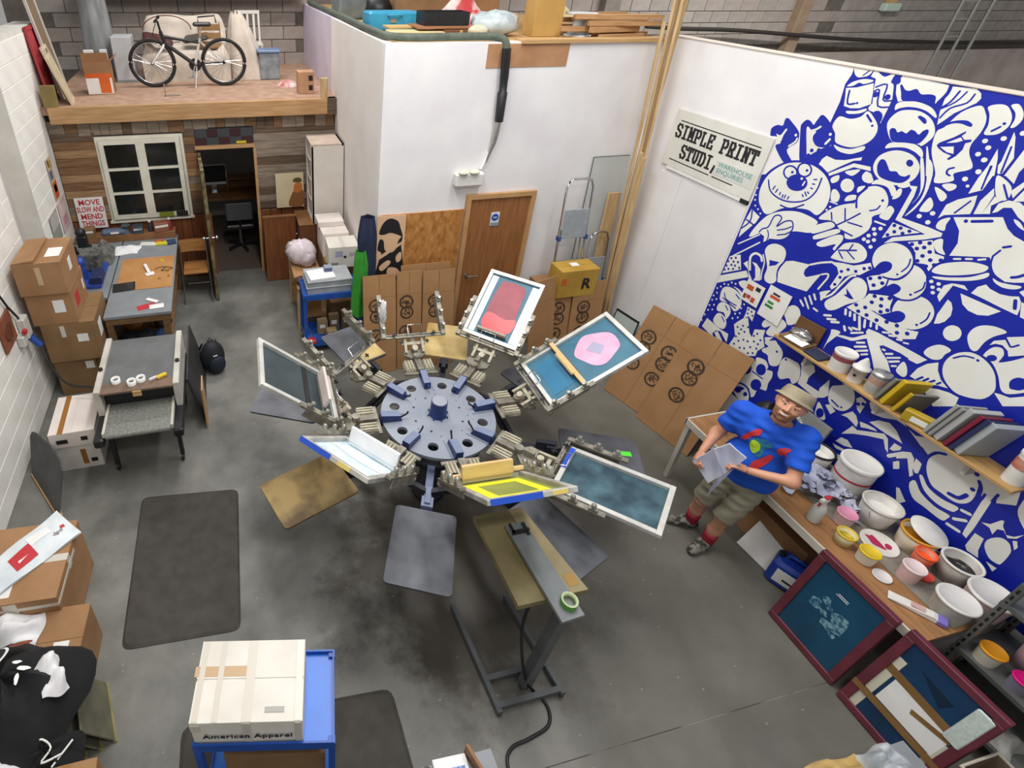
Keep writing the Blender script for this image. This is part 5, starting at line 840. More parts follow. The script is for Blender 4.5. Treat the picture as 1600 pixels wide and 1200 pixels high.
carton('brown box at the very bottom of the picture, left', (-1.23, 1.30, 0), .42, .40, .60, 0, CARD, None, (('t', .05, .0, .05, .40, TAPEB),), seam='y', gap=.004)

# ---------------------------------------------------------------- blue trolley with the white box
tr = thing('blue_trolley', 'blue two-tier steel trolley carrying the white box', 'trolley', (-.065, 1.475, 0), -.195)
TB = mat('trolley_blue', '#1666c8', '#1b70d6', .35, scale=5); TBD = mat('trolley_blue_deep', '#0f4aa5', '#1352b3', .4, scale=5)
for nm, z in (('top_tray', .86), ('lower_tray', .22)):
    o = MB().box(-.36, -.215, z-.02, .36, .215, z).build(nm, TB, tr)
    MB().box(-.37, -.225, z-.05, .37, -.215, z+.03).box(-.37, .215, z-.05, .37, .225, z+.03).box(-.37, -.215, z-.05, -.36, .215, z+.03).box(.36, -.215, z-.05, .37, .215, z+.03).build('tray_lip', TBD, o)
for x in (-.355, .355):
    for y in (-.208, .208):
        MB().box(x-.018, y-.018, .10, x+.018, y+.018, .88).build('post', TBD, tr); MB().cyl((x-.014, y, .05), (x+.014, y, .05), .05, n=14).build('castor', BLACK, tr)
wbx = carton('large white box printed American Apparel on the blue trolley', (-.145, 1.475, .862), .57, .385, .245, -.195, CARDW, None, (('t', -.14, .04, .32, .05, TAPEC), ('t', .0, .0, .05, .38, TAPEW), ('t', -.16, 0, .03, .38, TAPEW), ('t', .26, 0, .035, .38, TAPEW), ('t', -.26, 0, .03, .38, TAPEW), ('t', .14, -.14, .1, .025, mat('faint_stamp', '#aaa9a4', None, .6)), ('f', 0, .12, .04, .235, TAPEW), ('f', -.26, .19, .05, .06, TAPEW), ('f', .26, .12, .03, .235, TAPEW)), seam='x', gap=.012)
text('American Apparel', .058, INK, wbx, (0, -.199, .10), (PI/2, 0, 0), bold=.0012, spacing=1.08)
carton('brown box on the lower tier of the blue trolley', (-.03, 1.47, .222), .56, .36, .40, -.195, CARDD, None, (), seam='x')
# foreground table edge things at the bottom of the picture
fs = thing('side_shelf', 'low grey shelf at the bottom edge of the picture', 'shelf', (.78, .86, 0))
MB().box(-.30, -.25, .80, .28, .14, .83).build('shelf_top', mat('grey_laminate', '#7e8388'), fs)
for x in (-.27, .25):
    for y in (-.22, .11): MB().box(x-.015, y-.015, 0, x+.015, y+.015, .80).build('leg', STEEL, fs)
cal = thing('calculator', 'white calculator with blue keys at the bottom edge', 'calculator', (.82, .93, .832), -.05)
MB().rbox(-.09, -.08, 0, .09, .08, .02, .004).build('body', PAPER, cal)
KEY = mat('calculator_blue', '#5b7fc4', None, .5)
for i in range(5):
    for j in range(4): MB().box(-.05+i*.025, -.06+j*.024, .02, -.03+i*.025, -.042+j*.024, .025).build('key', KEY, cal)
t = thing('paint_bottle', 'steel topped bottle at the bottom edge of the picture', 'bottle', (.60, .95, .832)); MB().lathe([(.035, 0), (.035, .08), (.025, .10)], 16).build('body', STEEL, t); MB().lathe([(.027, .10), (.03, .11), (.02, .125), (0, .128)], 16).build('cap', CHROME, t)
t = thing('black_bottle', 'small black capped bottle beside the calculator', 'bottle', (.68, .95, .832)); MB().lathe([(.022, 0), (.022, .06)], 12).build('body', PAPER, t); MB().lathe([(.024, .06), (.024, .10)], 12).build('cap', BLACK, t)
o = MB().box(-.008, -.08, 0, .008, .1, .09).build('wooden_block', SHELFB); o.location = (.95, .92, .832); o.rotation_euler.z = .3; tag(o, 'brown wooden block right of the calculator', 'block')
# ================================================================== back of the room
def stamp(parent, cx, cz, r, y, seed, m):
    """round block-printed emblem: a broken ring of short strokes round a few centre strokes"""
    q = random.Random(seed); mb = MB()
    for k in range(24):
        a = 2*PI*k/24; w = r*q.uniform(.09, .13)
        mb.box(-w, -.0004, -r*.13, w, .0004, r*.13, Matrix.Translation((cx+r*.88*math.cos(a), y, cz+r*.88*math.sin(a))) @ Matrix.Rotation(-a+PI/2, 4, 'Y'))
    for k in range(16):
        a = q.uniform(0, 6.28); rr = r*q.uniform(.05, .62); w = r*q.uniform(.10, .26)
        mb.box(-w, -.0004-.00002*k, -r*.055, w, .0004, r*.055, Matrix.Translation((cx+rr*math.cos(a), y, cz+rr*math.sin(a))) @ Matrix.Rotation(q.uniform(0, 3.1), 4, 'Y'))
    return mb.build('printed_emblem', m, parent)
CARDF = mat('flat_cardboard', '#99724a', '#a67e55', .8, scale=3)
PRINTB = mat('faded_black_print', '#3b2f22', None, .7)
def flatbox(label, loc, w, h, lean, rz, seed, nfold=2, em=1, group='flattened boxes', slot=True, th=.014):
    """flattened carton leaning back by 'lean' about its lower edge"""
    t = thing('flattened_box', label, 'cardboard', loc, rz, group); t.rotation_euler = (-lean, 0, rz)
    z0 = th*math.sin(abs(lean))+.001
    MB().box(-w/2, 0, z0, w/2, th, h).build('sheet', CARDF, t)
    q = MB()
    for k in range(1, nfold): x = -w/2+w*k/nfold; q.box(x-.002, -.0008, z0, x+.002, 0, h)
    q.box(-w/2, -.0008, h*.78-.0015, w/2, 0, h*.78+.0015); q.build('crease', mat('card_crease', '#7d5833', None, .8), t)
    if slot: MB().box(-.002, -.001, h*.86, .002, 0, h).build('slot', PRINTB, t)
    for k in range(em):
        ex = -w/2+w*(k+.5)/max(em, 1)-(.0 if em > 1 else w*.12); rr = min(w/em*.36, .088)
        stamp(t, ex, h*.70-.04*(k % 2), rr, -.001, seed+k, PRINTB); stamp(t, ex+.006, h*.70-.04*(k % 2)-rr*1.55, rr*.95, -.0012, seed+k+20, PRINTB)
        stamp(t, ex-.01, h*.40-.04*(k % 2), rr*.95, -.001, seed+k+40, PRINTB)
    return t
flatbox('leftmost flattened box of the row left of the brown door', (1.63, 5.02, 0), .40, 1.27, .22, 0, 1)
flatbox('middle flattened box of the row left of the brown door', (2.00, 5.04, 0), .31, 1.28, .20, 0, 2)
flatbox('flattened box nearest the brown door on its left', (2.36, 5.02, 0), .40, 1.27, .19, 0, 3)
flatbox('flattened box standing behind the row left of the door', (2.22, 5.14, 0), .62, 1.32, .16, 0, 4, 2, 0, slot=False)
flatbox('plain flattened box leaning behind the red screen', (3.55, 4.58, 0), .42, 1.26, .20, .30, 5, 1, 0, slot=False)
flatbox('narrow flattened box right of the brown door', (3.83, 4.72, 0), .26, 1.12, .18, -.02, 6, 1, 1)
flatbox('flattened box beside the leaning planks with a printed emblem', (4.17, 4.70, 0), .42, 1.12, .16, -.03, 7, 2, 1)
# large flattened boxes on the right wall: local x runs along the wall towards the camera
t1 = flatbox('large flattened box at the back against the right wall', (4.26, 3.92, 0), .55, 1.16, .38, -PI/2+.28, 8, 2, 2, 'large flattened boxes', th=.016)
t2 = flatbox('large flattened box at the front against the right wall', (4.32, 3.38, 0), .64, 1.22, .33, -PI/2+.22, 11, 2, 1, 'large flattened boxes', th=.016)

# strand board and stencil print on the partition
ob = struct(MB().box(1.655, 5.500, 0, 2.685, 5.519, 1.895).build('trim_1', OSB))
pt = thing('stencil_print', 'black and peach stencil print of a figure in a round hat', 'print', (1.80, 5.498, 1.02))
MB().box(-.165, -.008, 0, .175, 0, .87).build('sheet', mat('peach_paper', '#d8b28c', '#dfbb97', .7, scale=4), pt)
def sten(pts, nm='black_shape', m=None, d=.009):
    import mathutils.geometry as G
    pg = catmull(pts, True, 3); tri = G.tessellate_polygon([[Vector((a, b, 0)) for a, b in pg]]); vs = [(a, -d, b) for a, b in pg]; fs = []
    for a, b, c in tri:
        n = (Vector(vs[b])-Vector(vs[a])).cross(Vector(vs[c])-Vector(vs[a])); fs.append((a, b, c) if n.y < 0 else (a, c, b))
    MB().add(vs, fs).build(nm, m or INK, pt)
PEA = mat('peach_paper', '#d8b28c')
sten([(-.14, .66), (-.10, .78), (-.02, .84), (.08, .80), (.12, .70), (.15, .60), (.10, .62), (.0, .66), (-.08, .64)])
sten([(-.13, .58), (-.15, .45), (-.10, .40), (-.14, .25), (-.15, .02), (.16, .02), (.17, .30), (.14, .48), (.15, .60), (.10, .55), (.08, .45), (.02, .40), (-.06, .44), (-.08, .56)])
sten([(-.07, .62), (.05, .62), (.07, .50), (.03, .43), (-.03, .43), (-.07, .52)], 'face', PEA, .0095)
sten([(-.05, .585), (-.01, .59), (-.01, .575), (-.05, .57)]); sten([(.02, .59), (.055, .585), (.055, .57), (.02, .575)]); sten([(-.03, .49), (.03, .495), (.03, .48), (-.03, .475)]); sten([(.0, .56), (.015, .53), (.0, .52), (-.008, .53)])
for q in ([(-.13, .36), (.15, .54), (.155, .51), (-.12, .32)], [(-.12, .22), (-.02, .30), (.02, .26), (-.08, .16)], [(.0, .20), (.10, .18), (.15, .10), (.06, .08), (-.02, .12)], [(.08, .34), (.14, .40), (.15, .30), (.1, .26)], [(-.12, .10), (-.04, .09), (-.02, .05), (-.12, .05)]): sten(q, 'peach_shape', PEA, .0105)

# coats hanging on the corner
ct = thing('hanging_coats', 'navy and green work coats hanging at the partition corner', 'coat', (1.50, 5.60, .55))
def coat(cx, cy, z0, z1, rx, ry, m, nm, ph):
    def fn(u, v):
        a = 2*PI*u; k = .70+.30*min(1, v*5)+.15*v; w_ = 1+.16*math.sin(5*a+ph+3*v)+.08*math.sin(9*a+2*ph)
        return (cx+rx*k*w_*math.cos(a), cy+ry*k*w_*math.sin(a), z1-(z1-z0)*v)
    MB().grid(fn, 30, 14).build(nm, m, ct)
coat(.015, -.12, .16, 1.36, .095, .085, mat('navy_cotton', '#1b2440', '#26304f', .9, scale=8), 'navy_coat', 1.)
coat(-.075, -.20, .10, .98, .075, .06, mat('green_cotton', '#2f8a2a', '#3b9a33', .9, scale=8), 'green_coat', 2.2)
MB().cyl((.13, .0, 1.30), (.02, -.05, 1.36), .01).build('coat_hook', STEEL, ct)

# tall white cabinet in the corner, boxes in front
cb = thing('tall_cabinet', 'tall narrow white cabinet with an open front in the corner', 'cabinet', (1.40, 7.46, 1.06))
CABW = mat('cabinet_white', '#d5cdc4', '#ded7cf', .5, scale=4)
MB().box(.20, -.20, 0, .225, .30, 1.16).build('side_panel', CABW, cb); MB().box(-.225, -.20, 1.13, .225, .30, 1.16).build('top_panel', mat('dusty_top', '#b7a595', '#c9b8a9', .8, scale=7), cb)
MB().box(-.225, -.21, 0, .225, -.185, 1.13).build('front_side_panel', CABW, cb); MB().box(-.225, .275, 0, .2, .30, 1.13).build('back_side_panel', CABW, cb)
for z in (0, .3, .6, .88): MB().box(-.22, -.185, z, .2, .275, z+.018).build('shelf', CABW, cb)
MB().box(-.228, -.21, 0, -.2, -.15, 1.13).build('door_stile', CABW, cb)
for i, (z, c) in enumerate(((.32, '#c9b6a8'), (.62, '#b7a494'), (.90, '#cbbcae'))):
    o = MB().rbox(-.11, -.12, 0, .09, .12, .2, .01).build('storage_carton', mat('cab_box_%d' % i, c, None, .7)); o.location = (1.30, 7.52, 1.06+z-.0005); tag(o, ('pinkish carton on the lowest open cabinet shelf', 'brown pinkish carton on the middle cabinet shelf', 'pale carton on the top cabinet shelf')[i], 'box', 'cartons in the cabinet')
lb = thing('low_cupboard', 'low dark wooden cupboard under the white cabinet', 'cupboard', (1.30, 7.40, 0))
MB().rbox(-.32, -.16, 0, .32, .38, 1.05, .006).build('carcass', mat('dark_red_timber', '#6a4026', '#7a4d30', .6, scale=5, stretch=(8, 8, 1)), lb); MB().box(-.33, -.17, 1.05, .33, .39, 1.059).build('top', SHELFB, lb); MB().cyl((-.33, .1, .8), (-.345, .1, .8), .02).build('knob', CHROME, lb)
o = thing('half_panel', 'brown timber half-height panel beside the office doorway', 'panel', (.62, 7.55, 0)); MB().rbox(-.14, -.02, 0, .34, .02, 1.08, .004).build('board', RED, o); MB().box(-.15, -.03, 1.08, .35, .03, 1.10).build('capping', SHELFB, o)
pc = thing('framed_picture', 'cream picture with a brown and orange shape leaning by the cabinet', 'picture', (.93, 7.86, 1.10))
MB().box(-.21, -.02, 0, .21, 0, .54).build('panel', mat('picture_cream', '#d8c7a2', '#e0d0ae', .6, scale=4), pc)
def pic(pts, m, nm, d):
    import mathutils.geometry as G
    pg = catmull(pts, True, 3); tri = G.tessellate_polygon([[Vector((a, b, 0)) for a, b in pg]]); vs = [(a, -d, b) for a, b in pg]; fs = []
    for a, b, c in tri:
        n = (Vector(vs[b])-Vector(vs[a])).cross(Vector(vs[c])-Vector(vs[a])); fs.append((a, b, c) if n.y < 0 else (a, c, b))
    MB().add(vs, fs).build(nm, m, pc)
pic([(-.02, .02), (.20, .02), (.20, .26), (.10, .30), (.02, .2)], mat('picture_brown', '#8a5a34', None, .6), 'brown_patch', .021)
pic([(.06, .24), (.16, .24), (.19, .34), (.14, .40), (.07, .36)], mat('picture_orange', '#c67434', None, .6), 'orange_patch', .022)
pic([(.05, .40), (.18, .40), (.16, .46), (.08, .46)], mat('picture_olive', '#5c5230', None, .6), 'olive_patch', .022)
# boxes on and beside the low cupboard
wt = thing('trestle_bench', 'low wooden bench with a flap box beside the boxes', 'bench', (.98, 6.52, 0))
MB().box(-.22, -.50, .68, .16, .40, .72).build('bench_top', CARDF, wt)
for x in (-.19, .13):
    for y in (-.46, .36): MB().box(x-.03, y-.03, 0, x+.03, y+.03, .68).build('leg', PINEZ, wt)
MB().box(-.20, -.55, .3, .14, .36, .33).build('shelf', CARDF, wt)
carton('large brown box under the white boxes in the corner', (1.40, 6.68, 0), .40, .56, .86, 0, CARDD, None, (), 'boxes in the corner')
carton('white box at the back of the corner stack', (1.38, 6.80, .86), .36, .46, .34, 0, CARDP, None, (('f', .06, .15, .1, .1, TAPEC),), 'boxes in the corner', seam='y', gap=.01)
carton('white box with printed symbols on the corner stack', (1.42, 6.40, .862), .40, .34, .30, -.05, CARDW, None, (('f', -.06, .20, .10, .09, mat('label_lilac', '#a9abc2', None, .6)), ('f', .02, .155, .035, .035, INK), ('f', .12, .19, .08, .05, mat('pale_grey_print', '#b5b1aa', None, .6)), ('f', -.12, .06, .1, .03, mat('grey_print', '#8a877f', None, .6)), ('t', .0, .0, .05, .34, TAPEW)), 'boxes in the corner', seam='y')
carton('flat white box lying on the back white box', (1.36, 6.96, 1.20), .36, .30, .07, 0, CARDP, None, (), 'boxes in the corner')
pw = thing('wrapped_bundle', 'bundle in pale plastic film on the wooden bench', 'bundle', (.92, 6.72, .72)); MB().ball((0, 0, .17), .20, .17, .18, 18, 12, jit=.10).build('film', mat('plastic_film', '#cdc0c6', '#e0d6da', .3, scale=9), pw)
MB().ball((.06, -.10, .12), .13, .10, .12, 16, 10, jit=.22).ball((-.10, .02, .20), .11, .12, .13, 16, 10, jit=.22).build('loose_film', mat('plastic_film_dull', '#b5a9ae', '#d3c8cc', .3, scale=14), pw)
o = thing('brown_satchel', 'dark brown leather bag on the near end of the bench', 'bag', (.97, 6.16, .72)); MB().ball((0, 0, .05), .24, .13, .05, 16, 8, jit=.06).build('body', mat('brown_leather', '#3f2b20', '#513828', .6, scale=8), o); MB().tube([(.05, .05, .09), (.08, .0, .2), (.04, -.04, .09)], .008, 6).build('strap', mat('tan_strap', '#8a5a32', None, .6), o)
# blue cart with clear boxes
bc = thing('blue_cart', 'blue steel cart loaded with clear plastic boxes by the corner', 'cart', (1.16, 5.79, 0), -.02)
CB = mat('cart_blue', '#1d4c9e', '#2457ad', .4, scale=6)
MB().box(-.37, -.20, .83, .37, .20, .86).box(-.38, -.21, .80, .38, -.20, .875).box(-.38, .20, .80, .38, .21, .875).box(-.38, -.2, .80, -.37, .2, .875).box(.37, -.2, .80, .38, .2, .875).build('top_tray', CB, bc)
MB().box(-.37, -.20, .12, .37, .20, .15).box(-.38, -.21, .10, .38, -.20, .20).box(-.38, .20, .10, .38, .21, .20).build('lower_tray', CB, bc)
for x in (-.36, .36):
    for y in (-.19, .19): MB().box(x-.02, y-.02, .08, x+.02, y+.02, .83).build('post', CB, bc); MB().cyl((x-.012, y, .04), (x+.012, y, .04), .04, n=12).build('castor', STEEL, bc)
CLB = mat('clear_box_plastic', '#a8adb2', '#bcc1c6', .25, scale=6, alpha=.75)
for i, (x, z, h) in enumerate(((-.06, .861, .10), (-.05, .962, .08))):
    t = thing('plastic_box', ('lower clear plastic box of dark prints on the blue cart', 'upper clear plastic box of papers on the blue cart')[i], 'box', (1.16+x, 5.80, z), .02*i, 'plastic boxes on the cart')
    MB().box(-.27, -.17, 0, .27, .17, .006).box(-.27, -.17, .006, -.262, .17, h-.02).box(.262, -.17, .006, .27, .17, h-.02).box(-.262, -.17, .006, .262, -.162, h-.02).box(-.262, .162, .006, .262, .17, h-.02).build('tub', CLB, t)
    MB().box(-.25, -.15, .007, .25, .15, h-.025).build('contents', mat('dark_prints', '#2b3140', '#6d7078', .6, scale=14) if i == 0 else PAPER, t); MB().rbox(-.28, -.18, h-.02, .28, .18, h, .006).build('lid', CLB, t)
o = MB().rbox(-.16, -.12, 0, .16, .12, .03, .004).build('paper_pile', PAPER); o.location = (1.02, 5.76, 1.043); o.rotation_euler.z = .1; tag(o, 'pile of white papers on the clear boxes', 'papers')
t = thing('ink_tin', 'small blue tin on top of the clear boxes', 'tin', (1.12, 5.82, 1.074)); MB().rbox(-.05, -.04, 0, .05, .04, .05, .006).build('body', mat('tin_blue', '#46557f', None, .4), t); MB().rbox(-.052, -.042, .05, .052, .042, .062, .004).build('lid', mat('tin_lid', '#8a8fa5', None, .4), t)
for i, (x, y, c, h) in enumerate(((-.12, .02, '#8f7d5c', .20), (.04, .05, '#77644a', .24), (.20, .02, '#6b5339', .30), (-.02, -.10, '#a08a62', .12))):
    t = thing('small_carton', ('khaki carton at the left on the lower cart tier', 'brown carton in the middle of the lower cart tier', 'tall brown carton at the right on the lower tier', 'low tan carton at the front of the lower tier')[i], 'box', (1.16+x, 5.79+y, .151), 0, 'cartons on the lower cart tier'); MB().rbox(-.065, -.05, 0, .065, .05, h, .004).build('carton', mat('tier_card_%d' % i, c, None, .8), t); MB().box(-.04, -.052, h*.5, .03, -.05, h*.75).build('label', PAPER, t)
o = thing('dustpan_tool', 'red plastic dustpan with a wire handle on the cart side', 'dustpan', (.80, 5.60, .16)); MB().rbox(.02, -.05, 0, .12, .05, .05, .01).build('pan', REDP, o); MB().tube([(.02, 0, .04), (-.06, .02, .26)], .006, 6).tube([(.10, 0, .04), (.0, .02, .30)], .006, 6).build('wire_handle', CHROME, o)
# loose items between cart and coats
carton('dark box on the floor behind the cart', (1.38, 6.22, 0), .36, .28, .42, .1, CARDD, None, (), 'boxes in the corner')

# step ladders, yellow box, glass sheet, planks by the right corner
def ladder(label, loc, w, h, rz, tread=True, lean=.12):
    t = thing('step_ladder', label, 'ladder', loc, rz, 'folded step ladders', rot=(-lean, 0, rz)); r = .014
    pts = [(-w/2, 0, 0), (-w/2+.02, 0, h-.10), (-w/2+.05, 0, h-.02), (-w/2+.10, 0, h), (w/2-.10, 0, h), (w/2-.05, 0, h-.02), (w/2-.02, 0, h-.10), (w/2, 0, 0)]
    MB().tube(pts, r, 8).build('hoop_frame', CHROME, t)
    for s in (-1, 1): MB().tube([(s*(w/2-.03), .05, .0), (s*(w/2-.05), .03, h*.55)], .011, 6).build('rear_leg', CHROME, t)
    if tread:
        MB().rbox(-w/2+.03, -.03, h*.48, w/2-.03, -.012, h*.74, .004).build('top_step', mat('ladder_step_grey', '#8d9499', '#9aa1a6', .5, scale=12), t)
        for z in (h*.25, h*.1): MB().box(-w/2+.02, -.03, z, w/2-.02, .02, z+.02).build('tread', STEEL, t)
        for s in (-1, 1): MB().box(s*(w/2-.01)-.015, -.035, h*.46, s*(w/2-.01)+.015, .03, h*.5).build('hinge', mat('hinge_blue', '#2b4a8a', None, .5), t)
    return t
ladder('taller aluminium folding step ladder beside the brown door', (3.98, 5.10, .92), .38, 1.36, 0)
o = thing('storage_cube', 'low brown plinth of stacked card behind the yellow box', 'box', (3.98, 5.24, 0)); MB().rbox(-.26, -.19, 0, .26, .22, .90, .005).build('carton', CARDD, o); MB().box(-.26, -.19, .90, .26, .22, .904).build('lid', CARD, o)
ladder('shorter aluminium step ladder right of the yellow box', (4.48, 5.17, .28), .30, 1.26, 0, True, .12)
o = thing('crate', 'grey crate under the shorter step ladder', 'crate', (4.48, 5.26, 0)); MB().rbox(-.17, -.16, 0, .17, .16, .27, .008).build('body', mat('crate_grey', '#8d8f90', None, .5), o); MB().box(-.16, -.165, .19, .16, -.16, .24).build('rim', mat('crate_dark', '#5d5f60', None, .5), o)
YC = mat('yellow_cardboard', '#b08a34', '#c09a42', .7, scale=4)
yb = carton('yellow brown box with a black letter R by the step ladder', (3.98, 4.98, .93), .50, .26, .36, 0, YC, None, (('f', -.20, .22, .07, .10, mat('orange_print', '#c8662c', None, .6)), ('t', .0, .03, .10, .08, PAPER)), seam='x')
text('R', .20, INK, yb, (.10, -.134, .17), (PI/2, 0, 0), bold=.006)
o = thing('support_carton', 'brown carton under the yellow box behind the flat boxes', 'box', (3.98, 4.97, 0)); MB().rbox(-.22, -.05, 0, .22, .06, .928, .005).build('carton', CARDD, o); MB().box(-.22, -.052, .60, .22, -.05, .605).build('seam', TAPEB, o)
gl = thing('glass_sheet', 'tall sheet of clear glass leaning in the corner', 'glass', (4.47, 5.37, .02), rot=(-.05, 0, 0)); MB().box(-.22, -.004, 0, .26, .004, 2.42).build('pane', mat('sheet_glass', '#cfd8d4', None, .08, alpha=.25), gl); MB().box(-.226, -.006, 0, -.219, .006, 2.42).box(-.22, -.006, 2.415, .26, .006, 2.424).build('edge', mat('glass_edge', '#5d6a60', None, .3), gl)
o = MB().rbox(-.085, 0, 0, .085, .03, 2.0, .004).build('plank', PINEZ); o.location = (4.62, 5.28, 0); o.rotation_euler = (-.07, .0, 0); tag(o, 'wide brown plank behind the shorter step ladder', 'plank')
q = random.Random(5)
for i in range(7):
    h = (4.5, 4.6, 4.4, 4.55, 3.9, 2.6, 2.55)[i]; wd = q.uniform(.035, .05)
    o = MB().rbox(-wd/2, -.014, 0, wd/2, .014, h, .003).build('batten', PINEZ); o.location = (4.66+.021*i-(.0 if i < 4 else .06), 5.16-.045*(i % 4)-.03*(i//4), 0); o.rotation_euler = (-.055-.004*(i % 3), .028-.012*(i % 3), .3*i)
    tag(o, 'long pine batten rising past the wall top in the right-hand corner' if i < 5 else 'shorter pine batten in front of the long ones in the right-hand corner', 'batten', 'pine battens in the corner')
o = thing('framed_glass', 'small framed sheet standing at the foot of the right wall', 'frame', (4.66, 4.72, 0), -PI/2+.2, rot=(-.10, 0, -PI/2+.2)); MB().box(-.16, 0, .02, .16, .01, .62).build('sheet', mat('pale_green_sheet', '#b9c6c0', '#c7d2cd', .3, scale=4), o); MB().box(-.17, -.005, 0, -.16, .012, .64).box(.16, -.005, 0, .17, .012, .64).box(-.17, -.005, .62, .17, .012, .64).box(-.17, -.005, 0, .17, .012, .02).build('edging', BLACK, o)
# emergency light, hose
em = thing('emergency_light', 'white emergency light box on the partition above the door', 'light', (2.68, 5.52, 2.20)); MB().rbox(-.17, -.10, 0, .17, 0, .16, .02).build('housing', mat('light_housing', '#dcdcd6', '#e6e6e0', .4, scale=4), em)
for x in (-.10, .03): MB().rbox(x-.05, -.14, .15, x+.06, -.06, .20, .02).build('lamp_head', mat('lamp_head_yellowish', '#c9cbb4', '#dddfcc', .4, scale=20), em)
HOSE = mat('grey_green_hose', '#4b5448', '#5d665a', .7, scale=14)
o = MB().tube(catmull([(1.70, 10.4, 3.73), (1.71, 8.0, 3.735), (1.70, 6.2, 3.735), (1.80, 5.66, 3.735), (2.4, 5.62, 3.735), (2.80, 5.58, 3.735), (2.90, 5.52, 3.70), (2.905, 5.49, 3.60)], False, 5), .038, 8).build('air_hose', HOSE)
tag(o, 'grey green hose laid along the top edge of the partition', 'hose')
hb = thing('hanging_duct', 'black duct hanging down the partition to the light', 'duct', (2.90, 5.47, 2.86))
MB().tube([(0, 0, .78), (.02, -.005, .5), (.03, 0, .36), (.03, 0, .35), (.04, 0, .05)], [.045, .045, .04, .052, .045], 10).build('foam_sleeve', BLACK, hb)
MB().tube([(.04, 0, .06), (.03, 0, -.06), (.02, .005, -.18), (-.0, .01, -.26), (-.04, .015, -.40)], [.03, .034, .028, .02, .016], 8).build('steel_tail', STEEL, hb)
MB().tube([(-.005, .02, -.28), (-.08, .02, -.48)], .02, 6).build('white_conduit', PAPER, hb)
# ---------------------------------------------------------------- things on the roof of the box-room (z 3.69)
Z = 3.682
t = thing('blue_case', 'turquoise blue tool case on the partition roof', 'case', (2.05, 6.75, Z), .05); MB().rbox(-.30, -.14, 0, .30, .14, .20, .02).build('body', mat('case_blue', '#2f8fb5', '#3a9dc2', .4, scale=5), t); MB().box(-.05, -.15, .09, .02, -.14, .13).build('latch', CHROME, t); MB().tube([(-.08, -.14, .16), (-.08, -.18, .17), (.08, -.18, .17), (.08, -.14, .16)], .01, 6).build('handle', mat('case_blue', '#2f8fb5'), t)
t = thing('black_tray', 'open black wooden tray on the partition roof', 'tray', (2.52, 6.32, Z+.10), .0)
MB().box(-.26, -.14, 0, .26, .14, .012).build('base', BLACK, t)
for b in ((-.26, -.14, .26, -.125), (-.26, .125, .26, .14), (-.26, -.125, -.245, .125), (.245, -.125, .26, .125)): MB().box(b[0], b[1], .012, b[2], b[3], .13).build('side', BLACK, t)
for i, (x, y, sx, sy, z) in enumerate(((2.05, 6.22, .56, .30, 0), (2.16, 6.18, .60, .26, .026), (2.48, 6.30, .60, .36, .07), (2.10, 6.45, .40, .2, .052))):
    o = MB().rbox(-sx/2, -sy/2, 0, sx/2, sy/2, .024, .003).build('timber_board', mat('board_%d' % i, ('#c9ae76', '#d2bd8a', '#9c6b48', '#c3a468')[i], None, .6, scale=5)); o.location = (x, y, Z+.001+z); o.rotation_euler.z = (.15, -.08, .0, .1)[i]
    tag(o, ('lowest pale board of the pile on the roof', 'upper pale board of the pile on the roof', 'brown board under the black tray on the roof', 'narrow board behind the pile on the roof')[i], 'board', 'boards on the roof')
t = thing('timber_offcut_box', 'brown open box under the board with the tray on the roof', 'box', (2.66, 6.22, Z)); MB().rbox(-.20, -.16, 0, .22, .16, .066, .004).build('body', mat('box_brown', '#6b452c', None, .6), t); MB().box(-.03, -.162, .0, .0, -.16, .066).build('divider', PINE, t)
t = thing('plastic_sack', 'pale grey plastic sack on the partition roof', 'sack', (3.05, 6.12, Z)); MB().ball((0, 0, .12), .28, .20, .13, 18, 10, jit=.13).build('film', mat('grey_film', '#9fb0b5', '#c5cfd2', .35, scale=9), t); MB().ball((-.24, -.12, .06), .12, .10, .06, 12, 8, jit=.15).build('loose_fold', mat('cream_film', '#c2bda4', '#d2cdb6', .5, scale=9), t)
crumple('red_sack', 'red and white sack lying behind the grey sack on the roof', 'sack', (2.95, 6.75, Z), .9, .5, .36, mat('red_white_sack', '#c03a3e', '#e2c9c4', .5, scale=5, lo=.45, hi=.6), 12)
carton('tall upright brown carton standing on the partition roof', (3.62, 6.10, Z), .34, .24, .75, 0, mat('tan_carton', '#b8924f', '#c49e5c', .7, scale=4), None, (), seam='x')
carton('dark brown carton at the back of the partition roof', (2.75, 7.4, Z), .9, .5, .42, 0, CARDD, None, (), seam='x')
carton('wide brown carton behind the red sack on the roof', (3.4, 7.5, Z), .5, .5, .6, 0, CARD, None, (), seam='x')
t = thing('clear_tub', 'clear plastic tub at the left end of the partition roof', 'tub', (1.92, 8.3, Z)); MB().rbox(-.2, -.3, 0, .2, .3, .34, .02).build('tub', mat('tub_grey', '#6f7a7c', '#8c9698', .3, scale=6, alpha=.8), t); MB().rbox(-.21, -.31, .34, .21, .31, .37, .01).build('lid', mat('tub_lid', '#8fa0a5', None, .4), t)
t = thing('black_bag', 'black bag beside the clear tub on the partition roof', 'bag', (2.12, 7.55, Z)); MB().ball((0, 0, .16), .17, .18, .17, 14, 9, jit=.12).build('body', BLACK, t); MB().tube([(-.08, 0, .3), (0, 0, .42), (.08, 0, .3)], .012, 6).build('handle', BLACK, t)
t = thing('cable_reel', 'white cable reel on the partition roof beside the timber', 'reel', (4.02, 6.0, Z)); MB().lathe([(.15, 0), (.15, .02), (.07, .02), (.07, .22), (.17, .22), (.17, .24), (0, .24)], 22).build('reel', mat('reel_white', '#cfd6d8', None, .5), t); MB().lathe([(.12, .022), (.13, .05), (.12, .09), (.08, .10)], 22, caps=False).build('cable', mat('reel_cable', '#aab4ba', None, .6), t)
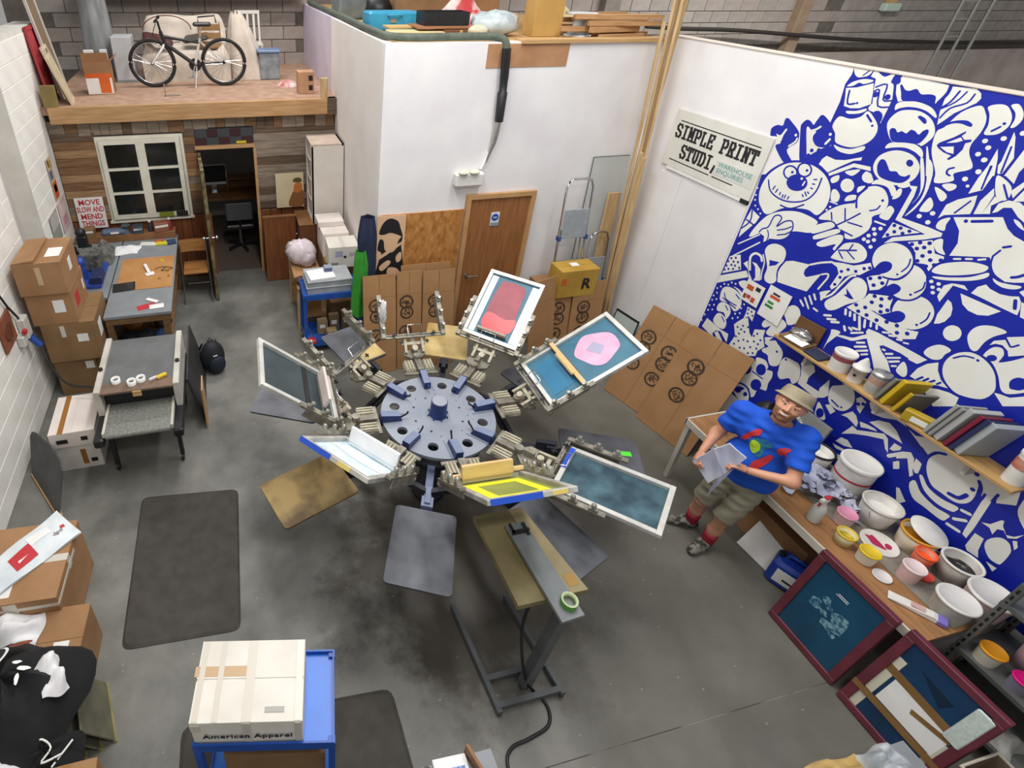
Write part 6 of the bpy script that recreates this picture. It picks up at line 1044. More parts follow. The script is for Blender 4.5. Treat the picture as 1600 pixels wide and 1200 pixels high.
q = random.Random(21)
for i in range(16):
    L = q.uniform(.6, 1.0); s = q.uniform(.045, .065)
    o = MB().rbox(-L/2, -s/2, 0, L/2, s/2, s*.9, .003).build('timber_length', PINEX); o.location = (4.30+q.uniform(-.12, .22), 5.95+q.uniform(-.26, .25), Z+.001+.062*(i//4)); o.rotation_euler.z = q.uniform(-.3, .25)
    tag(o, 'short pine length in the loose pile on the partition roof', 'timber', 'pine lengths on the roof')
o = MB().rbox(-.45, -.2, 0, .45, .2, .02, .004).build('pale_board', mat('board_1', '#d2bd8a')); o.location = (4.05, 6.75, Z+.25); o.rotation_euler = (.5, .25, .3); tag(o, 'pale board propped behind the timber pile on the roof', 'board')

# ---------------------------------------------------------------- studio sign and papers on the right wall
sg = thing('studio_sign', 'white board sign reading Simple Print Studi on the right wall', 'sign', (4.812, 4.47, 2.78))
sg.rotation_euler = (PI/2, 0, -PI/2)      # local x runs along the wall towards the camera, y up, z out of the wall
MB().box(-.585, -.295, 0, .585, .295, .012).build('board', mat('sign_board', '#d9d8d0', '#e3e2da', .6, scale=4), sg)
MB().box(-.50, .185, .012, .50, .195, .0135).box(-.50, -.225, .012, .06, -.215, .0135).box(.10, -.225, .012, .36, -.215, .0135).build('rule', INK, sg)
GLY = {'S': [[(1, .8), (.8, 1), (.2, 1), (0, .8), (.1, .6), (.9, .4), (1, .2), (.8, 0), (.2, 0), (0, .2)]], 'I': [[(.5, 0), (.5, 1)], [(.15, 0), (.85, 0)], [(.15, 1), (.85, 1)]],
       'M': [[(.1, 0), (.1, 1), (.5, .35), (.9, 1), (.9, 0)], [(-.05, 0), (.28, 0)], [(.72, 0), (1.05, 0)], [(-.05, 1), (.2, 1)], [(.8, 1), (1.05, 1)]], 'P': [[(.2, 0), (.2, 1), (.8, 1), (1, .8), (1, .6), (.8, .45), (.2, .45)], [(0, 0), (.45, 0)], [(0, 1), (.25, 1)]],
       'L': [[(.2, 1), (.2, 0), (1, 0), (1, .22)], [(0, 1), (.45, 1)]], 'E': [[(1, .8), (1, 1), (.15, 1), (.15, 0), (1, 0), (1, .2)], [(.15, .5), (.7, .5), (.7, .62)]], 'R': [[(.2, 0), (.2, 1), (.8, 1), (1, .8), (.95, .6), (.8, .5), (.2, .5)], [(.6, .5), (1, 0)], [(0, 0), (.4, 0)], [(.8, 0), (1.1, 0)]],
       'N': [[(.15, 0), (.15, 1), (.85, 0), (.85, 1)], [(0, 0), (.3, 0)], [(.68, 1), (1.02, 1)], [(-.02, 1), (.2, 1)]], 'T': [[(.5, 0), (.5, 1)], [(0, .78), (0, 1), (1, 1), (1, .78)], [(.25, 0), (.75, 0)]], 'U': [[(.15, 1), (.15, .25), (.35, 0), (.65, 0), (.85, .25), (.85, 1)], [(-.02, 1), (.32, 1)], [(.68, 1), (1.02, 1)]], 'D': [[(.15, 0), (.15, 1), (.7, 1), (1, .7), (1, .3), (.7, 0), (.15, 0)], [(0, 0), (.2, 0)], [(0, 1), (.2, 1)]], '/': [[(.2, -.15), (.45, .35)]]}
def slab(txt, x0, y0, w, h, adv, st):
    for i, chx in enumerate(txt):
        if chx == ' ': continue
        mb = MB(); k = 0
        for stq in GLY[chx]:
            pts = [(x0+i*adv+p[0]*w, y0+p[1]*h) for p in stq]
            for a, b in zip(pts, pts[1:]):
                d = Vector((b[0]-a[0], b[1]-a[1])); n = d.normalized(); e = n*st*.45
                mb.bar((a[0]-e.x, a[1]-e.y, .013+k*.0001), (b[0]+e.x, b[1]+e.y, .013+k*.0001), st if abs(n.y) > .3 else st*.75, .0012); k += 1
        mb.build('letter', INK, sg)
slab('SIMPLE PRINT', -.515, .025, .060, .125, .0865, .026)
slab('STUDI/', -.37, -.165, .060, .125, .0865, .026)
GRN = mat('sign_green', '#4f9a92', None, .6)
MB().box(.10, -.19, .0125, .56, -.05, .0140).build('patch', mat('sign_patch', '#d3d6d0', None, .6), sg)
text('WAREHOUSE', .066, GRN, sg, (.13, -.085, .0146), (0, 0, 0), align='LEFT'); text('ENQUIRIES', .066, GRN, sg, (.13, -.145, .0146), (0, 0, 0), align='LEFT')
MB().box(-.50, -.33, 0, .585, -.30, .016).build('lower_batten', PAPER, sg); MB().box(.50, -.335, .0, .585, -.298, .017).build('batten_end', INK, sg)
for i, (y, z, w, h, rz) in enumerate(((3.70, 1.18, .19, .22, .0), (3.50, 1.02, .22, .32, .0))):
    t = thing('pinned_sheet', ('smaller pinned sheet with red figures on the mural', 'larger pinned sheet with red and green figures on the mural')[i], 'paper', (4.808, 3.475 if i == 0 else 3.24, 1.60 if i == 0 else 1.56)); t.rotation_euler = (PI/2, 0, -PI/2)
    MB().box(-w/2, 0, 0, w/2, h, .002).build('sheet', PAPER, t)
    cols = ((-.04, .15, .07, .05, '#c2562f'), (.04, .17, .05, .04, '#2a2a2c'), (-.02, .06, .04, .04, '#b8433a'), (.03, .05, .04, .05, '#bf4a30'), (-.06, .05, .03, .05, '#7c4a35')) if i == 0 else ((-.02, .26, .07, .02, '#2a2a2c'), (-.02, .225, .10, .03, '#cf5a3a'), (-.04, .165, .06, .025, '#3d8a3f'), (-.04, .125, .08, .025, '#347d38'))
    for (a, b, c, d, hx) in cols: MB().box(a-c/2, b-d/2, .002, a+c/2, b+d/2, .003).build('printed_figure', mat('fig_'+hx, hx, None, .6), t)
# pipe column, box and tower on the far wall
o = struct(MB().rbox(12.35, 10.60, 0, 12.62, 10.80, 6.0, .01).build('trim_2', mat('timber_column', '#8f7a63', '#9d8871', .8, scale=4)))
o = struct(MB().rbox(7.6, 10.62, 0, 7.95, 10.80, 6.0, .01).build('trim_3', mat('grey_column', '#7b746c', '#8a837b', .8, scale=4)))
t = thing('wall_lamp', 'small pale lamp box on the far block wall', 'lamp', (14.9, 10.78, 3.55)); MB().rbox(-.22, -.15, 0, .22, 0, .16, .02).build('housing', mat('pale_green_lamp', '#b9cabb', None, .5), t); MB().box(-.1, -.1, .16, .1, 0, .36).build('bracket', PINE, t)
tw = thing('scaffold_tower', 'aluminium scaffold tower standing by the far block wall', 'scaffold', (16.2, 10.0, 0))
for x in (-.35, .1, .55): MB().cyl((x, 0, 0), (x, 0, 5.2), .035, n=8).build('upright', STEEL, tw)
for z in [1+.35*k for k in range(12)]: MB().cyl((-.35, 0, z), (.1, 0, z), .02, n=6).build('rung', STEEL, tw)
o = MB().tube(catmull([(8.6, 10.55, 3.30), (9.5, 10.55, 3.25), (11, 10.55, 3.2), (14, 10.55, 3.0), (17, 10.55, 2.9), (20, 10.55, 2.85)], False, 4), .045, 6).build('cable_bundle', mat('dusty_black_cable', '#2b2622', None, .8)); tag(o, 'sagging bundle of dark cables along the far wall', 'cables')
t = thing('floodlight', 'black floodlight on the far wall beside the battens', 'light', (6.95, 10.62, 3.18), -.2); MB().rbox(-.22, -.10, 0, .22, .08, .06, .01).build('body', BLACK, t); MB().tube([(-.12, 0, .05), (0, .1, .14), (.12, 0, .05)], .015, 6).build('bracket', BLACK, t)
lw = struct(MB().box(5.2, 10.62, 0, 23, 10.7, 2.72).build('wall_low', mat('dusty_pink_white_wall', '#a3968f', '#b8aca5', .85, scale=2)))
# office furniture seen through the doorway
dk = thing('office_desk', 'dark wooden desk inside the office', 'desk', (.15, 9.6, 0)); MB().box(-.7, -.3, .70, .7, .3, .74).build('desk_top', SHELFB, dk)
for x in (-.66, .66): MB().box(x-.03, -.28, 0, x+.03, .28, .70).build('end_panel', SHELFB, dk)
mo = thing('computer_monitor', 'dark computer monitor on the office desk', 'monitor', (-.22, 9.65, .741)); MB().rbox(-.24, -.02, .14, .24, .03, .50, .006).build('housing', PAPER, mo); MB().box(-.225, -.024, .19, .225, -.02, .49).build('display', BLACK, mo); MB().box(-.04, -.01, 0, .04, .02, .16).box(-.1, -.08, 0, .1, .08, .01).build('stand', CHROME, mo)
oc = thing('office_chair', 'black office chair with a pale backrest in the office', 'chair', (.16, 8.85, 0)); MB().rbox(-.24, -.22, .42, .24, .24, .50, .02).build('seat', BLACK, oc); MB().rbox(-.22, -.26, .60, .22, -.21, .92, .02).build('backrest', mat('pale_backrest', '#4a4c4e', None, .7), oc); MB().cyl((0, 0, .06), (0, 0, .42), .03).build('gas_stem', CHROME, oc); MB().cyl((0, -.22, .5), (0, -.235, .65), .02).build('back_post', BLACK, oc)
for k in range(5): a = 2*PI*k/5; MB().bar((0, 0, .07), (.26*math.cos(a), .26*math.sin(a), .05), .04, .03).cyl((.26*math.cos(a), .26*math.sin(a)-.012, .025), (.26*math.cos(a), .26*math.sin(a)+.012, .025), .025).build('base_arm', BLACK, oc)
o = thing('desk_shelf', 'brown shelf unit on the office desk', 'shelf', (.30, 9.72, .741)); MB().box(-.3, -.12, .22, .3, .12, .25).box(-.3, -.12, 0, -.27, .12, .22).box(.27, -.12, 0, .3, .12, .22).build('frame', SHELFB, o); MB().box(-.25, .09, .0, .25, .11, .22).build('back', SHELFB, o)
# ================================================================== loft (deck z 2.70)
LZ = 2.701
# bicycle, rear wheel on the right
bk = thing('bicycle', 'black and white mountain bicycle standing on the loft', 'bicycle', (0, 0, 0))
BY = 8.95; TY = mat('tyre_rubber', '#1c1b1a', '#2a2826', .8, scale=20)
def wheel(nm, x, y):
    R_ = .31; c = Vector((x, y, LZ+R_+.022))
    ring = [(c.x+R_*math.cos(a), y, c.z+R_*math.sin(a)) for a in [2*PI*k/40 for k in range(40)]]
    w_ = MB().tube(ring, .024, 8, True).build(nm, TY, bk)
    MB().tube([(c.x+(R_-.03)*math.cos(a), y, c.z+(R_-.03)*math.sin(a)) for a in [2*PI*k/40 for k in range(40)]], .010, 6, True).build('rim', CHROME, w_)
    sp = MB()
    for k in range(20): a = 2*PI*k/20+.1; sp.cyl((c.x+.02*math.cos(a+.8), y-.02*(-1)**k, c.z+.02*math.sin(a+.8)), (c.x+(R_-.035)*math.cos(a), y, c.z+(R_-.035)*math.sin(a)), .0022, n=4, caps=False)
    sp.build('spokes', CHROME, w_, kind='stuff'); MB().cyl((c.x, y-.045, c.z), (c.x, y+.045, c.z), .022).build('axle_hub', BLACK, w_); return c
fw = wheel('front_wheel', -.87, BY); rw = wheel('rear_wheel', .15, BY-.02)
FRB = mat('frame_black', '#1d1d20', None, .35); FRW = mat('frame_white', '#dcdcd8', None, .35)
hd0 = Vector((-.69, BY, 3.42)); hd1 = Vector((-.66, BY, 3.30)); bb_ = Vector((-.27, BY, LZ+.30)); st = Vector((-.16, BY, 3.36)); sd = Vector((-.13, BY, 3.52))
for nm, a, b, r, m in (('top_tube', hd0-Vector((0, 0, .03)), st-Vector((0, 0, .06)), .02, FRB), ('down_tube', hd1, bb_, .028, FRB), ('seat_tube', bb_, st, .02, FRW), ('seat_post', st, sd, .013, CHROME), ('chainstay', bb_, rw, .014, FRB), ('seatstay', st-Vector((0, 0, .05)), rw, .012, FRW), ('head_tube', hd0+Vector((-.01, 0, .04)), hd1+Vector((.012, 0, -.03)), .026, FRB)):
    MB().cyl(a, b, r, n=10).build(nm, m, bk)
for s in (-1, 1): MB().tube([hd1+Vector((-.01, 0, 0)), hd1+Vector((-.03, s*.055, -.05)), fw+Vector((0, s*.055, 0))], .016, 8).build('fork_blade', FRW, bk)
MB().rbox(-.13, -.07, 0, .13, .07, .05, .02, Matrix.Translation(sd-Vector((-.02, 0, .0)))).build('saddle', BLACK, bk)
MB().cyl(hd0, hd0+Vector((-.03, 0, .17)), .016).tube([hd0+Vector((-.03, .30, .20)), hd0+Vector((-.06, .14, .17)), hd0+Vector((-.03, 0, .17)), hd0+Vector((-.06, -.14, .17)), hd0+Vector((-.03, -.30, .20))], .014, 8).build('handlebar', FRB, bk)
for s in (-1, 1): MB().cyl(hd0+Vector((-.03, s*.22, .195)), hd0+Vector((-.03, s*.32, .20)), .02).build('grip', BLACK, bk)
MB().lathe([(.09, -.004), (.09, .004)], 24, Matrix.Translation(bb_) @ Matrix.Rotation(PI/2, 4, 'X')).build('chainring', BLACK, bk)
MB().cyl(bb_+Vector((0, -.07, 0)), bb_+Vector((-.06, -.07, -.15)), .012).box(-.05, -.05, -.01, .05, .03, .01, Matrix.Translation(bb_+Vector((-.06, -.10, -.155)))).cyl(bb_+Vector((0, .07, 0)), bb_+Vector((.06, .07, .15)), .012).build('crank', CHROME, bk)
MB().tube([hd0+Vector((-.05, -.1, .15)), hd0+Vector((-.12, -.05, .0)), hd0+Vector((.0, -.03, -.12)), hd0+Vector((.25, -.03, -.10))], .006, 5).build('brake_cable', BLACK, bk)
MB().tube([bb_+Vector((.02, -.04, -.02)), bb_+Vector((-.03, -.16, -.318))], .009, 6).build('kick_stand', CHROME, bk)
# covered sofa behind
sf = thing('covered_sofa', 'sofa under a pale dust sheet behind the bicycle', 'sofa', (-.40, 9.75, LZ))
SHT = mat('dust_sheet', '#c3b6a8', '#d6cabd', .85, scale=5)
def so(u, v):
    x = (u-.5)*1.3
    prof = [(-.42, 0), (-.40, .38), (-.34, .43), (.05, .45), (.12, .62), (.18, .84), (.28, .88), (.36, .84), (.38, .4), (.38, 0)]
    k = v*(len(prof)-1); i = min(int(k), len(prof)-2); t_ = k-i; y = prof[i][0]*(1-t_)+prof[i+1][0]*t_; z = prof[i][1]*(1-t_)+prof[i+1][1]*t_
    e = max(0, abs(u-.5)-.42)/.08
    if .15 < v < .9: z += .10*max(0, 1-abs(abs(u-.5)-.42)/.07) if y < .1 else 0
    return (x*(1+.02*math.sin(9*v)), y+.015*math.sin(13*u+5*v), z*(1-.25*e*e)+.012*math.sin(11*u+7*v)*(1 if z > .02 else 0))
MB().grid(so, 28, 27).build('sheet', SHT, sf)
for s in (-1, 1): MB().add([(s*.652, p[0], p[1]*.75) for p in [(-.42, 0), (-.40, .45), (.05, .5), (.18, .84), (.36, .84), (.38, 0)]], [(0, 1, 2, 3, 4, 5) if s > 0 else (5, 4, 3, 2, 1, 0)]).build('sheet_side', SHT, sf)
# white tarp over a chair, plain white chair, maroon seat pad, basket
tp_ = thing('dust_sheet', 'white dust sheet draped in a tall heap right of the sofa', 'sheet', (.52, 9.50, LZ))
def tf(u, v): a = 2*PI*u; r = .06+.25*v**.8; return (r*1.0*math.cos(a)*(1+.1*math.sin(5*a))-.12*(1-v), r*.75*math.sin(a)*(1+.12*math.sin(6*a+1)), .95*(1-v)**.75*(1+.03*math.sin(7*a))+.004)
MB().grid(tf, 36, 12).build('cloth', SHT, tp_)
wc = thing('white_chair', 'white slatted garden chair standing at the loft back', 'chair', (.62, 9.95, LZ)); CW = mat('chair_white', '#d8d4cc', None, .5)
for x in (-.18, .18): MB().bar((x, .18, 0), (x, .24, .92), .03, .03).build('rear_leg', CW, wc); MB().bar((x, -.2, 0), (x, -.18, .44), .03, .03).build('front_leg', CW, wc)
for x in (-.10, 0, .10): MB().bar((x, .20, .46), (x, .235, .9), .035, .012).build('slat', CW, wc)
MB().box(-.2, .22, .88, .2, .25, .93).build('top_rail', CW, wc); MB().box(-.2, -.2, .44, .2, .2, .465).build('seat', CW, wc)
o = MB().rbox(-.22, -.16, 0, .22, .16, .07, .03).build('seat_pad', mat('maroon_vinyl', '#4a1a1c', None, .45)); o.location = (-.80, 9.50, 3.26); o.rotation_euler = (.2, .2, .1); tag(o, 'maroon vinyl seat pad resting on the covered sofa', 'cushion')
o = MB().rbox(-.2, -.17, 0, .2, .17, .06, .03).build('seat_pad', mat('dark_grey_vinyl', '#38342f', None, .45)); o.location = (-.22, 9.55, 3.27); o.rotation_euler = (.1, -.15, -.1); tag(o, 'dark grey seat pad resting on the covered sofa', 'cushion')
cr = thing('wooden_crate', 'small wooden crate standing on the covered sofa', 'crate', (-.02, 9.55, 3.15)); WB = mat('crate_wood', '#8d6a44', '#a07c54', .7, scale=5)
for z in (.02, .14, .26): MB().box(-.17, -.12, z, .17, -.105, z+.09).build('front_slat', WB, cr)
for x in (-.17, .155): MB().box(x, -.105, 0, x+.015, .12, .36).build('side', WB, cr)
MB().box(-.155, -.105, 0, .155, .12, .015).build('base', WB, cr); MB().tube([(-.15, -.05, .36), (-.15, -.05, .44), (.10, -.05, .46), (.12, -.05, .36)], .012, 6).build('handle', BLACK, cr)
o = MB().tube([(-.65+.36*math.cos(a), 9.70, 3.40+.20*math.sin(a)) for a in [PI*k/12 for k in range(13)]], .009, 6).build('bentwood_hoop', mat('hoop_brown', '#6d3b2c', None, .5)); tag(o, 'thin brown bentwood hoop behind the handlebars', 'hoop')
# grey filing unit, orange box, plastic roll, frames
fc = thing('filing_unit', 'pale grey metal unit standing behind the bicycle', 'cabinet', (-1.30, 9.55, LZ)); GM = mat('pale_grey_metal', '#bcbdc0', '#c8c9cc', .45, scale=4)
MB().rbox(-.16, -.18, .03, .12, .22, .64, .006).build('carcass', GM, fc); MB().box(-.17, -.19, 0, .20, .24, .03).build('base_tray', mat('base_tray_grey', '#8d9090', None, .5), fc); MB().box(-.18, -.15, .03, -.16, .2, .62).build('side_door', mat('lilac_grey_metal', '#7d7988', None, .5), fc)
ob_ = thing('orange_box', 'open carton printed orange and white on the loft', 'box', (-1.58, 8.68, LZ), .05)
OG = mat('carton_orange', '#cf5a1f', '#db6a2c', .6, scale=4)
MB().box(-.17, -.15, 0, .17, -.14, .42).box(-.17, .14, 0, .17, .15, .42).box(-.17, -.14, 0, -.16, .14, .42).box(.16, -.14, 0, .17, .14, .42).box(-.16, -.14, 0, .16, .14, .01).build('carton', CARD, ob_)
MB().box(-.168, -.152, .01, .168, -.15, .22).build('white_panel', PAPER, ob_); MB().box(-.168, -.1525, .22, .168, -.15, .28).build('orange_band', OG, ob_); MB().box(.0, -.1545, .02, .14, -.1525, .24).build('orange_panel', OG, ob_)
MB().add([(-.17, -.15, .42), (.17, -.15, .42), (.17, -.20, .55), (-.17, -.20, .55), (-.17, -.145, .42), (.17, -.145, .42), (.17, -.195, .55), (-.17, -.195, .55)], [(0, 1, 2, 3), (7, 6, 5, 4), (3, 2, 6, 7), (0, 4, 5, 1), (1, 5, 6, 2), (3, 7, 4, 0)]).build('front_flap', CARD, ob_)
MB().add([(.17, -.15, .42), (.17, .15, .42), (.27, .15, .50), (.27, -.15, .50), (.165, -.15, .42), (.165, .15, .42), (.265, .15, .505), (.265, -.15, .505)], [(0, 1, 2, 3), (7, 6, 5, 4), (3, 2, 6, 7), (1, 5, 6, 2), (0, 3, 7, 4)]).build('side_flap', CARD, ob_)
MB().ball((0, 0, .38), .14, .12, .14, 12, 8, jit=.15).build('contents', BLACK, ob_); MB().box(-.14, -.05, .40, -.02, .03, .56).box(.06, .0, .42, .15, .05, .56).build('books', PAPER, ob_)
rl = thing('plastic_roll', 'tall roll of grey plastic film standing on the loft', 'roll', (-1.72, 10.0, LZ)); MB().lathe([(.24, 0), (.25, .5), (.21, .9), (.19, 1.3), (.20, 1.7)], 24).build('film', mat('grey_plastic_roll', '#77797a', '#9a9c9c', .35, scale=3, stretch=(3, 3, .6)), rl); MB().lathe([(.04, 1.7), (.04, 1.75)], 10).build('core', CARD, rl)
def lframe(label, loc, w, h, lean, rz, m, backing=None, th=.03):
    t = thing('picture_frame', label, 'picture frame', loc, rz, 'frames leaning on the loft', rot=(-lean, 0, rz)); b = .045
    for q in ((-w/2, 0, -w/2+b, h), (w/2-b, 0, w/2, h), (-w/2+b, 0, w/2-b, b), (-w/2+b, h-b, w/2-b, h)): MB().box(q[0], 0, q[1], q[2], th, q[3]).build('frame_rail', m, t)
    if backing: MB().box(-w/2+b, th*.4, b, w/2-b, th*.6, h-b).build('panel', backing, t)
FW = mat('frame_cream', '#c9b89a', '#d9cab0', .6, scale=5)
lframe('nearest cream frame leaning at the left loft edge', (-1.86, 8.12, LZ), .40, .62, .30, PI/2+.15, FW, mat('frame_canvas', '#b3a88c', '#c5bb9f', .7, scale=4))
lframe('second cream frame leaning behind the nearest one', (-1.93, 8.30, LZ), .40, .70, .26, PI/2+.1, FW)
lframe('tall white frame leaning at the back left of the loft', (-2.02, 8.50, LZ), .44, 1.25, .14, PI/2, mat('frame_white_gloss', '#cfcac0', None, .5), mat('frame_plain_board', '#7f6c55', None, .7))
lframe('red backed frame leaning against the left wall', (-2.10, 8.20, LZ), .40, .92, .10, PI/2, mat('frame_red', '#a8323a', None, .5), mat('red_canvas', '#b8424a', '#a03038', .6, scale=5))
pbn = thing('plastic_bin', 'clear blue lidded plastic bin at the right of the loft', 'bin', (.86, 9.40, LZ)); MB().rbox(-.16, -.13, 0, .16, .15, .40, .02).build('tub', mat('bin_plastic', '#7d8a94', '#a2abb0', .3, scale=7, alpha=.8), pbn); MB().rbox(-.18, -.15, .40, .18, .17, .44, .01).build('lid', mat('bin_lid_blue', '#6d83a6', None, .4), pbn); MB().rbox(-.10, -.10, .02, .06, .08, .22, .03).build('contents', mat('bin_contents', '#c05a4a', '#e0d6cc', .7, scale=8), pbn)
t = thing('offcut_block', 'pale timber offcut box beside the right newel', 'box', (1.28, 8.25, LZ)); MB().rbox(-.13, -.10, 0, .10, .10, .30, .004).build('carton', mat('pinkish_timber', '#b38a68', '#c39a78', .7, scale=5), t); MB().box(.02, -.103, .18, .08, -.1, .25).build('dark_hole', BLACK, t); MB().box(.02, -.103, .05, .08, -.1, .12).build('dark_hole', BLACK, t)
t = thing('bracket', 'small steel angle bracket lying on the loft edge', 'bracket', (-.62, 8.30, LZ)); MB().box(-.09, -.015, 0, .12, .015, .012).box(-.09, -.015, 0, -.075, .015, .16).build('angle', STEEL, t)
crumple('cloth', 'red and white cloth crumpled near the right of the loft', 'cloth', (1.10, 8.75, LZ), .34, .26, .10, mat('red_white_cloth', '#b5524e', '#d8cdc6', .8, scale=6), 17)
dct = struct(MB().rbox(-2.0, 10.45, 3.76, 1.6, 10.75, 3.98, .02).build('trim_4', mat('blue_grey_duct', '#7f8d94', '#8d9ba1', .5, scale=4)))

# ================================================================== flash dryer on its stand, centre front
fd = thing('flash_dryer', 'flash curing unit with an olive panel on a grey wheeled stand', 'flash dryer', (1.66, 1.75, 0))
SG = mat('stand_grey', '#4f5254', '#5d6062', .5, scale=5); OLV = mat('olive_panel', '#6f6543', '#857a54', .6, scale=5); OLV2 = mat('olive_panel_pale', '#938660', '#a39670', .6, scale=5)
for a, b in (((-.26, .38), (-.22, -.37)), ((.18, .36), (.26, -.36))): MB().bar((a[0], a[1], .045), (b[0], b[1], .045), .035, .05).build('base_rail', SG, fd)
for y in (-.33, -.16): MB().bar((-.23, y, .05), (.25, y, .05), .035, .05).build('cross_rail', SG, fd)
for x, y in ((-.26, .36), (-.22, -.36), (.18, .34), (.26, -.35)): MB().cyl((x-.012, y, .012), (x+.012, y, .012), .012, n=8).build('castor', BLACK, fd)
MB().bar((.03, -.24, .05), (.10, -.26, 1.06), .07, .07, (0, 1, 0)).build('post', SG, fd)
MB().prism([(-.20, .44), (.17, .44), (.29, -.20), (-.19, -.20)], 1.0, 1.045).build('heater_panel', OLV, fd)
MB().prism([(.06, .438), (.168, .438), (.288, -.198), (.17, -.198)], 1.045, 1.047).build('pale_band', OLV2, fd)
MB().box(.18, -.16, 1.047, .25, -.08, 1.049).build('sticker', mat('sticker_ochre', '#b08a4a', None, .6), fd)
MB().prism([(-.03, .30), (.11, .31), (.155, -.35), (.0, -.36)], 1.06, 1.085).build('arm_plate', mat('arm_plate_grey', '#6f7476', '#7d8284', .5, scale=5), fd)
MB().box(-.02, .22, 1.085, .10, .235, 1.12).box(-.02, .22, 1.11, -.005, .29, 1.12).box(.08, .20, 1.085, .10, .29, 1.10).build('clamp_bracket', BLACK, fd)
MB().lathe([(.012, 0), (.012, .03)], 10, Matrix.Translation((.07, -.22, 1.03)) @ Matrix.Rotation(PI/2, 4, 'Y')).build('clamp_screw', BLACK, fd)
gt = thing('green_tape', 'roll of green tape lying on the flash dryer arm', 'tape', (1.755, 1.48, 1.086)); MB().lathe([(.05, 0), (.05, .045)], 26, caps=False).build('tape', mat('tape_green', '#4f8a34', '#5c9a3e', .5, scale=8), gt); MB().lathe([(.05, .045), (.037, .045), (.037, 0), (.05, 0)], 26, caps=False).build('paper_core', mat('tape_core', '#b8c79c', None, .6), gt)
o = MB().tube(catmull([(1.60, 1.60, 1.0), (1.56, 1.56, .75), (1.62, 1.52, .35), (1.68, 1.48, .12), (1.74, 1.46, .02), (1.79, 1.36, .014), (1.74, 1.26, .014), (1.58, 1.22, .014), (1.44, 1.20, .014), (1.37, 1.12, .014), (1.36, .9, .014)], False, 5), .011, 6).build('power_cable', BLACK); tag(o, 'black power cable trailing from the flash dryer across the floor', 'cable')
# ================================================================== right side: bench, shelf, pots, screens
BW = mat('bench_brown_top', '#8f6740', '#a87b50', .55, scale=4, stretch=(6, 1, 6)); BWH = mat('bench_white_edge', '#c2beb2', '#d0ccc1', .6, scale=5); INKB = mat('inky_bench_top', '#6d675f', '#8b857b', .6, scale=5)
bn = thing('work_bench', 'long bench with white legs against the mural wall', 'bench', (4.40, 1.95, 0))
MB().box(-.40, -1.02, .73, .40, .98, .755).build('bench_top', BW, bn); MB().box(-.12, -1.0, .755, .40, .45, .762).build('inky_board', INKB, bn)
MB().box(-.415, -1.03, .69, -.40, .99, .757).build('front_edge', BWH, bn); MB().box(-.415, .98, .69, .40, .995, .757).build('end_edge', BWH, bn)
for x in (-.385, .37):
    for y in (.955, -.99): MB().box(x-.022, y-.022, 0, x+.022, y+.022, .73).build('leg', BWH, bn)
BZ = .7625
PW = mat('pot_white', '#d8d6d0', '#e4e2dd', .45, scale=7); PWD = mat('pot_white_inky', '#bdbab3', '#dcdad4', .5, scale=8); PGR = mat('bucket_grey', '#9b9892', '#b8b5ae', .5, scale=8)
def pot(name, label, x, y, z, r, h, body, inside=None, lid=None, rim=None, cat='pot', group=None, taper=.88, tilt=None, band=None, handle=False):
    t = thing(name, label, cat, (x, y, z), 0, group)
    if tilt: t.rotation_euler = tilt
    n = 28
    if lid: MB().lathe([(r*taper, 0), (r, h*.97)], n).build('body', body, t); MB().lathe([(r*1.05, h*.90), (r*1.07, h*.93), (r*1.07, h), (r*.98, h+.006), (r*.95, h+.002), (0, h+.003)], n).build('lid', lid, t)
    else:
        MB().lathe([(0, 0), (r*taper, 0), (r, h), (r*.94, h), (r*taper*.93, h*.25), (0, h*.25)], n).build('body', body, t)
        MB().lathe([(r*1.0, h-.012), (r*1.06, h-.01), (r*1.06, h+.004), (r*.93, h+.004), (r*.93, h-.01)], n, caps=False).build('rim', rim or body, t)
        if inside: MB().lathe([(0, h*.62), (r*.93, h*.62)], n, caps=False).build('contents', inside, t); MB().lathe([(r*.93, h-.012), (r*.90, h*.62)], n, caps=False).build('inner_wall', inside, t)
    if band: MB().lathe([(r*taper+(r-r*taper)*band[0]+.002, h*band[0]), (r*taper+(r-r*taper)*band[1]+.002, h*band[1])], n, caps=False).build('label_band', band[2], t)
    if handle: MB().tube([(r*1.03*math.cos(a), -r*1.03*math.sin(a)*.3-.01, h*.8-r*.9*math.sin(a)) for a in [PI*k/10 for k in range(11)]], .003, 5).build('bail_handle', CHROME, t)
    return t
YL = mat('yellow_lid', '#dbb91f', '#e6c832', .45, scale=6); PKL = mat('pink_lid', '#dd8fab', '#e59db6', .45, scale=6)
pot('white_bucket', 'white bucket with black ring by the grey screen on the bench', 4.60, 2.23, BZ, .105, .19, PWD, PW, None, INK, 'bucket', handle=True)
pot('white_drum', 'largest white drum with a red band on the bench', 4.655, 1.985, BZ, .125, .31, PWD, None, PW, None, 'drum', taper=.97, band=(.52, .58, mat('band_red', '#b52a3c', None, .5)))
pot('white_tub', 'wide white tub standing open below the drum', 4.57, 1.70, BZ, .118, .19, PWD, PW, None, None, 'tub', taper=.8, handle=True)
pot('orange_rimmed_tub', 'cream tub with orange rim and loose lid on the bench', 4.63, 1.46, BZ, .112, .16, mat('tub_cream', '#cfc4ac', '#dcd2bd', .5, scale=6), mat('orange_ink', '#b87a1e', None, .4), None, mat('rim_orange', '#d59a34', None, .5), 'tub')
o = MB().lathe([(.13, 0), (.135, .006), (.13, .012), (0, .012)], 26).build('loose_lid', PW); o.scale = (.88, .88, 1); o.location = (4.66, 1.45, BZ+.178); o.rotation_euler = (.25, .1, 0); tag(o, 'white lid resting tilted on the orange rimmed tub', 'lid')
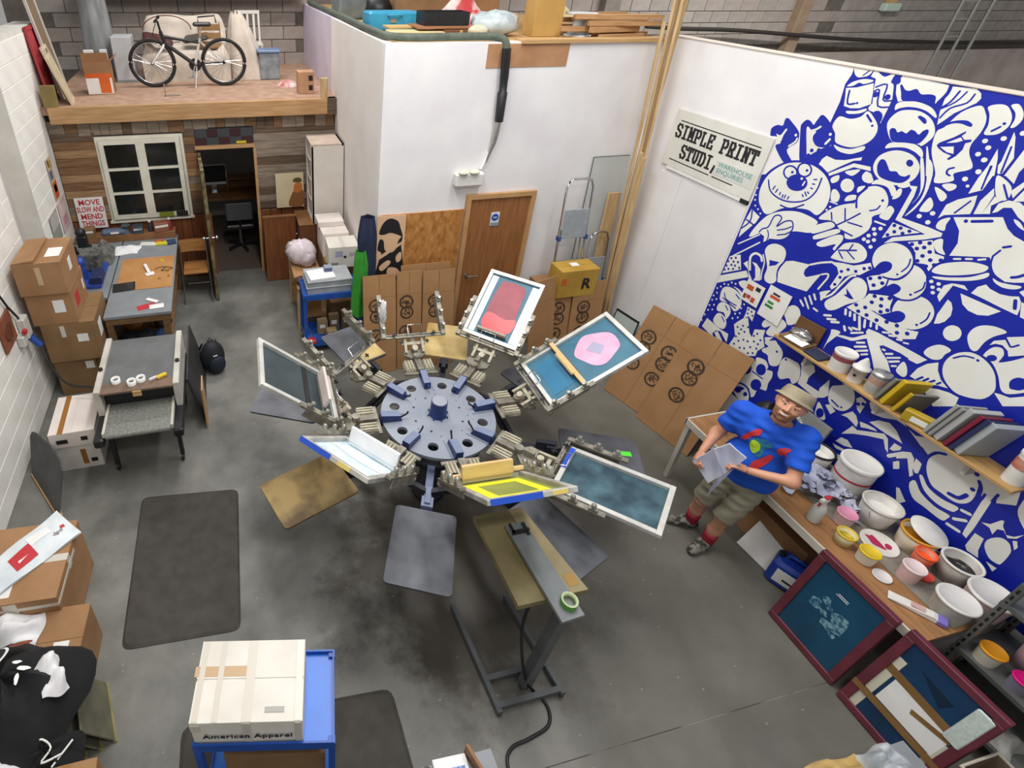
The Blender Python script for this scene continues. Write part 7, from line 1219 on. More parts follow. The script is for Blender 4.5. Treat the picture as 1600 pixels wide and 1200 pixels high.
pot('black_inked_bucket', 'grey bucket smeared inside with black ink near the wall', 4.65, 1.225, BZ, .105, .17, PGR, mat('black_white_ink', '#17181a', '#b9b9b4', .4, scale=14, lo=.45, hi=.62), None, PW, 'bucket')
pot('white_lidded_bucket', 'larger white lidded bucket at the camera end of the bench', 4.63, 1.03, BZ+.0, .0, 0, PW) if False else None
t = pot('white_lidded_bucket', 'larger white lidded bucket behind the metal rack', 4.585, 1.01, BZ, .115, .17, mat('bucket_pinkish', '#c0aca8', '#cfc0bc', .5, scale=7), None, PW, None, 'bucket')
pot('grey_lidded_bucket', 'grey inky bucket with a white lid by the metal rack', 4.35, 1.04, BZ, .105, .15, PGR, None, PW, None, 'bucket')
pot('pink_lidded_pot', 'small pot with a pink lid beside the spray bottle', 4.33, 1.735, BZ, .062, .105, mat('pot_pinkish', '#cfb3b4', '#d8c0c0', .5, scale=6), None, PKL, None, 'pot', 'ink pots on the bench')
pot('yellow_ink_pot', 'open yellow rimmed ink pot behind the yellow lidded one', 4.165, 1.60, BZ, .060, .10, mat('pot_yellowish', '#c9bf8e', '#d8cfa4', .5, scale=6), mat('yellow_paste', '#8a7a2a', '#e0c62a', .4, scale=20), None, YL, 'pot', 'ink pots on the bench')
pot('yellow_lidded_pot', 'ink pot with a bright yellow lid at the bench edge', 4.185, 1.45, BZ, .060, .10, mat('pot_cream', '#d3ccb8', '#ddd7c6', .5, scale=6), None, YL, None, 'pot', 'ink pots on the bench')
pot('pale_pink_pot', 'pale pink pot with a white pink lid on the bench', 4.345, 1.285, BZ, .062, .125, mat('pot_pale_pink', '#d6b2b0', '#dfc0be', .5, scale=6), None, mat('lid_pale_pink', '#e6d3d2', None, .45), None, 'pot', 'ink pots on the bench')
ORG = mat('fluorescent_orange', '#f0521c', '#f4662e', .4, scale=8)
pot('orange_ink_pot', 'fluorescent orange ink pot on the bench', 4.505, 1.335, BZ+.03, .058, .115, mat('orange_smeared_pot', '#d9542e', '#c98a72', .5, scale=7), ORG, None, ORG, 'pot', 'ink pots on the bench')
o = pot('red_ink_pot', 'red smeared ink pot lying under the orange one', 4.46, 1.23+.03, BZ, .05, .03, mat('red_smear', '#c02a3a', '#d2563e', .5, scale=7), None, mat('red_smear', '#c02a3a'), None, 'pot', 'ink pots on the bench')
for i, (x, y, r, z) in enumerate(((4.43, 1.53, .115, 0), (4.185, 1.325, .055, 0))):
    t = thing('pot_lid', ('large white lid splashed with magenta ink on the bench', 'small white lid lying at the bench edge')[i], 'lid', (x, y, BZ+z)); MB().lathe([(r, 0), (r*1.02, .006), (r*.97, .012), (r*.92, .008), (0, .008)], 26).build('lid', PW, t)
    if i == 0: flat([(p[0], p[1]) for p in blob(-.02, .02, .04, .06, 9, 31, .35)], .0095, 'ink_splash', mat('magenta_ink', '#b32a55', None, .4), t); flat(blob(.03, -.04, .03, .02, 7, 32, .3), .0095, 'ink_splash', mat('magenta_ink', '#b32a55'), t)
sp = thing('spray_bottle', 'white spray bottle with red trigger on the bench front', 'bottle', (4.13, 1.80, BZ)); MB().lathe([(.040, 0), (.043, .01), (.043, .13), (.03, .17), (.016, .19), (.016, .21)], 20).build('bottle', mat('frosted_plastic', '#c3c7c2', '#d2d5d0', .4, scale=6), sp); MB().rbox(-.05, -.014, .21, .025, .014, .245, .005).build('spray_head', PW, sp); MB().box(-.045, -.006, .17, -.033, .006, .215).rbox(-.02, -.015, .245, .03, .015, .262, .004).build('trigger', REDP, sp)
sp2 = thing('spray_bottle', 'second spray bottle with red trigger at the far bench end', 'bottle', (4.16, 2.72, BZ)); MB().lathe([(.035, 0), (.035, .10), (.014, .13), (.014, .15)], 16).build('bottle', mat('frosted_plastic', '#c3c7c2'), sp2); MB().rbox(-.05, -.012, .15, .025, .012, .18, .005).build('spray_head', PW, sp2); MB().box(-.045, -.006, .11, -.033, .006, .155).rbox(-.06, -.01, .175, -.02, .01, .20, .004).build('trigger', REDP, sp2)
tbp = thing('ink_tube', 'white and purple squeezed tube at the bench corner', 'tube', (4.17, 1.10, BZ), -1.0)
MB().add([(-.14, -.035, .0), (-.14, .035, 0), (.10, .03, 0), (.10, -.03, 0), (-.14, -.035, .006), (-.14, .035, .006), (.08, .028, .035), (.08, -.028, .035), (.10, .03, .03), (.10, -.03, .03)], [(0, 1, 2, 3), (4, 7, 6, 5), (0, 3, 9, 7, 4), (1, 5, 6, 8, 2), (0, 4, 5, 1), (7, 9, 8, 6), (2, 8, 9, 3)]).build('tube', PW, tbp); MB().rbox(.10, -.035, 0, .15, .035, .034, .004).build('cap', mat('cap_purple', '#7d6fc0', None, .5), tbp); MB().box(-.03, -.02, .0265, .04, .02, .034).build('label', mat('label_pinkish', '#c9a79f', None, .5), tbp)
# rag heap: loose folds joined, too crumpled to count
rh = MB(); q = random.Random(4)
for i in range(46):
    a = q.uniform(0, 6.28); r_ = q.uniform(0, 1)**.6; x = .20*r_*math.cos(a); y = .24*r_*math.sin(a); z = .09*(1-r_)+q.uniform(0, .02); s1 = q.uniform(.03, .055); ph = q.uniform(0, 6)
    M_ = Matrix.Translation((x, y, z+.02)) @ Matrix.Rotation(q.uniform(-.7, .7), 4, 'X') @ Matrix.Rotation(q.uniform(-.7, .7), 4, 'Y') @ Matrix.Rotation(q.uniform(0, 3), 4, 'Z')
    rh.grid(lambda u, v: ((u-.5)*2*s1, (v-.5)*2*s1*.8, .016*math.sin(6*u+ph)*math.cos(5*v+ph)), 5, 5, True, M_)
o = rh.build('rag_heap', mat('lilac_grey_rag', '#959ab2', '#c4c7d8', .9, scale=5)); o.location = (4.40, 2.02, BZ+.008); o.scale = (1.15, 1.2, 1.15); tag(o, 'heap of lilac grey rags on the bench behind the man', 'rags', None, 'stuff')
t = thing('small_screen', 'small grey mesh screen with a maroon frame standing on the bench', 'screen', (4.66, 2.46, BZ), rot=(0, .18, 0)); MB().box(-.012, -.16, 0, .012, .14, .34).build('mesh_panel', mat('grey_mesh', '#7d7f80', '#898b8c', .5, scale=5), t); MB().box(-.016, .14, 0, .016, .165, .34).build('frame_edge', mat('maroon_paint', '#4f1826', None, .5), t)
t = thing('black_jar', 'black lidded jar on the bench behind the rags', 'jar', (4.70, 2.33-.22, BZ)) if False else None
t = thing('black_box', 'small black box on the bench beside the big drum', 'box', (4.46, 2.235, BZ)); MB().rbox(-.05, -.05, 0, .05, .05, .10, .01).build('body', BLACK, t); MB().cyl((0, 0, .10), (0, 0, .11), .015).build('button', PW, t)
# tangle at the far bench end
o = heap('black_jacket', 'black jacket dumped at the far end of the bench', (4.62, 2.72, BZ), .17, .2, .22, BLACK, 15, 'jacket', None)
t = thing('plant_pot', 'bunch of white flecked greenery behind the man', 'plant', (4.50, 2.50, BZ)); MB().lathe([(.05, 0), (.06, .08)], 14).build('pot', BLACK, t)
for k in range(14): a = 2.4*k; MB().tube([(0, 0, .07), (.05*math.cos(a), .05*math.sin(a), .2), (.09*math.cos(a), .09*math.sin(a), .30+.01*(k % 4))], .005, 4).ball((.09*math.cos(a), .09*math.sin(a), .30+.01*(k % 4)), .018, n=6, m=4).build('sprig', mat('sprig_green', '#6d7a58', '#b9c0a8', .7, scale=20), t)
# under the bench
jc = thing('jerry_can', 'blue plastic jerry can on the floor in front of the bench', 'jerry can', (4.19, 1.74, 0), .45); JB = mat('jerry_blue', '#17399a', '#1e44a8', .4, scale=5)
MB().rbox(-.10, -.13, 0, .10, .13, .26, .03).build('body', JB, jc); MB().tube([(0, -.08, .25), (0, -.06, .30), (0, .05, .30), (0, .07, .25)], .016, 8).build('handle', JB, jc); MB().cyl((0, .10, .25), (0, .10, .29), .025).build('cap', BLACK, jc); MB().box(-.102, -.10, .06, -.099, .08, .20).build('label', PAPER, jc); MB().box(-.1035, -.07, .10, -.102, .02, .12).build('label_print', INK, jc)
uc = carton('brown box printed with a curved arrow under the bench', (4.42, 2.05, 0), .34, .62, .36, 0, CARD, None, (), 'boxes under the bench')
MB().tube([(-.172, -.16+.28*k/10-.06, .12-.06*math.sin(PI*k/10)) for k in range(11)], .008, 5).build('curved_arrow', INK, uc)
carton('brown box with its flap lowered at the far end under the bench', (4.46, 2.52, 0), .40, .24, .40, 0, CARDD, None, (), 'boxes under the bench')
o = MB().box(-.004, -.15, 0, .004, .15, .34).build('white_sheet', PAPER); o.location = (4.12, 1.98, .003); o.rotation_euler = (0, .55, .1); tag(o, 'white sheet leaning on the printed box under the bench', 'sheet')
crumple('rag', 'small pale rag on the floor under the bench edge', 'rag', (4.02, 2.28, .002), .10, .08, .03, CLW, 23)
# big maroon framed screens leaning on the bench
MRN = mat('maroon_frame', '#5a2330', '#6b2d3a', .5, scale=5); DEEP = mat('deep_teal_emulsion', '#0c3f5c', '#124a68', .4, scale=3); DEEPB = mat('navy_teal_emulsion', '#0a2f50', '#0e3a60', .4, scale=3)
def bigscreen(label, y0, y1, x0, x1, h):
    """leans from the floor at x0 to x1 at height h"""
    t = thing('large_screen', label, 'screen', (x0, (y0+y1)/2, .004), 0, 'large screens leaning on the bench'); L = math.hypot(x1-x0, h); W = y1-y0
    t.rotation_euler = (0, -math.atan2(h, x1-x0), 0); b = .055
    # local x runs up the screen, y along the bench, z faces the room
    for q in ((0, -W/2, b, W/2), (L-b, -W/2, L, W/2), (b, -W/2, L-b, -W/2+b), (b, W/2-b, L-b, W/2)): MB().rbox(q[0], q[1], 0, q[2], q[3], .045, .004).build('frame_rail', MRN, t)
    return t, L, W, b
b1, L, W, b = bigscreen('deep teal screen with a pale emblem leaning on the bench', 1.04, 1.56, 3.885, 3.965, .80)
MB().box(b, -W/2+b, .028, L-b, W/2-b, .032).build('mesh', DEEP, b1)
PAL = mat('pale_emblem', '#7fa6b5', '#1c587a', .5, scale=40, lo=.4, hi=.6)
for i, (x, y, rx, ry) in enumerate(((.43, -.06, .07, .05), (.42, .10, .05, .035), (.34, -.03, .03, .06), (.50, .06, .03, .03), (.38, -.09, .04, .025), (.47, .02, .02, .02), (.40, .03, .02, .03), (.31, -.08, .02, .02))): flat(blob(x, y, rx, ry, 11, 50+i, .3), .0325+.0002*i, 'emblem', PAL, b1)
MB().box(.60, -.03, .032, .605, .05, .033).box(.615, -.03, .032, .62, .04, .033).build('pale_lines', PAPER, b1)
b2, L, W, b = bigscreen('taped screen with white patches leaning in the bottom right', .47, .99, 3.87, 3.99, .80)
MB().box(b, -W/2+b, .028, L-b, W/2-b, .032).build('mesh', DEEPB, b2)
TPB = mat('brown_packing_tape', '#7a5a34', '#8a683e', .3, scale=5)
MB().box(.24, -.19, .0325, .45, .14, .0335).build('white_patch', PAPER, b2)
MB().box(.19, -W/2, .045, .235, W/2, .0462).box(.19, -W/2+b, .0335, .235, W/2-b, .0345).build('tape_strip', TPB, b2)
MB().box(.45, -W/2+.12, .0336, .51, W/2, .0348, Matrix.Translation((-.005, 0, 0)) @ Matrix.Rotation(-.06, 4, 'Z')).build('tape_strip', TPB, b2)
MB().box(-.018, -.10, .0346, .018, .10, .0355, Matrix.Translation((.39, -.10, 0)) @ Matrix.Rotation(.25, 4, 'Z')).build('tape_strip', TPB, b2)
MB().box(b, W/2-b-.045, .0324, .60, W/2-b, .0333).build('pale_tape', mat('cream_tape', '#cfcbb8', None, .5), b2); MB().box(b, -W/2+b, .0324, .38, -W/2+b+.03, .0333).build('pale_tape', mat('cream_tape', '#cfcbb8'), b2)
MB().rbox(.42, -W/2+b-.03, .033, L-b-.01, -W/2+b+.06, .05, .012).build('bubble_wrap', mat('bubble_film', '#b9c6c2', '#cdd8d4', .35, scale=40), b2)
flat([(.64, .10), (.62, -.09), (.53, -.06)], .0328, 'dark_stencil', mat('stencil_navy', '#07233c', None, .4), b2)

# wall shelf and what stands on it
sh = thing('wall_shelf', 'long pine shelf fixed across the mural', 'shelf', (4.72, 2.14, 1.57)); MB().rbox(-.10, -.86, 0, .095, .86, .025, .003).build('board', mat('pine_shelf', '#a9854f', '#c19c66', .55, scale=3, stretch=(12, 1, 12)), sh)
for y in (-.6, 0, .6): MB().box(.0, y-.012, -.14, .095, y+.012, 0).build('bracket', BWH, sh)
SZ = 1.5965
bf = thing('foil_box', 'open brown box of crumpled foil at the end of the wall shelf', 'box', (4.71, 2.86, SZ), .1)
MB().box(-.08, -.11, 0, .08, .11, .03).build('tray', CARDD, bf); MB().box(.07, -.11, .03, .085, .11, .19).build('raised_lid', mat('brown_lid', '#6b4a2c', None, .6), bf); MB().ball((.02, 0, .07), .06, .09, .05, 16, 10, jit=.22).build('foil', mat('crumpled_foil', '#b8b4ac', None, .2, .9), bf); MB().add([(-.10, -.10, .035), (-.10, .06, .035), (-.02, .06, .05), (-.02, -.10, .05), (-.10, -.10, .038), (-.10, .06, .038), (-.02, .06, .053), (-.02, -.10, .053)], [(0, 1, 2, 3), (7, 6, 5, 4), (0, 4, 5, 1), (1, 5, 6, 2), (2, 6, 7, 3), (3, 7, 4, 0)]).build('papers', PAPER, bf)
o = MB().rbox(-.07, -.07, 0, .07, .07, .02, .003).build('notebook', mat('navy_cover', '#2a3147', None, .6)); o.location = (4.70, 2.665, SZ); tag(o, 'navy notebook on the shelf beside the foil box', 'notebook')
pot('shelf_pot', 'white pot with a maroon label and yellow base on the shelf', 4.70, 2.49, SZ, .072, .17, PW, None, PW, None, 'pot', 'pots on the wall shelf', .93, None, (.62, .86, mat('label_maroon', '#8f4a50', None, .5)))
t = thing('squeeze_bottle', 'white squeeze bottle with a pointed cap on the shelf', 'bottle', (4.69, 2.345, SZ)); MB().lathe([(.048, 0), (.050, .12), (.058, .12), (.058, .135), (.045, .14), (.03, .18), (.008, .22)], 20).build('bottle', PW, t); MB().cyl((-.05, -.01, .07), (-.0515, -.01, .07), .012).build('mark', INK, t)
t = thing('glass_jar', 'clear jar with a grey lid on the wall shelf', 'jar', (4.70, 2.215, SZ)); MB().lathe([(.055, 0), (.058, .02), (.058, .15)], 20).build('jar', mat('milky_jar', '#aaa69a', '#c3c0b5', .3, scale=7), t); MB().lathe([(.060, .15), (.060, .18), (0, .182)], 20).build('lid', STEEL, t); MB().lathe([(.0585, .09), (.0588, .14)], 20, caps=False).build('label', mat('jar_label', '#b38f7c', None, .5), t)
for i, (y, m_, w_, hh, ang, lab) in enumerate(((2.10, '#6d6e68', .02, .24, .2, 'grey mesh screen leaning beside the yellow frame on the shelf'), (2.05, '#b89a1c', .03, .26, .2, 'yellow framed screen leaning on the shelf'), (1.97, '#66635a', .02, .20, .2, 'small dark mesh screen with yellow edge on the shelf'), (1.755, '#8d8f8d', .018, .31, .18, 'first grey screen of the shelf row'), (1.725, '#7f817f', .018, .31, .18, 'second grey screen of the shelf row'), (1.68, '#a1a3a3', .035, .33, .18, 'pale grey screen before the maroon one on the shelf'), (1.63, '#661c30', .022, .33, .18, 'maroon edged screen in the shelf row'), (1.595, '#1f2748', .022, .33, .18, 'navy edged screen in the shelf row'), (1.55, '#949a9c', .04, .32, .18, 'pale grey screen after the navy one on the shelf'))):
    t = thing('shelf_screen', lab, 'screen', (4.715, y, SZ+.006), 0, 'screens standing on the wall shelf', rot=(ang+.04, 0, -.34))
    MB().rbox(-.10, 0, 0, .085, w_, hh, .003).build('panel', mat('shelf_screen_%d' % i, m_, None, .5), t); MB().box(-.102, -.002, 0, -.09, w_+.002, hh+.003).build('edge', mat('shelf_screen_edge_%d' % i, ('#7c7d76', '#d0ae22', '#c2a01f', '#9b9d9b', '#8f918f', '#a9abab', '#7a2238', '#28315a', '#a3a9ab')[i], None, .5), t)
t = thing('yellow_case', 'small yellow clear fronted case on the shelf', 'case', (4.655, 1.865, SZ), .3); MB().rbox(-.03, -.09, 0, .03, .09, .09, .006).build('body', mat('case_yellow', '#a98f22', '#b99d2c', .4, scale=8), t); MB().box(-.033, -.05, .02, -.03, .04, .06).build('label', PAPER, t)
o = MB().rbox(-.05, -.08, 0, .06, .08, .03, .004).build('wooden_block', SHELFB); o.location = (4.70, 1.80, SZ); tag(o, 'brown wooden block on the shelf beside the yellow case', 'block') if False else tag(o, 'brown wooden block on the shelf beside the yellow case', 'block')
LBR = mat('label_orange_red', '#b5503c', '#c9a08c', .5, scale=10); LBB = mat('label_blue', '#3f4a8c', '#6a74a8', .5, scale=10)
pot('shelf_pot', 'pot with an orange red label at the near shelf end', 4.715, 1.345, SZ+.0, .055, .24, PW, None, PW, None, 'pot', 'pots on the wall shelf', .95, None, (.5, .8, LBR))
pot('shelf_pot', 'pot with a blue label at the near shelf end', 4.655, 1.345, SZ, .0, .0, PW) if False else None
# metal rack at the right edge with pots
rk = thing('metal_rack', 'grey slotted metal rack at the right edge', 'rack', (4.52, .62, 0)); RG = mat('rack_grey', '#5f625f', '#6f726f', .5, .3, scale=6)
for x in (-.16, .24):
    for y in (.28, -.40):
        MB().box(x-.018, y-.018, 0, x+.018, y+.018, 1.30).build('upright', RG, rk)
        sl = MB()
        for k in range(20): sl.box(x-.0195, y-.006, .08+.06*k, x-.0175, y+.006, .115+.06*k)
        sl.build('slots', BLACK, rk, kind='stuff')
for z in (.20, .62, 1.12): MB().box(-.18, -.42, z-.03, .26, .30, z).build('rack_shelf', RG, rk)
RZ = .6205
pot('amber_lidded_pot', 'pot with an amber lid on the metal rack', 4.42, .80, RZ, .062, .11, mat('pot_cream', '#d3ccb8'), None, mat('lid_amber', '#e69a1c', None, .45), None, 'pot', 'pots on the metal rack')
pot('magenta_ink_pot', 'pot with a hot pink lid on the metal rack', 4.42, .635, RZ, .055, .10, mat('pot_mauve', '#7f7a8c', None, .5), None, mat('lid_hot_pink', '#e2107c', None, .45), None, 'pot', 'pots on the metal rack')
pot('red_lidded_pot', 'pot with a red orange lid on the metal rack', 4.43, .50, RZ, .055, .09, mat('pot_rust', '#a8604c', '#c9a292', .5, scale=7), None, mat('lid_red_orange', '#e23a24', None, .45), None, 'pot', 'pots on the metal rack')
pot('mauve_bucket', 'mauve smeared bucket at the back of the metal rack', 4.62, .70, RZ, .085, .19, mat('bucket_mauve', '#b08f9a', '#c9aab4', .5, scale=6), mat('mauve_ink', '#a0788a', None, .4), None, None, 'bucket')
crumple('yellow_cloth', 'crumpled yellow cloth on the low rack shelf', 'cloth', (4.44, .82, .202), .14, .22, .08, mat('yellow_cloth', '#b3a52c', '#8f8a4a', .8, scale=9), 27)
crumple('grey_bag', 'crumpled grey plastic bag on the low rack shelf', 'bag', (4.46, .55, .202), .22, .26, .10, mat('grey_bag_film', '#7d7d78', '#a09f99', .5, scale=9), 29)
# things at the bottom right edge
lt = thing('low_table', 'low grey table top at the bottom right edge', 'table', (3.02, .46, 0)); MB().box(-.60, -.28, .46, .55, .14, .49).build('table_top', mat('grey_laminate', '#7e8388'), lt)
for x in (-.56, .51):
    for y in (-.25, .10): MB().box(x-.02, y-.02, 0, x+.02, y+.02, .46).build('leg', STEEL, lt)
crumple('plastic_bag', 'pale clear plastic bag at the bottom edge', 'bag', (2.72, .52, .492), .24, .18, .18, mat('pale_bag_film', '#b9bcb8', '#d5d3cf', .35, scale=9), 33)
crumple('paper_bag', 'crumpled ochre paper bag at the bottom right edge', 'bag', (3.03, .52, .492), .36, .2, .20, mat('ochre_paper', '#b59352', '#cdb27a', .7, scale=6), 35)
crumple('plastic_bag', 'blueish plastic bag beside the ochre paper bag', 'bag', (3.33, .52, .492), .26, .18, .17, mat('blueish_film', '#9aa3ac', '#c4c8c9', .4, scale=9), 37)
wb_ = thing('waste_bin', 'brown plastic waste bin with a pale rim in the bottom right corner', 'bin', (3.90, .27, 0)); BB = mat('bin_brown', '#6a5a48', '#786855', .6, scale=6)
MB().add([(-.10, -.12, 0), (.10, -.12, 0), (.10, .12, 0), (-.10, .12, 0), (-.14, -.16, .5), (.14, -.16, .5), (.14, .16, .5), (-.14, .16, .5), (-.13, -.15, .5), (.13, -.15, .5), (.13, .15, .5), (-.13, .15, .5), (-.09, -.11, .02), (.09, -.11, .02), (.09, .11, .02), (-.09, .11, .02)], [(0, 3, 2, 1), (0, 1, 5, 4), (1, 2, 6, 5), (2, 3, 7, 6), (3, 0, 4, 7), (8, 9, 13, 12), (9, 10, 14, 13), (10, 11, 15, 14), (11, 8, 12, 15), (12, 13, 14, 15)]).build('body', BB, wb_)
MB().tube([(-.14, -.16, .5), (.14, -.16, .5), (.14, .16, .5), (-.14, .16, .5)], .012, 6, True).build('rim', mat('bin_rim', '#b5ad9e', None, .5), wb_)
# ================================================================== the man at the bench
import numpy as np
def sdf_caps(P, prims, k):
    d = None
    for a, b, ra, rb in prims:
        a = np.array(a); b = np.array(b); ab = b-a; L2 = max(float(ab @ ab), 1e-9)
        t = np.clip(((P-a) @ ab)/L2, 0, 1)
        q = np.linalg.norm(P-a-t[..., None]*ab, axis=-1)-(ra+(rb-ra)*t)
        if d is None: d = q
        else:
            h = np.clip(.5+.5*(d-q)/k, 0, 1); d = d*(1-h)+q*h-k*h*(1-h)
    return d
def surface(fn, lo, hi, res):
    """surface nets over a box; returns verts, quads"""
    ax = [np.arange(lo[i], hi[i]+res, res) for i in range(3)]
    G = np.stack(np.meshgrid(*ax, indexing='ij'), -1); D = fn(G); s = D < 0
    n = D.shape; c = tuple(slice(0, m-1) for m in n)
    cnt = np.zeros([m-1 for m in n]); pos = np.zeros([m-1 for m in n]+[3])
    off = [(i, j, k) for i in (0, 1) for j in (0, 1) for k in (0, 1)]
    def sub(A, o): return A[o[0]:o[0]+n[0]-1, o[1]:o[1]+n[1]-1, o[2]:o[2]+n[2]-1]
    for a in off:
        for d in range(3):
            if a[d] == 0:
                b = list(a); b[d] = 1; da, db = sub(D, a), sub(D, b); m = (da < 0) != (db < 0)
                t = np.where(m, da/np.where(m, da-db, 1), 0)
                pa = np.array(a, float)+0*pos; pa = pa + 0
                p = np.zeros_like(pos)+np.array(a, float); p[..., d] += t
                pos += np.where(m[..., None], p, 0); cnt += m
    act = cnt > 0; idx = -np.ones(act.shape, int); idx[act] = np.arange(act.sum())
    V = (pos[act]/cnt[act][:, None]+np.argwhere(act))*res+np.array(lo)
    F = []
    for d in range(3):
        e, f = (d+1) % 3, (d+2) % 3
        a = [slice(0, n[0]), slice(0, n[1]), slice(0, n[2])]; b = list(a); a[d] = slice(0, n[d]-1); b[d] = slice(1, n[d])
        s0, s1 = s[tuple(a)], s[tuple(b)]; C = np.argwhere(s0 != s1); ok = (C[:, e] > 0) & (C[:, f] > 0) & (C[:, e] < n[e]-1) & (C[:, f] < n[f]-1); C = C[ok]
        if not len(C): continue
        flip = s0[tuple(C.T)]
        def ci(de, df):
            q = C.copy(); q[:, e] -= de; q[:, f] -= df; return idx[tuple(q.T)]
        quad = np.stack([ci(0, 0), ci(1, 0), ci(1, 1), ci(0, 1)], 1)
        quad[~flip] = quad[~flip][:, ::-1]; F.append(quad)
    F = np.concatenate(F); F = F[(F >= 0).all(1)]
    return V, F
def sdf_part(name, fn, lo, hi, res, m, parent, org):
    V, F = surface(fn, lo, hi, res); me = bpy.data.meshes.new(name)
    me.from_pydata([tuple(p) for p in V-np.array(org)], [], [tuple(int(i) for i in q) for q in F]); me.update()
    me.polygons.foreach_set('use_smooth', [True]*len(me.polygons))
    o = bpy.data.objects.new(name, me); COL.objects.link(o); o.parent = parent
    for x in (m if isinstance(m, list) else [m]): me.materials.append(x)
    return o
v3 = lambda *a: np.array(a, float)
ORG = (3.83, 2.22, 0.)
man = thing('person', 'person in a bright blue printed T-shirt, cargo shorts and hat, holding white cloth', 'person', ORG)
F_ = v3(-.86, -.5, 0); F_ /= np.linalg.norm(F_); R_ = v3(-F_[1]*-1, -F_[0], 0)    # facing, and the man's right-hand side
R_ = v3(F_[1], -F_[0], 0)
U_ = v3(0, 0, 1)
J = dict(pelvis=v3(3.865, 2.19, .88), waist=v3(3.87, 2.19, 1.08), chest=v3(3.88, 2.20, 1.33), neck=v3(3.88, 2.17, 1.53), head=v3(3.855, 2.155, 1.665),
         shR=v3(3.785, 2.375, 1.425), shL=v3(3.985, 2.03, 1.445), elR=v3(3.70, 2.43, 1.15), wrR=v3(3.545, 2.36, 1.055), elL=v3(3.83, 1.875, 1.18), wrL=v3(3.655, 2.06, 1.135),
         hipR=v3(3.80, 2.265, .86), hipL=v3(3.915, 2.105, .86), knR=v3(3.745, 2.31, .47), knL=v3(3.79, 2.125, .45), anR=v3(3.84, 2.375, .09), anL=v3(3.82, 2.165, .09))
fh = v3(-.80, -.46, .40); fh /= np.linalg.norm(fh); rh_ = R_*.985+U_*.17; rh_ -= fh*(rh_ @ fh); rh_ /= np.linalg.norm(rh_); uh = np.cross(rh_, fh)
if uh[2] < 0: uh = -uh
H = lambda f, r, u: J['head']+fh*f+rh_*r+uh*u
SKIN = mat('skin', '#c68d70', '#d29b7f', .5, scale=9); BEARD = mat('stubble', '#80583f', '#94694f', .6, scale=30); HAIRM = mat('dark_hair', '#3a2a22', '#4a372c', .7, scale=20)
def hand(w, d, curl, side):
    """palm and five bent fingers from wrist w along d; fingers curl toward 'curl'; thumb leaves on 'side'"""
    d = d/np.linalg.norm(d); s = np.cross(d, curl); s /= np.linalg.norm(s); s = s*side; c = np.cross(s, d)*side; P = []
    P.append((w, w+d*.085, .024, .026)); P.append((w+s*.02+d*.03, w+s*.028+d*.09, .018, .016)); P.append((w-s*.02+d*.03, w-s*.028+d*.085, .018, .016))
    for i, (o, L) in enumerate(((.033, .068), (.011, .078), (-.012, .072), (-.034, .056))):
        k0 = w+d*.09+s*o; k1 = k0+d*L*.45+c*L*.18; k2 = k1+d*L*.10+c*L*.38; k3 = k2-d*L*.12+c*L*.26
        P += [(k0, k1, .0105, .0095), (k1, k2, .0095, .009), (k2, k3, .009, .0075)]
    t0 = w+d*.03+s*.028; t1 = t0+d*.03+s*.028+c*.012; t2 = t1+d*.03+s*.004+c*.016
    P += [(t0, t1, .014, .0115), (t1, t2, .0115, .009)]; return P
limbs = [(J['shR'], J['elR'], .052, .043), (J['elR'], J['wrR'], .043, .028), (J['shL'], J['elL'], .052, .043), (J['elL'], J['wrL'], .043, .028),
         (J['hipR'], J['knR'], .078, .056), (J['knR'], J['knR']*.45+J['anR']*.55-F_*.02, .054, .052), (J['knR']*.45+J['anR']*.55-F_*.02, J['anR'], .052, .036),
         (J['hipL'], J['knL'], .078, .056), (J['knL'], J['knL']*.45+J['anL']*.55-F_*.02, .054, .052), (J['knL']*.45+J['anL']*.55-F_*.02, J['anL'], .052, .036),
         (J['anR'], J['anR']-U_*.05+v3(-.073, .033, 0), .034, .028), (J['anL'], J['anL']-U_*.05+v3(-.078, -.016, 0), .034, .028),
         (J['shR'], J['shL'], .06, .06), (J['chest']+R_*.08, J['chest']-R_*.08, .10, .10), (J['waist']+R_*.05, J['waist']-R_*.05, .11, .11), (J['pelvis']+R_*.06, J['pelvis']-R_*.06, .10, .10), (J['chest'], J['waist'], .11, .11), (J['waist'], J['pelvis'], .11, .10),
         (J['neck']-U_*.05, H(-.02, 0, -.05), .060, .056)]
headp = [(H(-.015, 0, .035), H(-.02, 0, .03), .092, .092), (H(.01, 0, -.01), H(.012, 0, -.05), .078, .066), (H(.035, .018, -.085), H(.035, -.018, -.085), .036, .036), (H(.05, .035, -.035), H(.05, -.035, -.035), .032, .032)]
facep = [(H(.088, 0, .015), H(.108, 0, -.022), .009, .014), (H(.094, .012, -.026), H(.094, -.012, -.026), .010, .010), (H(.076, .05, .028), H(.080, -.05, .028), .012, .012), (H(-.005, .084, -.005), H(-.01, .088, .02), .012, .016), (H(-.005, -.084, -.005), H(-.01, -.088, .02), .012, .016), (H(.075, .02, -.062), H(.075, -.02, -.062), .014, .014), (H(.055, 0, -.10), H(.06, 0, -.10), .02, .02)]
def body_fn(P):
    return sdf_caps(P, limbs, .03)
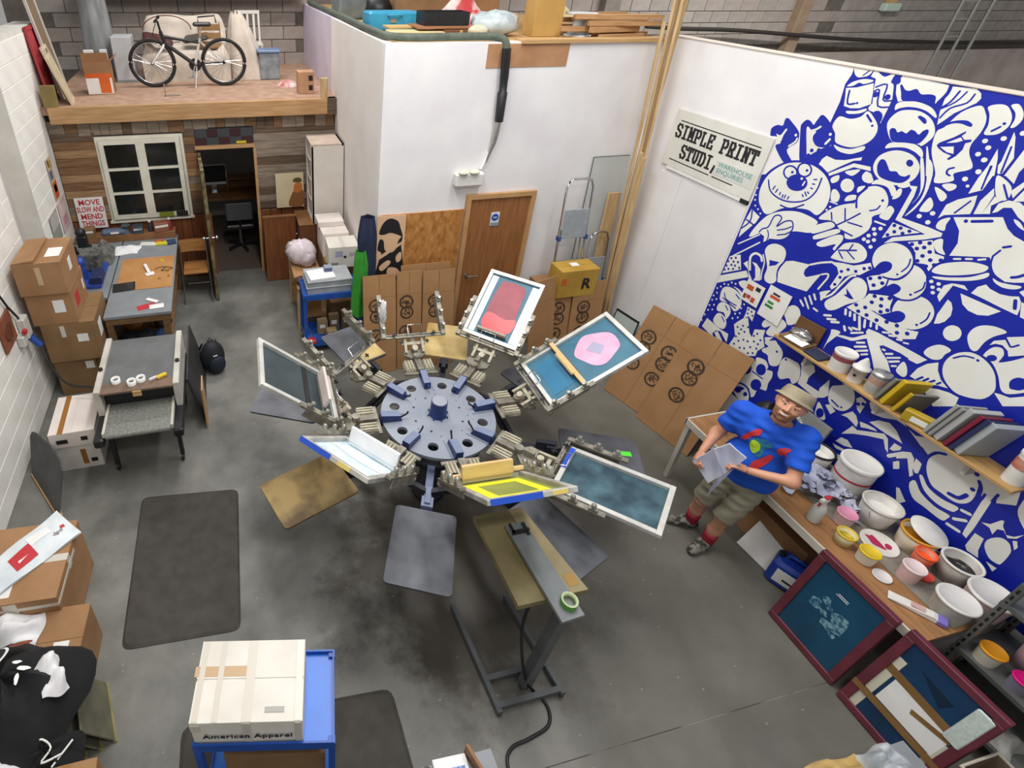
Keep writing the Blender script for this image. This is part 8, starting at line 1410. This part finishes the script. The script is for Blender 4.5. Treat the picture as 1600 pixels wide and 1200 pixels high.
def head_fn(P):
    d = sdf_caps(P, headp, .03); e = sdf_caps(P, facep, .006); k = .012; h = np.clip(.5+.5*(d-e)/k, 0, 1); d = d*(1-h)+e*h-k*h*(1-h)
    n = sdf_caps(P, [(J['neck']-U_*.06, H(-.02, 0, -.05), .060, .056)], .02); k = .02; h = np.clip(.5+.5*(d-n)/k, 0, 1); d = d*(1-h)+n*h-k*h*(1-h)
    for s in (-1, 1): d = np.maximum(d, -(np.linalg.norm(P-H(.095, s*.034, .011), axis=-1)-.0115))
    d = np.maximum(d, -sdf_caps(P, [(H(.095, .026, -.052), H(.100, 0, -.060), .006, .007), (H(.100, 0, -.060), H(.095, -.026, -.052), .007, .006)], .002))
    return d
hR = hand(J['wrR'], v3(-.55, -.35, -.35), v3(.1, -.6, -.6), 1); hL = hand(J['wrL'], v3(-.55, .55, .1), v3(-.3, .1, -.8), -1)
V1, F1 = surface(body_fn, (3.45, 1.70, .0), (4.15, 2.60, 1.62), .011)
vs = [V1]; fs_ = [F1]
for fn, lo, hi, rs in ((head_fn, (3.68, 1.98, 1.46), (4.03, 2.33, 1.84), .0055), (lambda P: sdf_caps(P, hR, .006), (3.30, 2.16, .88), (3.62, 2.46, 1.12), .0045), (lambda P: sdf_caps(P, hL, .006), (3.45, 1.98, 1.0), (3.74, 2.30, 1.24), .0045)):
    a, b = surface(fn, lo, hi, rs); fs_.append(b+sum(len(q) for q in vs)); vs.append(a)
V = np.concatenate(vs); Fq = np.concatenate(fs_)
me = bpy.data.meshes.new('body'); me.from_pydata([tuple(p) for p in V-np.array(ORG)], [], [tuple(int(i) for i in q) for q in Fq]); me.update()
me.polygons.foreach_set('use_smooth', [True]*len(me.polygons))
for m_ in (SKIN, BEARD, HAIRM): me.materials.append(m_)
cen = V[Fq].mean(1)-J['head']; cf, cr_, cu = cen @ fh, cen @ rh_, cen @ uh
mi = np.zeros(len(Fq), int); near = (np.linalg.norm(cen, axis=1) < .17)
mi[near & (cu < -.028) & (cf > -.02) & ~((cf > .07) & (np.abs(cr_) < .032) & (cu > -.072) & (cu < -.03)) & (cu > -.13)] = 1
mi[near & (cf > .0) & (np.abs(cr_) < .03) & (cu < -.036) & (cu > -.047)] = 1
mi[near & (((cf < -.03) & (cu > -.06)) | (cu > .075))] = 2
me.polygons.foreach_set('material_index', mi.tolist())
bo = bpy.data.objects.new('body', me); COL.objects.link(bo); bo.parent = man
EW = mat('eye_white', '#b5aaa2', None, .4); EI = mat('eye_dark', '#2a211c', None, .3)
o3 = np.array(ORG)
for s in (-1, 1):
    e = MB().ball(tuple(H(.0785, s*.034, .009)-o3), .0100, n=12, m=8).build('eye', EW, man); MB().ball(tuple(H(.0830, s*.033, .0095)-o3), .0072, n=10, m=6).build('iris', EI, e)
    MB().tube([tuple(H(.090, s*.018, .034)-o3), tuple(H(.092, s*.034, .040)-o3), tuple(H(.080, s*.055, .031)-o3)], [.003, .004, .0025], 6).build('eyebrow', HAIRM, man)
MB().tube([tuple(H(.091, .024, -.053)-o3), tuple(H(.098, .011, -.0585)-o3), tuple(H(.0995, 0, -.060)-o3), tuple(H(.098, -.011, -.0585)-o3), tuple(H(.091, -.024, -.053)-o3)], [.003, .0055, .006, .0055, .003], 6).build('teeth', mat('teeth_white', '#d9d4c8', None, .3), man)
# T-shirt
BSH = mat('blue_tshirt', '#0a4cc4', '#0f57d0', .8, scale=5, bump=.25, bscale=6)
slR = J['shR']*.34+J['elR']*.66; slL = J['shL']*.28+J['elL']*.72
shp = [(J['shR']-U_*.0, J['shL'], .078, .078), (J['chest']+R_*.10, J['chest']-R_*.10, .122, .122), (J['waist']+R_*.075+F_*.02, J['waist']-R_*.075+F_*.02, .132, .132), (J['pelvis']+R_*.085+U_*.05, J['pelvis']-R_*.085+U_*.05, .128, .128), (J['chest']+F_*.01, J['waist']+F_*.03, .125, .14), (J['waist']+F_*.03, J['pelvis'], .14, .12),
       (J['shR'], slR, .076, .072), (J['shL'], slL, .076, .074), (J['neck']-U_*.09, J['neck']-U_*.02, .11, .085)]
def wr(P): return .0055*np.sin(38*(P @ v3(.5, .3, .8))+6*np.sin(9*P[..., 2]))*np.sin(21*(P @ v3(-.4, .8, .3)))
def cut(d, P, pt, nrm): return np.maximum(d, (P-pt) @ (nrm/np.linalg.norm(nrm)))
def shirt_fn(P):
    tor = sdf_caps(P, shp[:6]+[shp[8]], .05); out = tor
    for pr, (a, b) in ((shp[6], (J['shR'], J['elR'])), (shp[7], (J['shL'], J['elL']))):
        e = sdf_caps(P, [pr], .03); e = cut(e, P, pr[1], b-a); k = .045; h = np.clip(.5+.5*(out-e)/k, 0, 1); out = out*(1-h)+e*h-k*h*(1-h)
    out = out+wr(P); out = cut(out, P, J['pelvis']-U_*.02, -U_)
    return np.maximum(out, -sdf_caps(P, [(J['neck']-U_*.02, J['neck']+U_*.2+F_*.05, .076, .12)], .01))
sdf_part('tshirt', shirt_fn, (3.60, 1.76, .82), (4.16, 2.58, 1.62), .0105, BSH, man, ORG)
def decal3(pts, m, nm, lift=.004):
    """print laid on the shirt front: pts are (right, up) from the chest centre"""
    pg = catmull(pts, True, 3); cx = sum(p[0] for p in pg)/len(pg); cy = sum(p[1] for p in pg)/len(pg); vs = []
    ring = [(cx, cy)]+[(cx+(p[0]-cx)*k, cy+(p[1]-cy)*k) for k in (.5, 1) for p in pg]; B = J['chest']-U_*.05; ring = [(a*1.35, b*1.25) for a, b in ring]
    X0 = np.array([B+R_*a+U_*b+F_*.30 for a, b in ring]); t = np.zeros(len(ring))
    for _ in range(40): t += np.clip(shirt_fn(X0-F_*t[:, None]), -.02, .05)*.8
    W_ = X0-F_*(t[:, None]-lift)-o3; n = len(pg)
    fs = [(0, 1+(i+1) % n, 1+i) for i in range(n)]+[(1+i, 1+(i+1) % n, 1+n+(i+1) % n, 1+n+i) for i in range(n)]
    o = MB().add([tuple(p) for p in W_], fs, True).build(nm, m, man); return o
decal3([(-.02, .01), (-.05, .055), (-.01, .075), (.035, .055), (.06, .01), (.03, -.04), (-.02, -.05)], mat('print_teal', '#1f7f8c', '#1b4f9a', .7, scale=30), 'teal_print')
decal3([(.01, .03), (.045, .035), (.05, -.01), (.02, -.045), (.0, -.01)], mat('print_lime', '#b8d21e', '#8fbf2a', .7, scale=30), 'lime_print', .006)
decal3([(.03, .115), (.055, .10), (.085, .05), (.10, -.01), (.078, .005), (.055, .05), (.03, .085)], REDP, 'red_print', .0065); decal3([(-.065, .04), (-.085, .065), (-.12, .075), (-.108, .045), (-.125, .03), (-.10, .025), (-.09, .0)], REDP, 'red_print', .0065); decal3([(-.02, -.06), (-.05, -.01), (-.07, -.04), (-.03, -.13), (.0, -.14), (.0, -.09)], REDP, 'red_print', .0065)
# shorts
KH = mat('khaki_shorts', '#837d6b', '#96907e', .85, scale=6, bump=.25, bscale=7)
hmR = J['hipR']*.03+J['knR']*.97; hmL = J['hipL']*.0+J['knL']*1.0
def shorts_fn(P):
    d = sdf_caps(P, [(J['pelvis']+R_*.07, J['pelvis']-R_*.07, .118, .118), (J['pelvis']-U_*.04+R_*.04, J['pelvis']-U_*.04-R_*.04, .11, .11)], .05)
    for a, b in ((J['hipR'], hmR), (J['hipL'], hmL)):
        e = cut(sdf_caps(P, [(a, b, .096, .086)], .02), P, b, b-a); k = .02; h = np.clip(.5+.5*(d-e)/k, 0, 1); d = d*(1-h)+e*h-k*h*(1-h)
    d = d+wr(P); return cut(d, P, J['pelvis']+U_*.06, U_)
sdf_part('shorts', shorts_fn, (3.58, 1.92, .40), (4.10, 2.46, .98), .0105, KH, man, ORG)
SOCK = mat('dark_red_sock', '#8a1530', '#9a1c38', .85, scale=12); CAMO = mat('camouflage_shoe', '#2f3029', '#827e74', .8, scale=26, lo=.42, hi=.56)
for an, kn, tx in ((J['anR'], J['knR'], v3(-.80, .36, 0)), (J['anL'], J['knL'], v3(-.95, -.20, 0))):
    tx = tx/np.linalg.norm(tx); top = an*.70+kn*.30
    sdf_part('sock', lambda P: cut(sdf_caps(P, [(an-U_*.02, top, .050, .056)], .02), P, top, kn-an), tuple(np.minimum(an, top)-.09), tuple(np.maximum(an, top)+.09), .009, SOCK, man, ORG)
    hl = v3(an[0], an[1], .046)-tx*.03; toe = v3(an[0], an[1], .040)+tx*.17
    def shoe(P): 
        d = sdf_caps(P, [(hl, hl+tx*.08, .046, .048), (hl+tx*.06+U_*.02, hl+tx*.03+U_*.04, .046, .044), (hl+tx*.08, toe, .050, .040)], .03); return cut(d, P, v3(0, 0, .004), -U_)
    sdf_part('shoe', shoe, tuple(np.minimum(hl, toe)-.08), tuple(np.maximum(hl, toe)+.10), .008, CAMO, man, ORG)
# bucket hat
HM = Matrix(((rh_[0], fh[0], uh[0], 0), (rh_[1], fh[1], uh[1], 0), (rh_[2], fh[2], uh[2], 0), (0, 0, 0, 1)))
hb_ = H(-.022, 0, .058)-o3
HM = Matrix.Translation(Vector(hb_)) @ HM @ Matrix.Rotation(.16, 4, 'X')
HAT = mat('khaki_hat', '#8d836b', '#a39980', .85, scale=9)
ht = MB().lathe([(.106, .0), (.104, .03), (.096, .068), (.085, .080), (.0, .084)], 28, HM, caps=False).build('hat_crown', HAT, man)
MB().lathe([(.104, .006), (.118, -.002), (.130, -.014), (.131, -.018), (.118, -.007), (.102, .0)], 28, HM, caps=False).build('hat_brim', HAT, man)
# folded white garment in his hands
fg = thing('folded_garment', 'white folded garment held in both hands of the man', 'garment', (3.50, 2.25, .95))
def sheet(q, th, name, bend=.0):
    q = [Vector(p) for p in q]; n = (q[1]-q[0]).cross(q[3]-q[0]).normalized()
    def fn(u, v): return tuple(q[0].lerp(q[1], u).lerp(q[3].lerp(q[2], u), v)+n*bend*math.sin(PI*u)*math.sin(PI*v*.9+.2)+n*.004*math.sin(9*u+5*v))
    def fb(u, v): p = Vector(fn(1-u, v)); return tuple(p-n*th)
    mb = MB().grid(fn, 10, 10).grid(fb, 10, 10)
    for e in range(4):
        f1 = (lambda s: fn(s, 0), lambda s: fn(1, s), lambda s: fn(1-s, 1), lambda s: fn(0, 1-s))[e]
        mb.grid(lambda u, v: tuple(Vector(f1(u))-n*th*(1-v)), 10, 1)
    return mb.build(name, mat('white_garment', '#b9bdd6', '#cdd0e2', .85, scale=5), fg)
PA = [[[3.46, 2.331, 0.997], [3.5, 2.256, 1.207], [3.56, 2.145, 1.036], [3.53, 2.194, 0.882]], [[3.5, 2.258, 1.197], [3.55, 2.206, 1.303], [3.6, 2.086, 1.263], [3.56, 2.145, 1.036]], [[3.61, 2.131, 1.091], [3.57, 2.184, 0.936], [3.57, 2.185, 0.712], [3.575, 2.18, 0.733]]]
PA = [[tuple(Vector(p)-Vector((3.50, 2.25, .95))) for p in q] for q in PA]
man.location.x -= .03; fg.location.x -= .03
sheet(PA[0], .018, 'left_fold', .01); sheet(PA[1], .018, 'right_fold', .012); sheet(PA[2], .006, 'hanging_flap', .01)
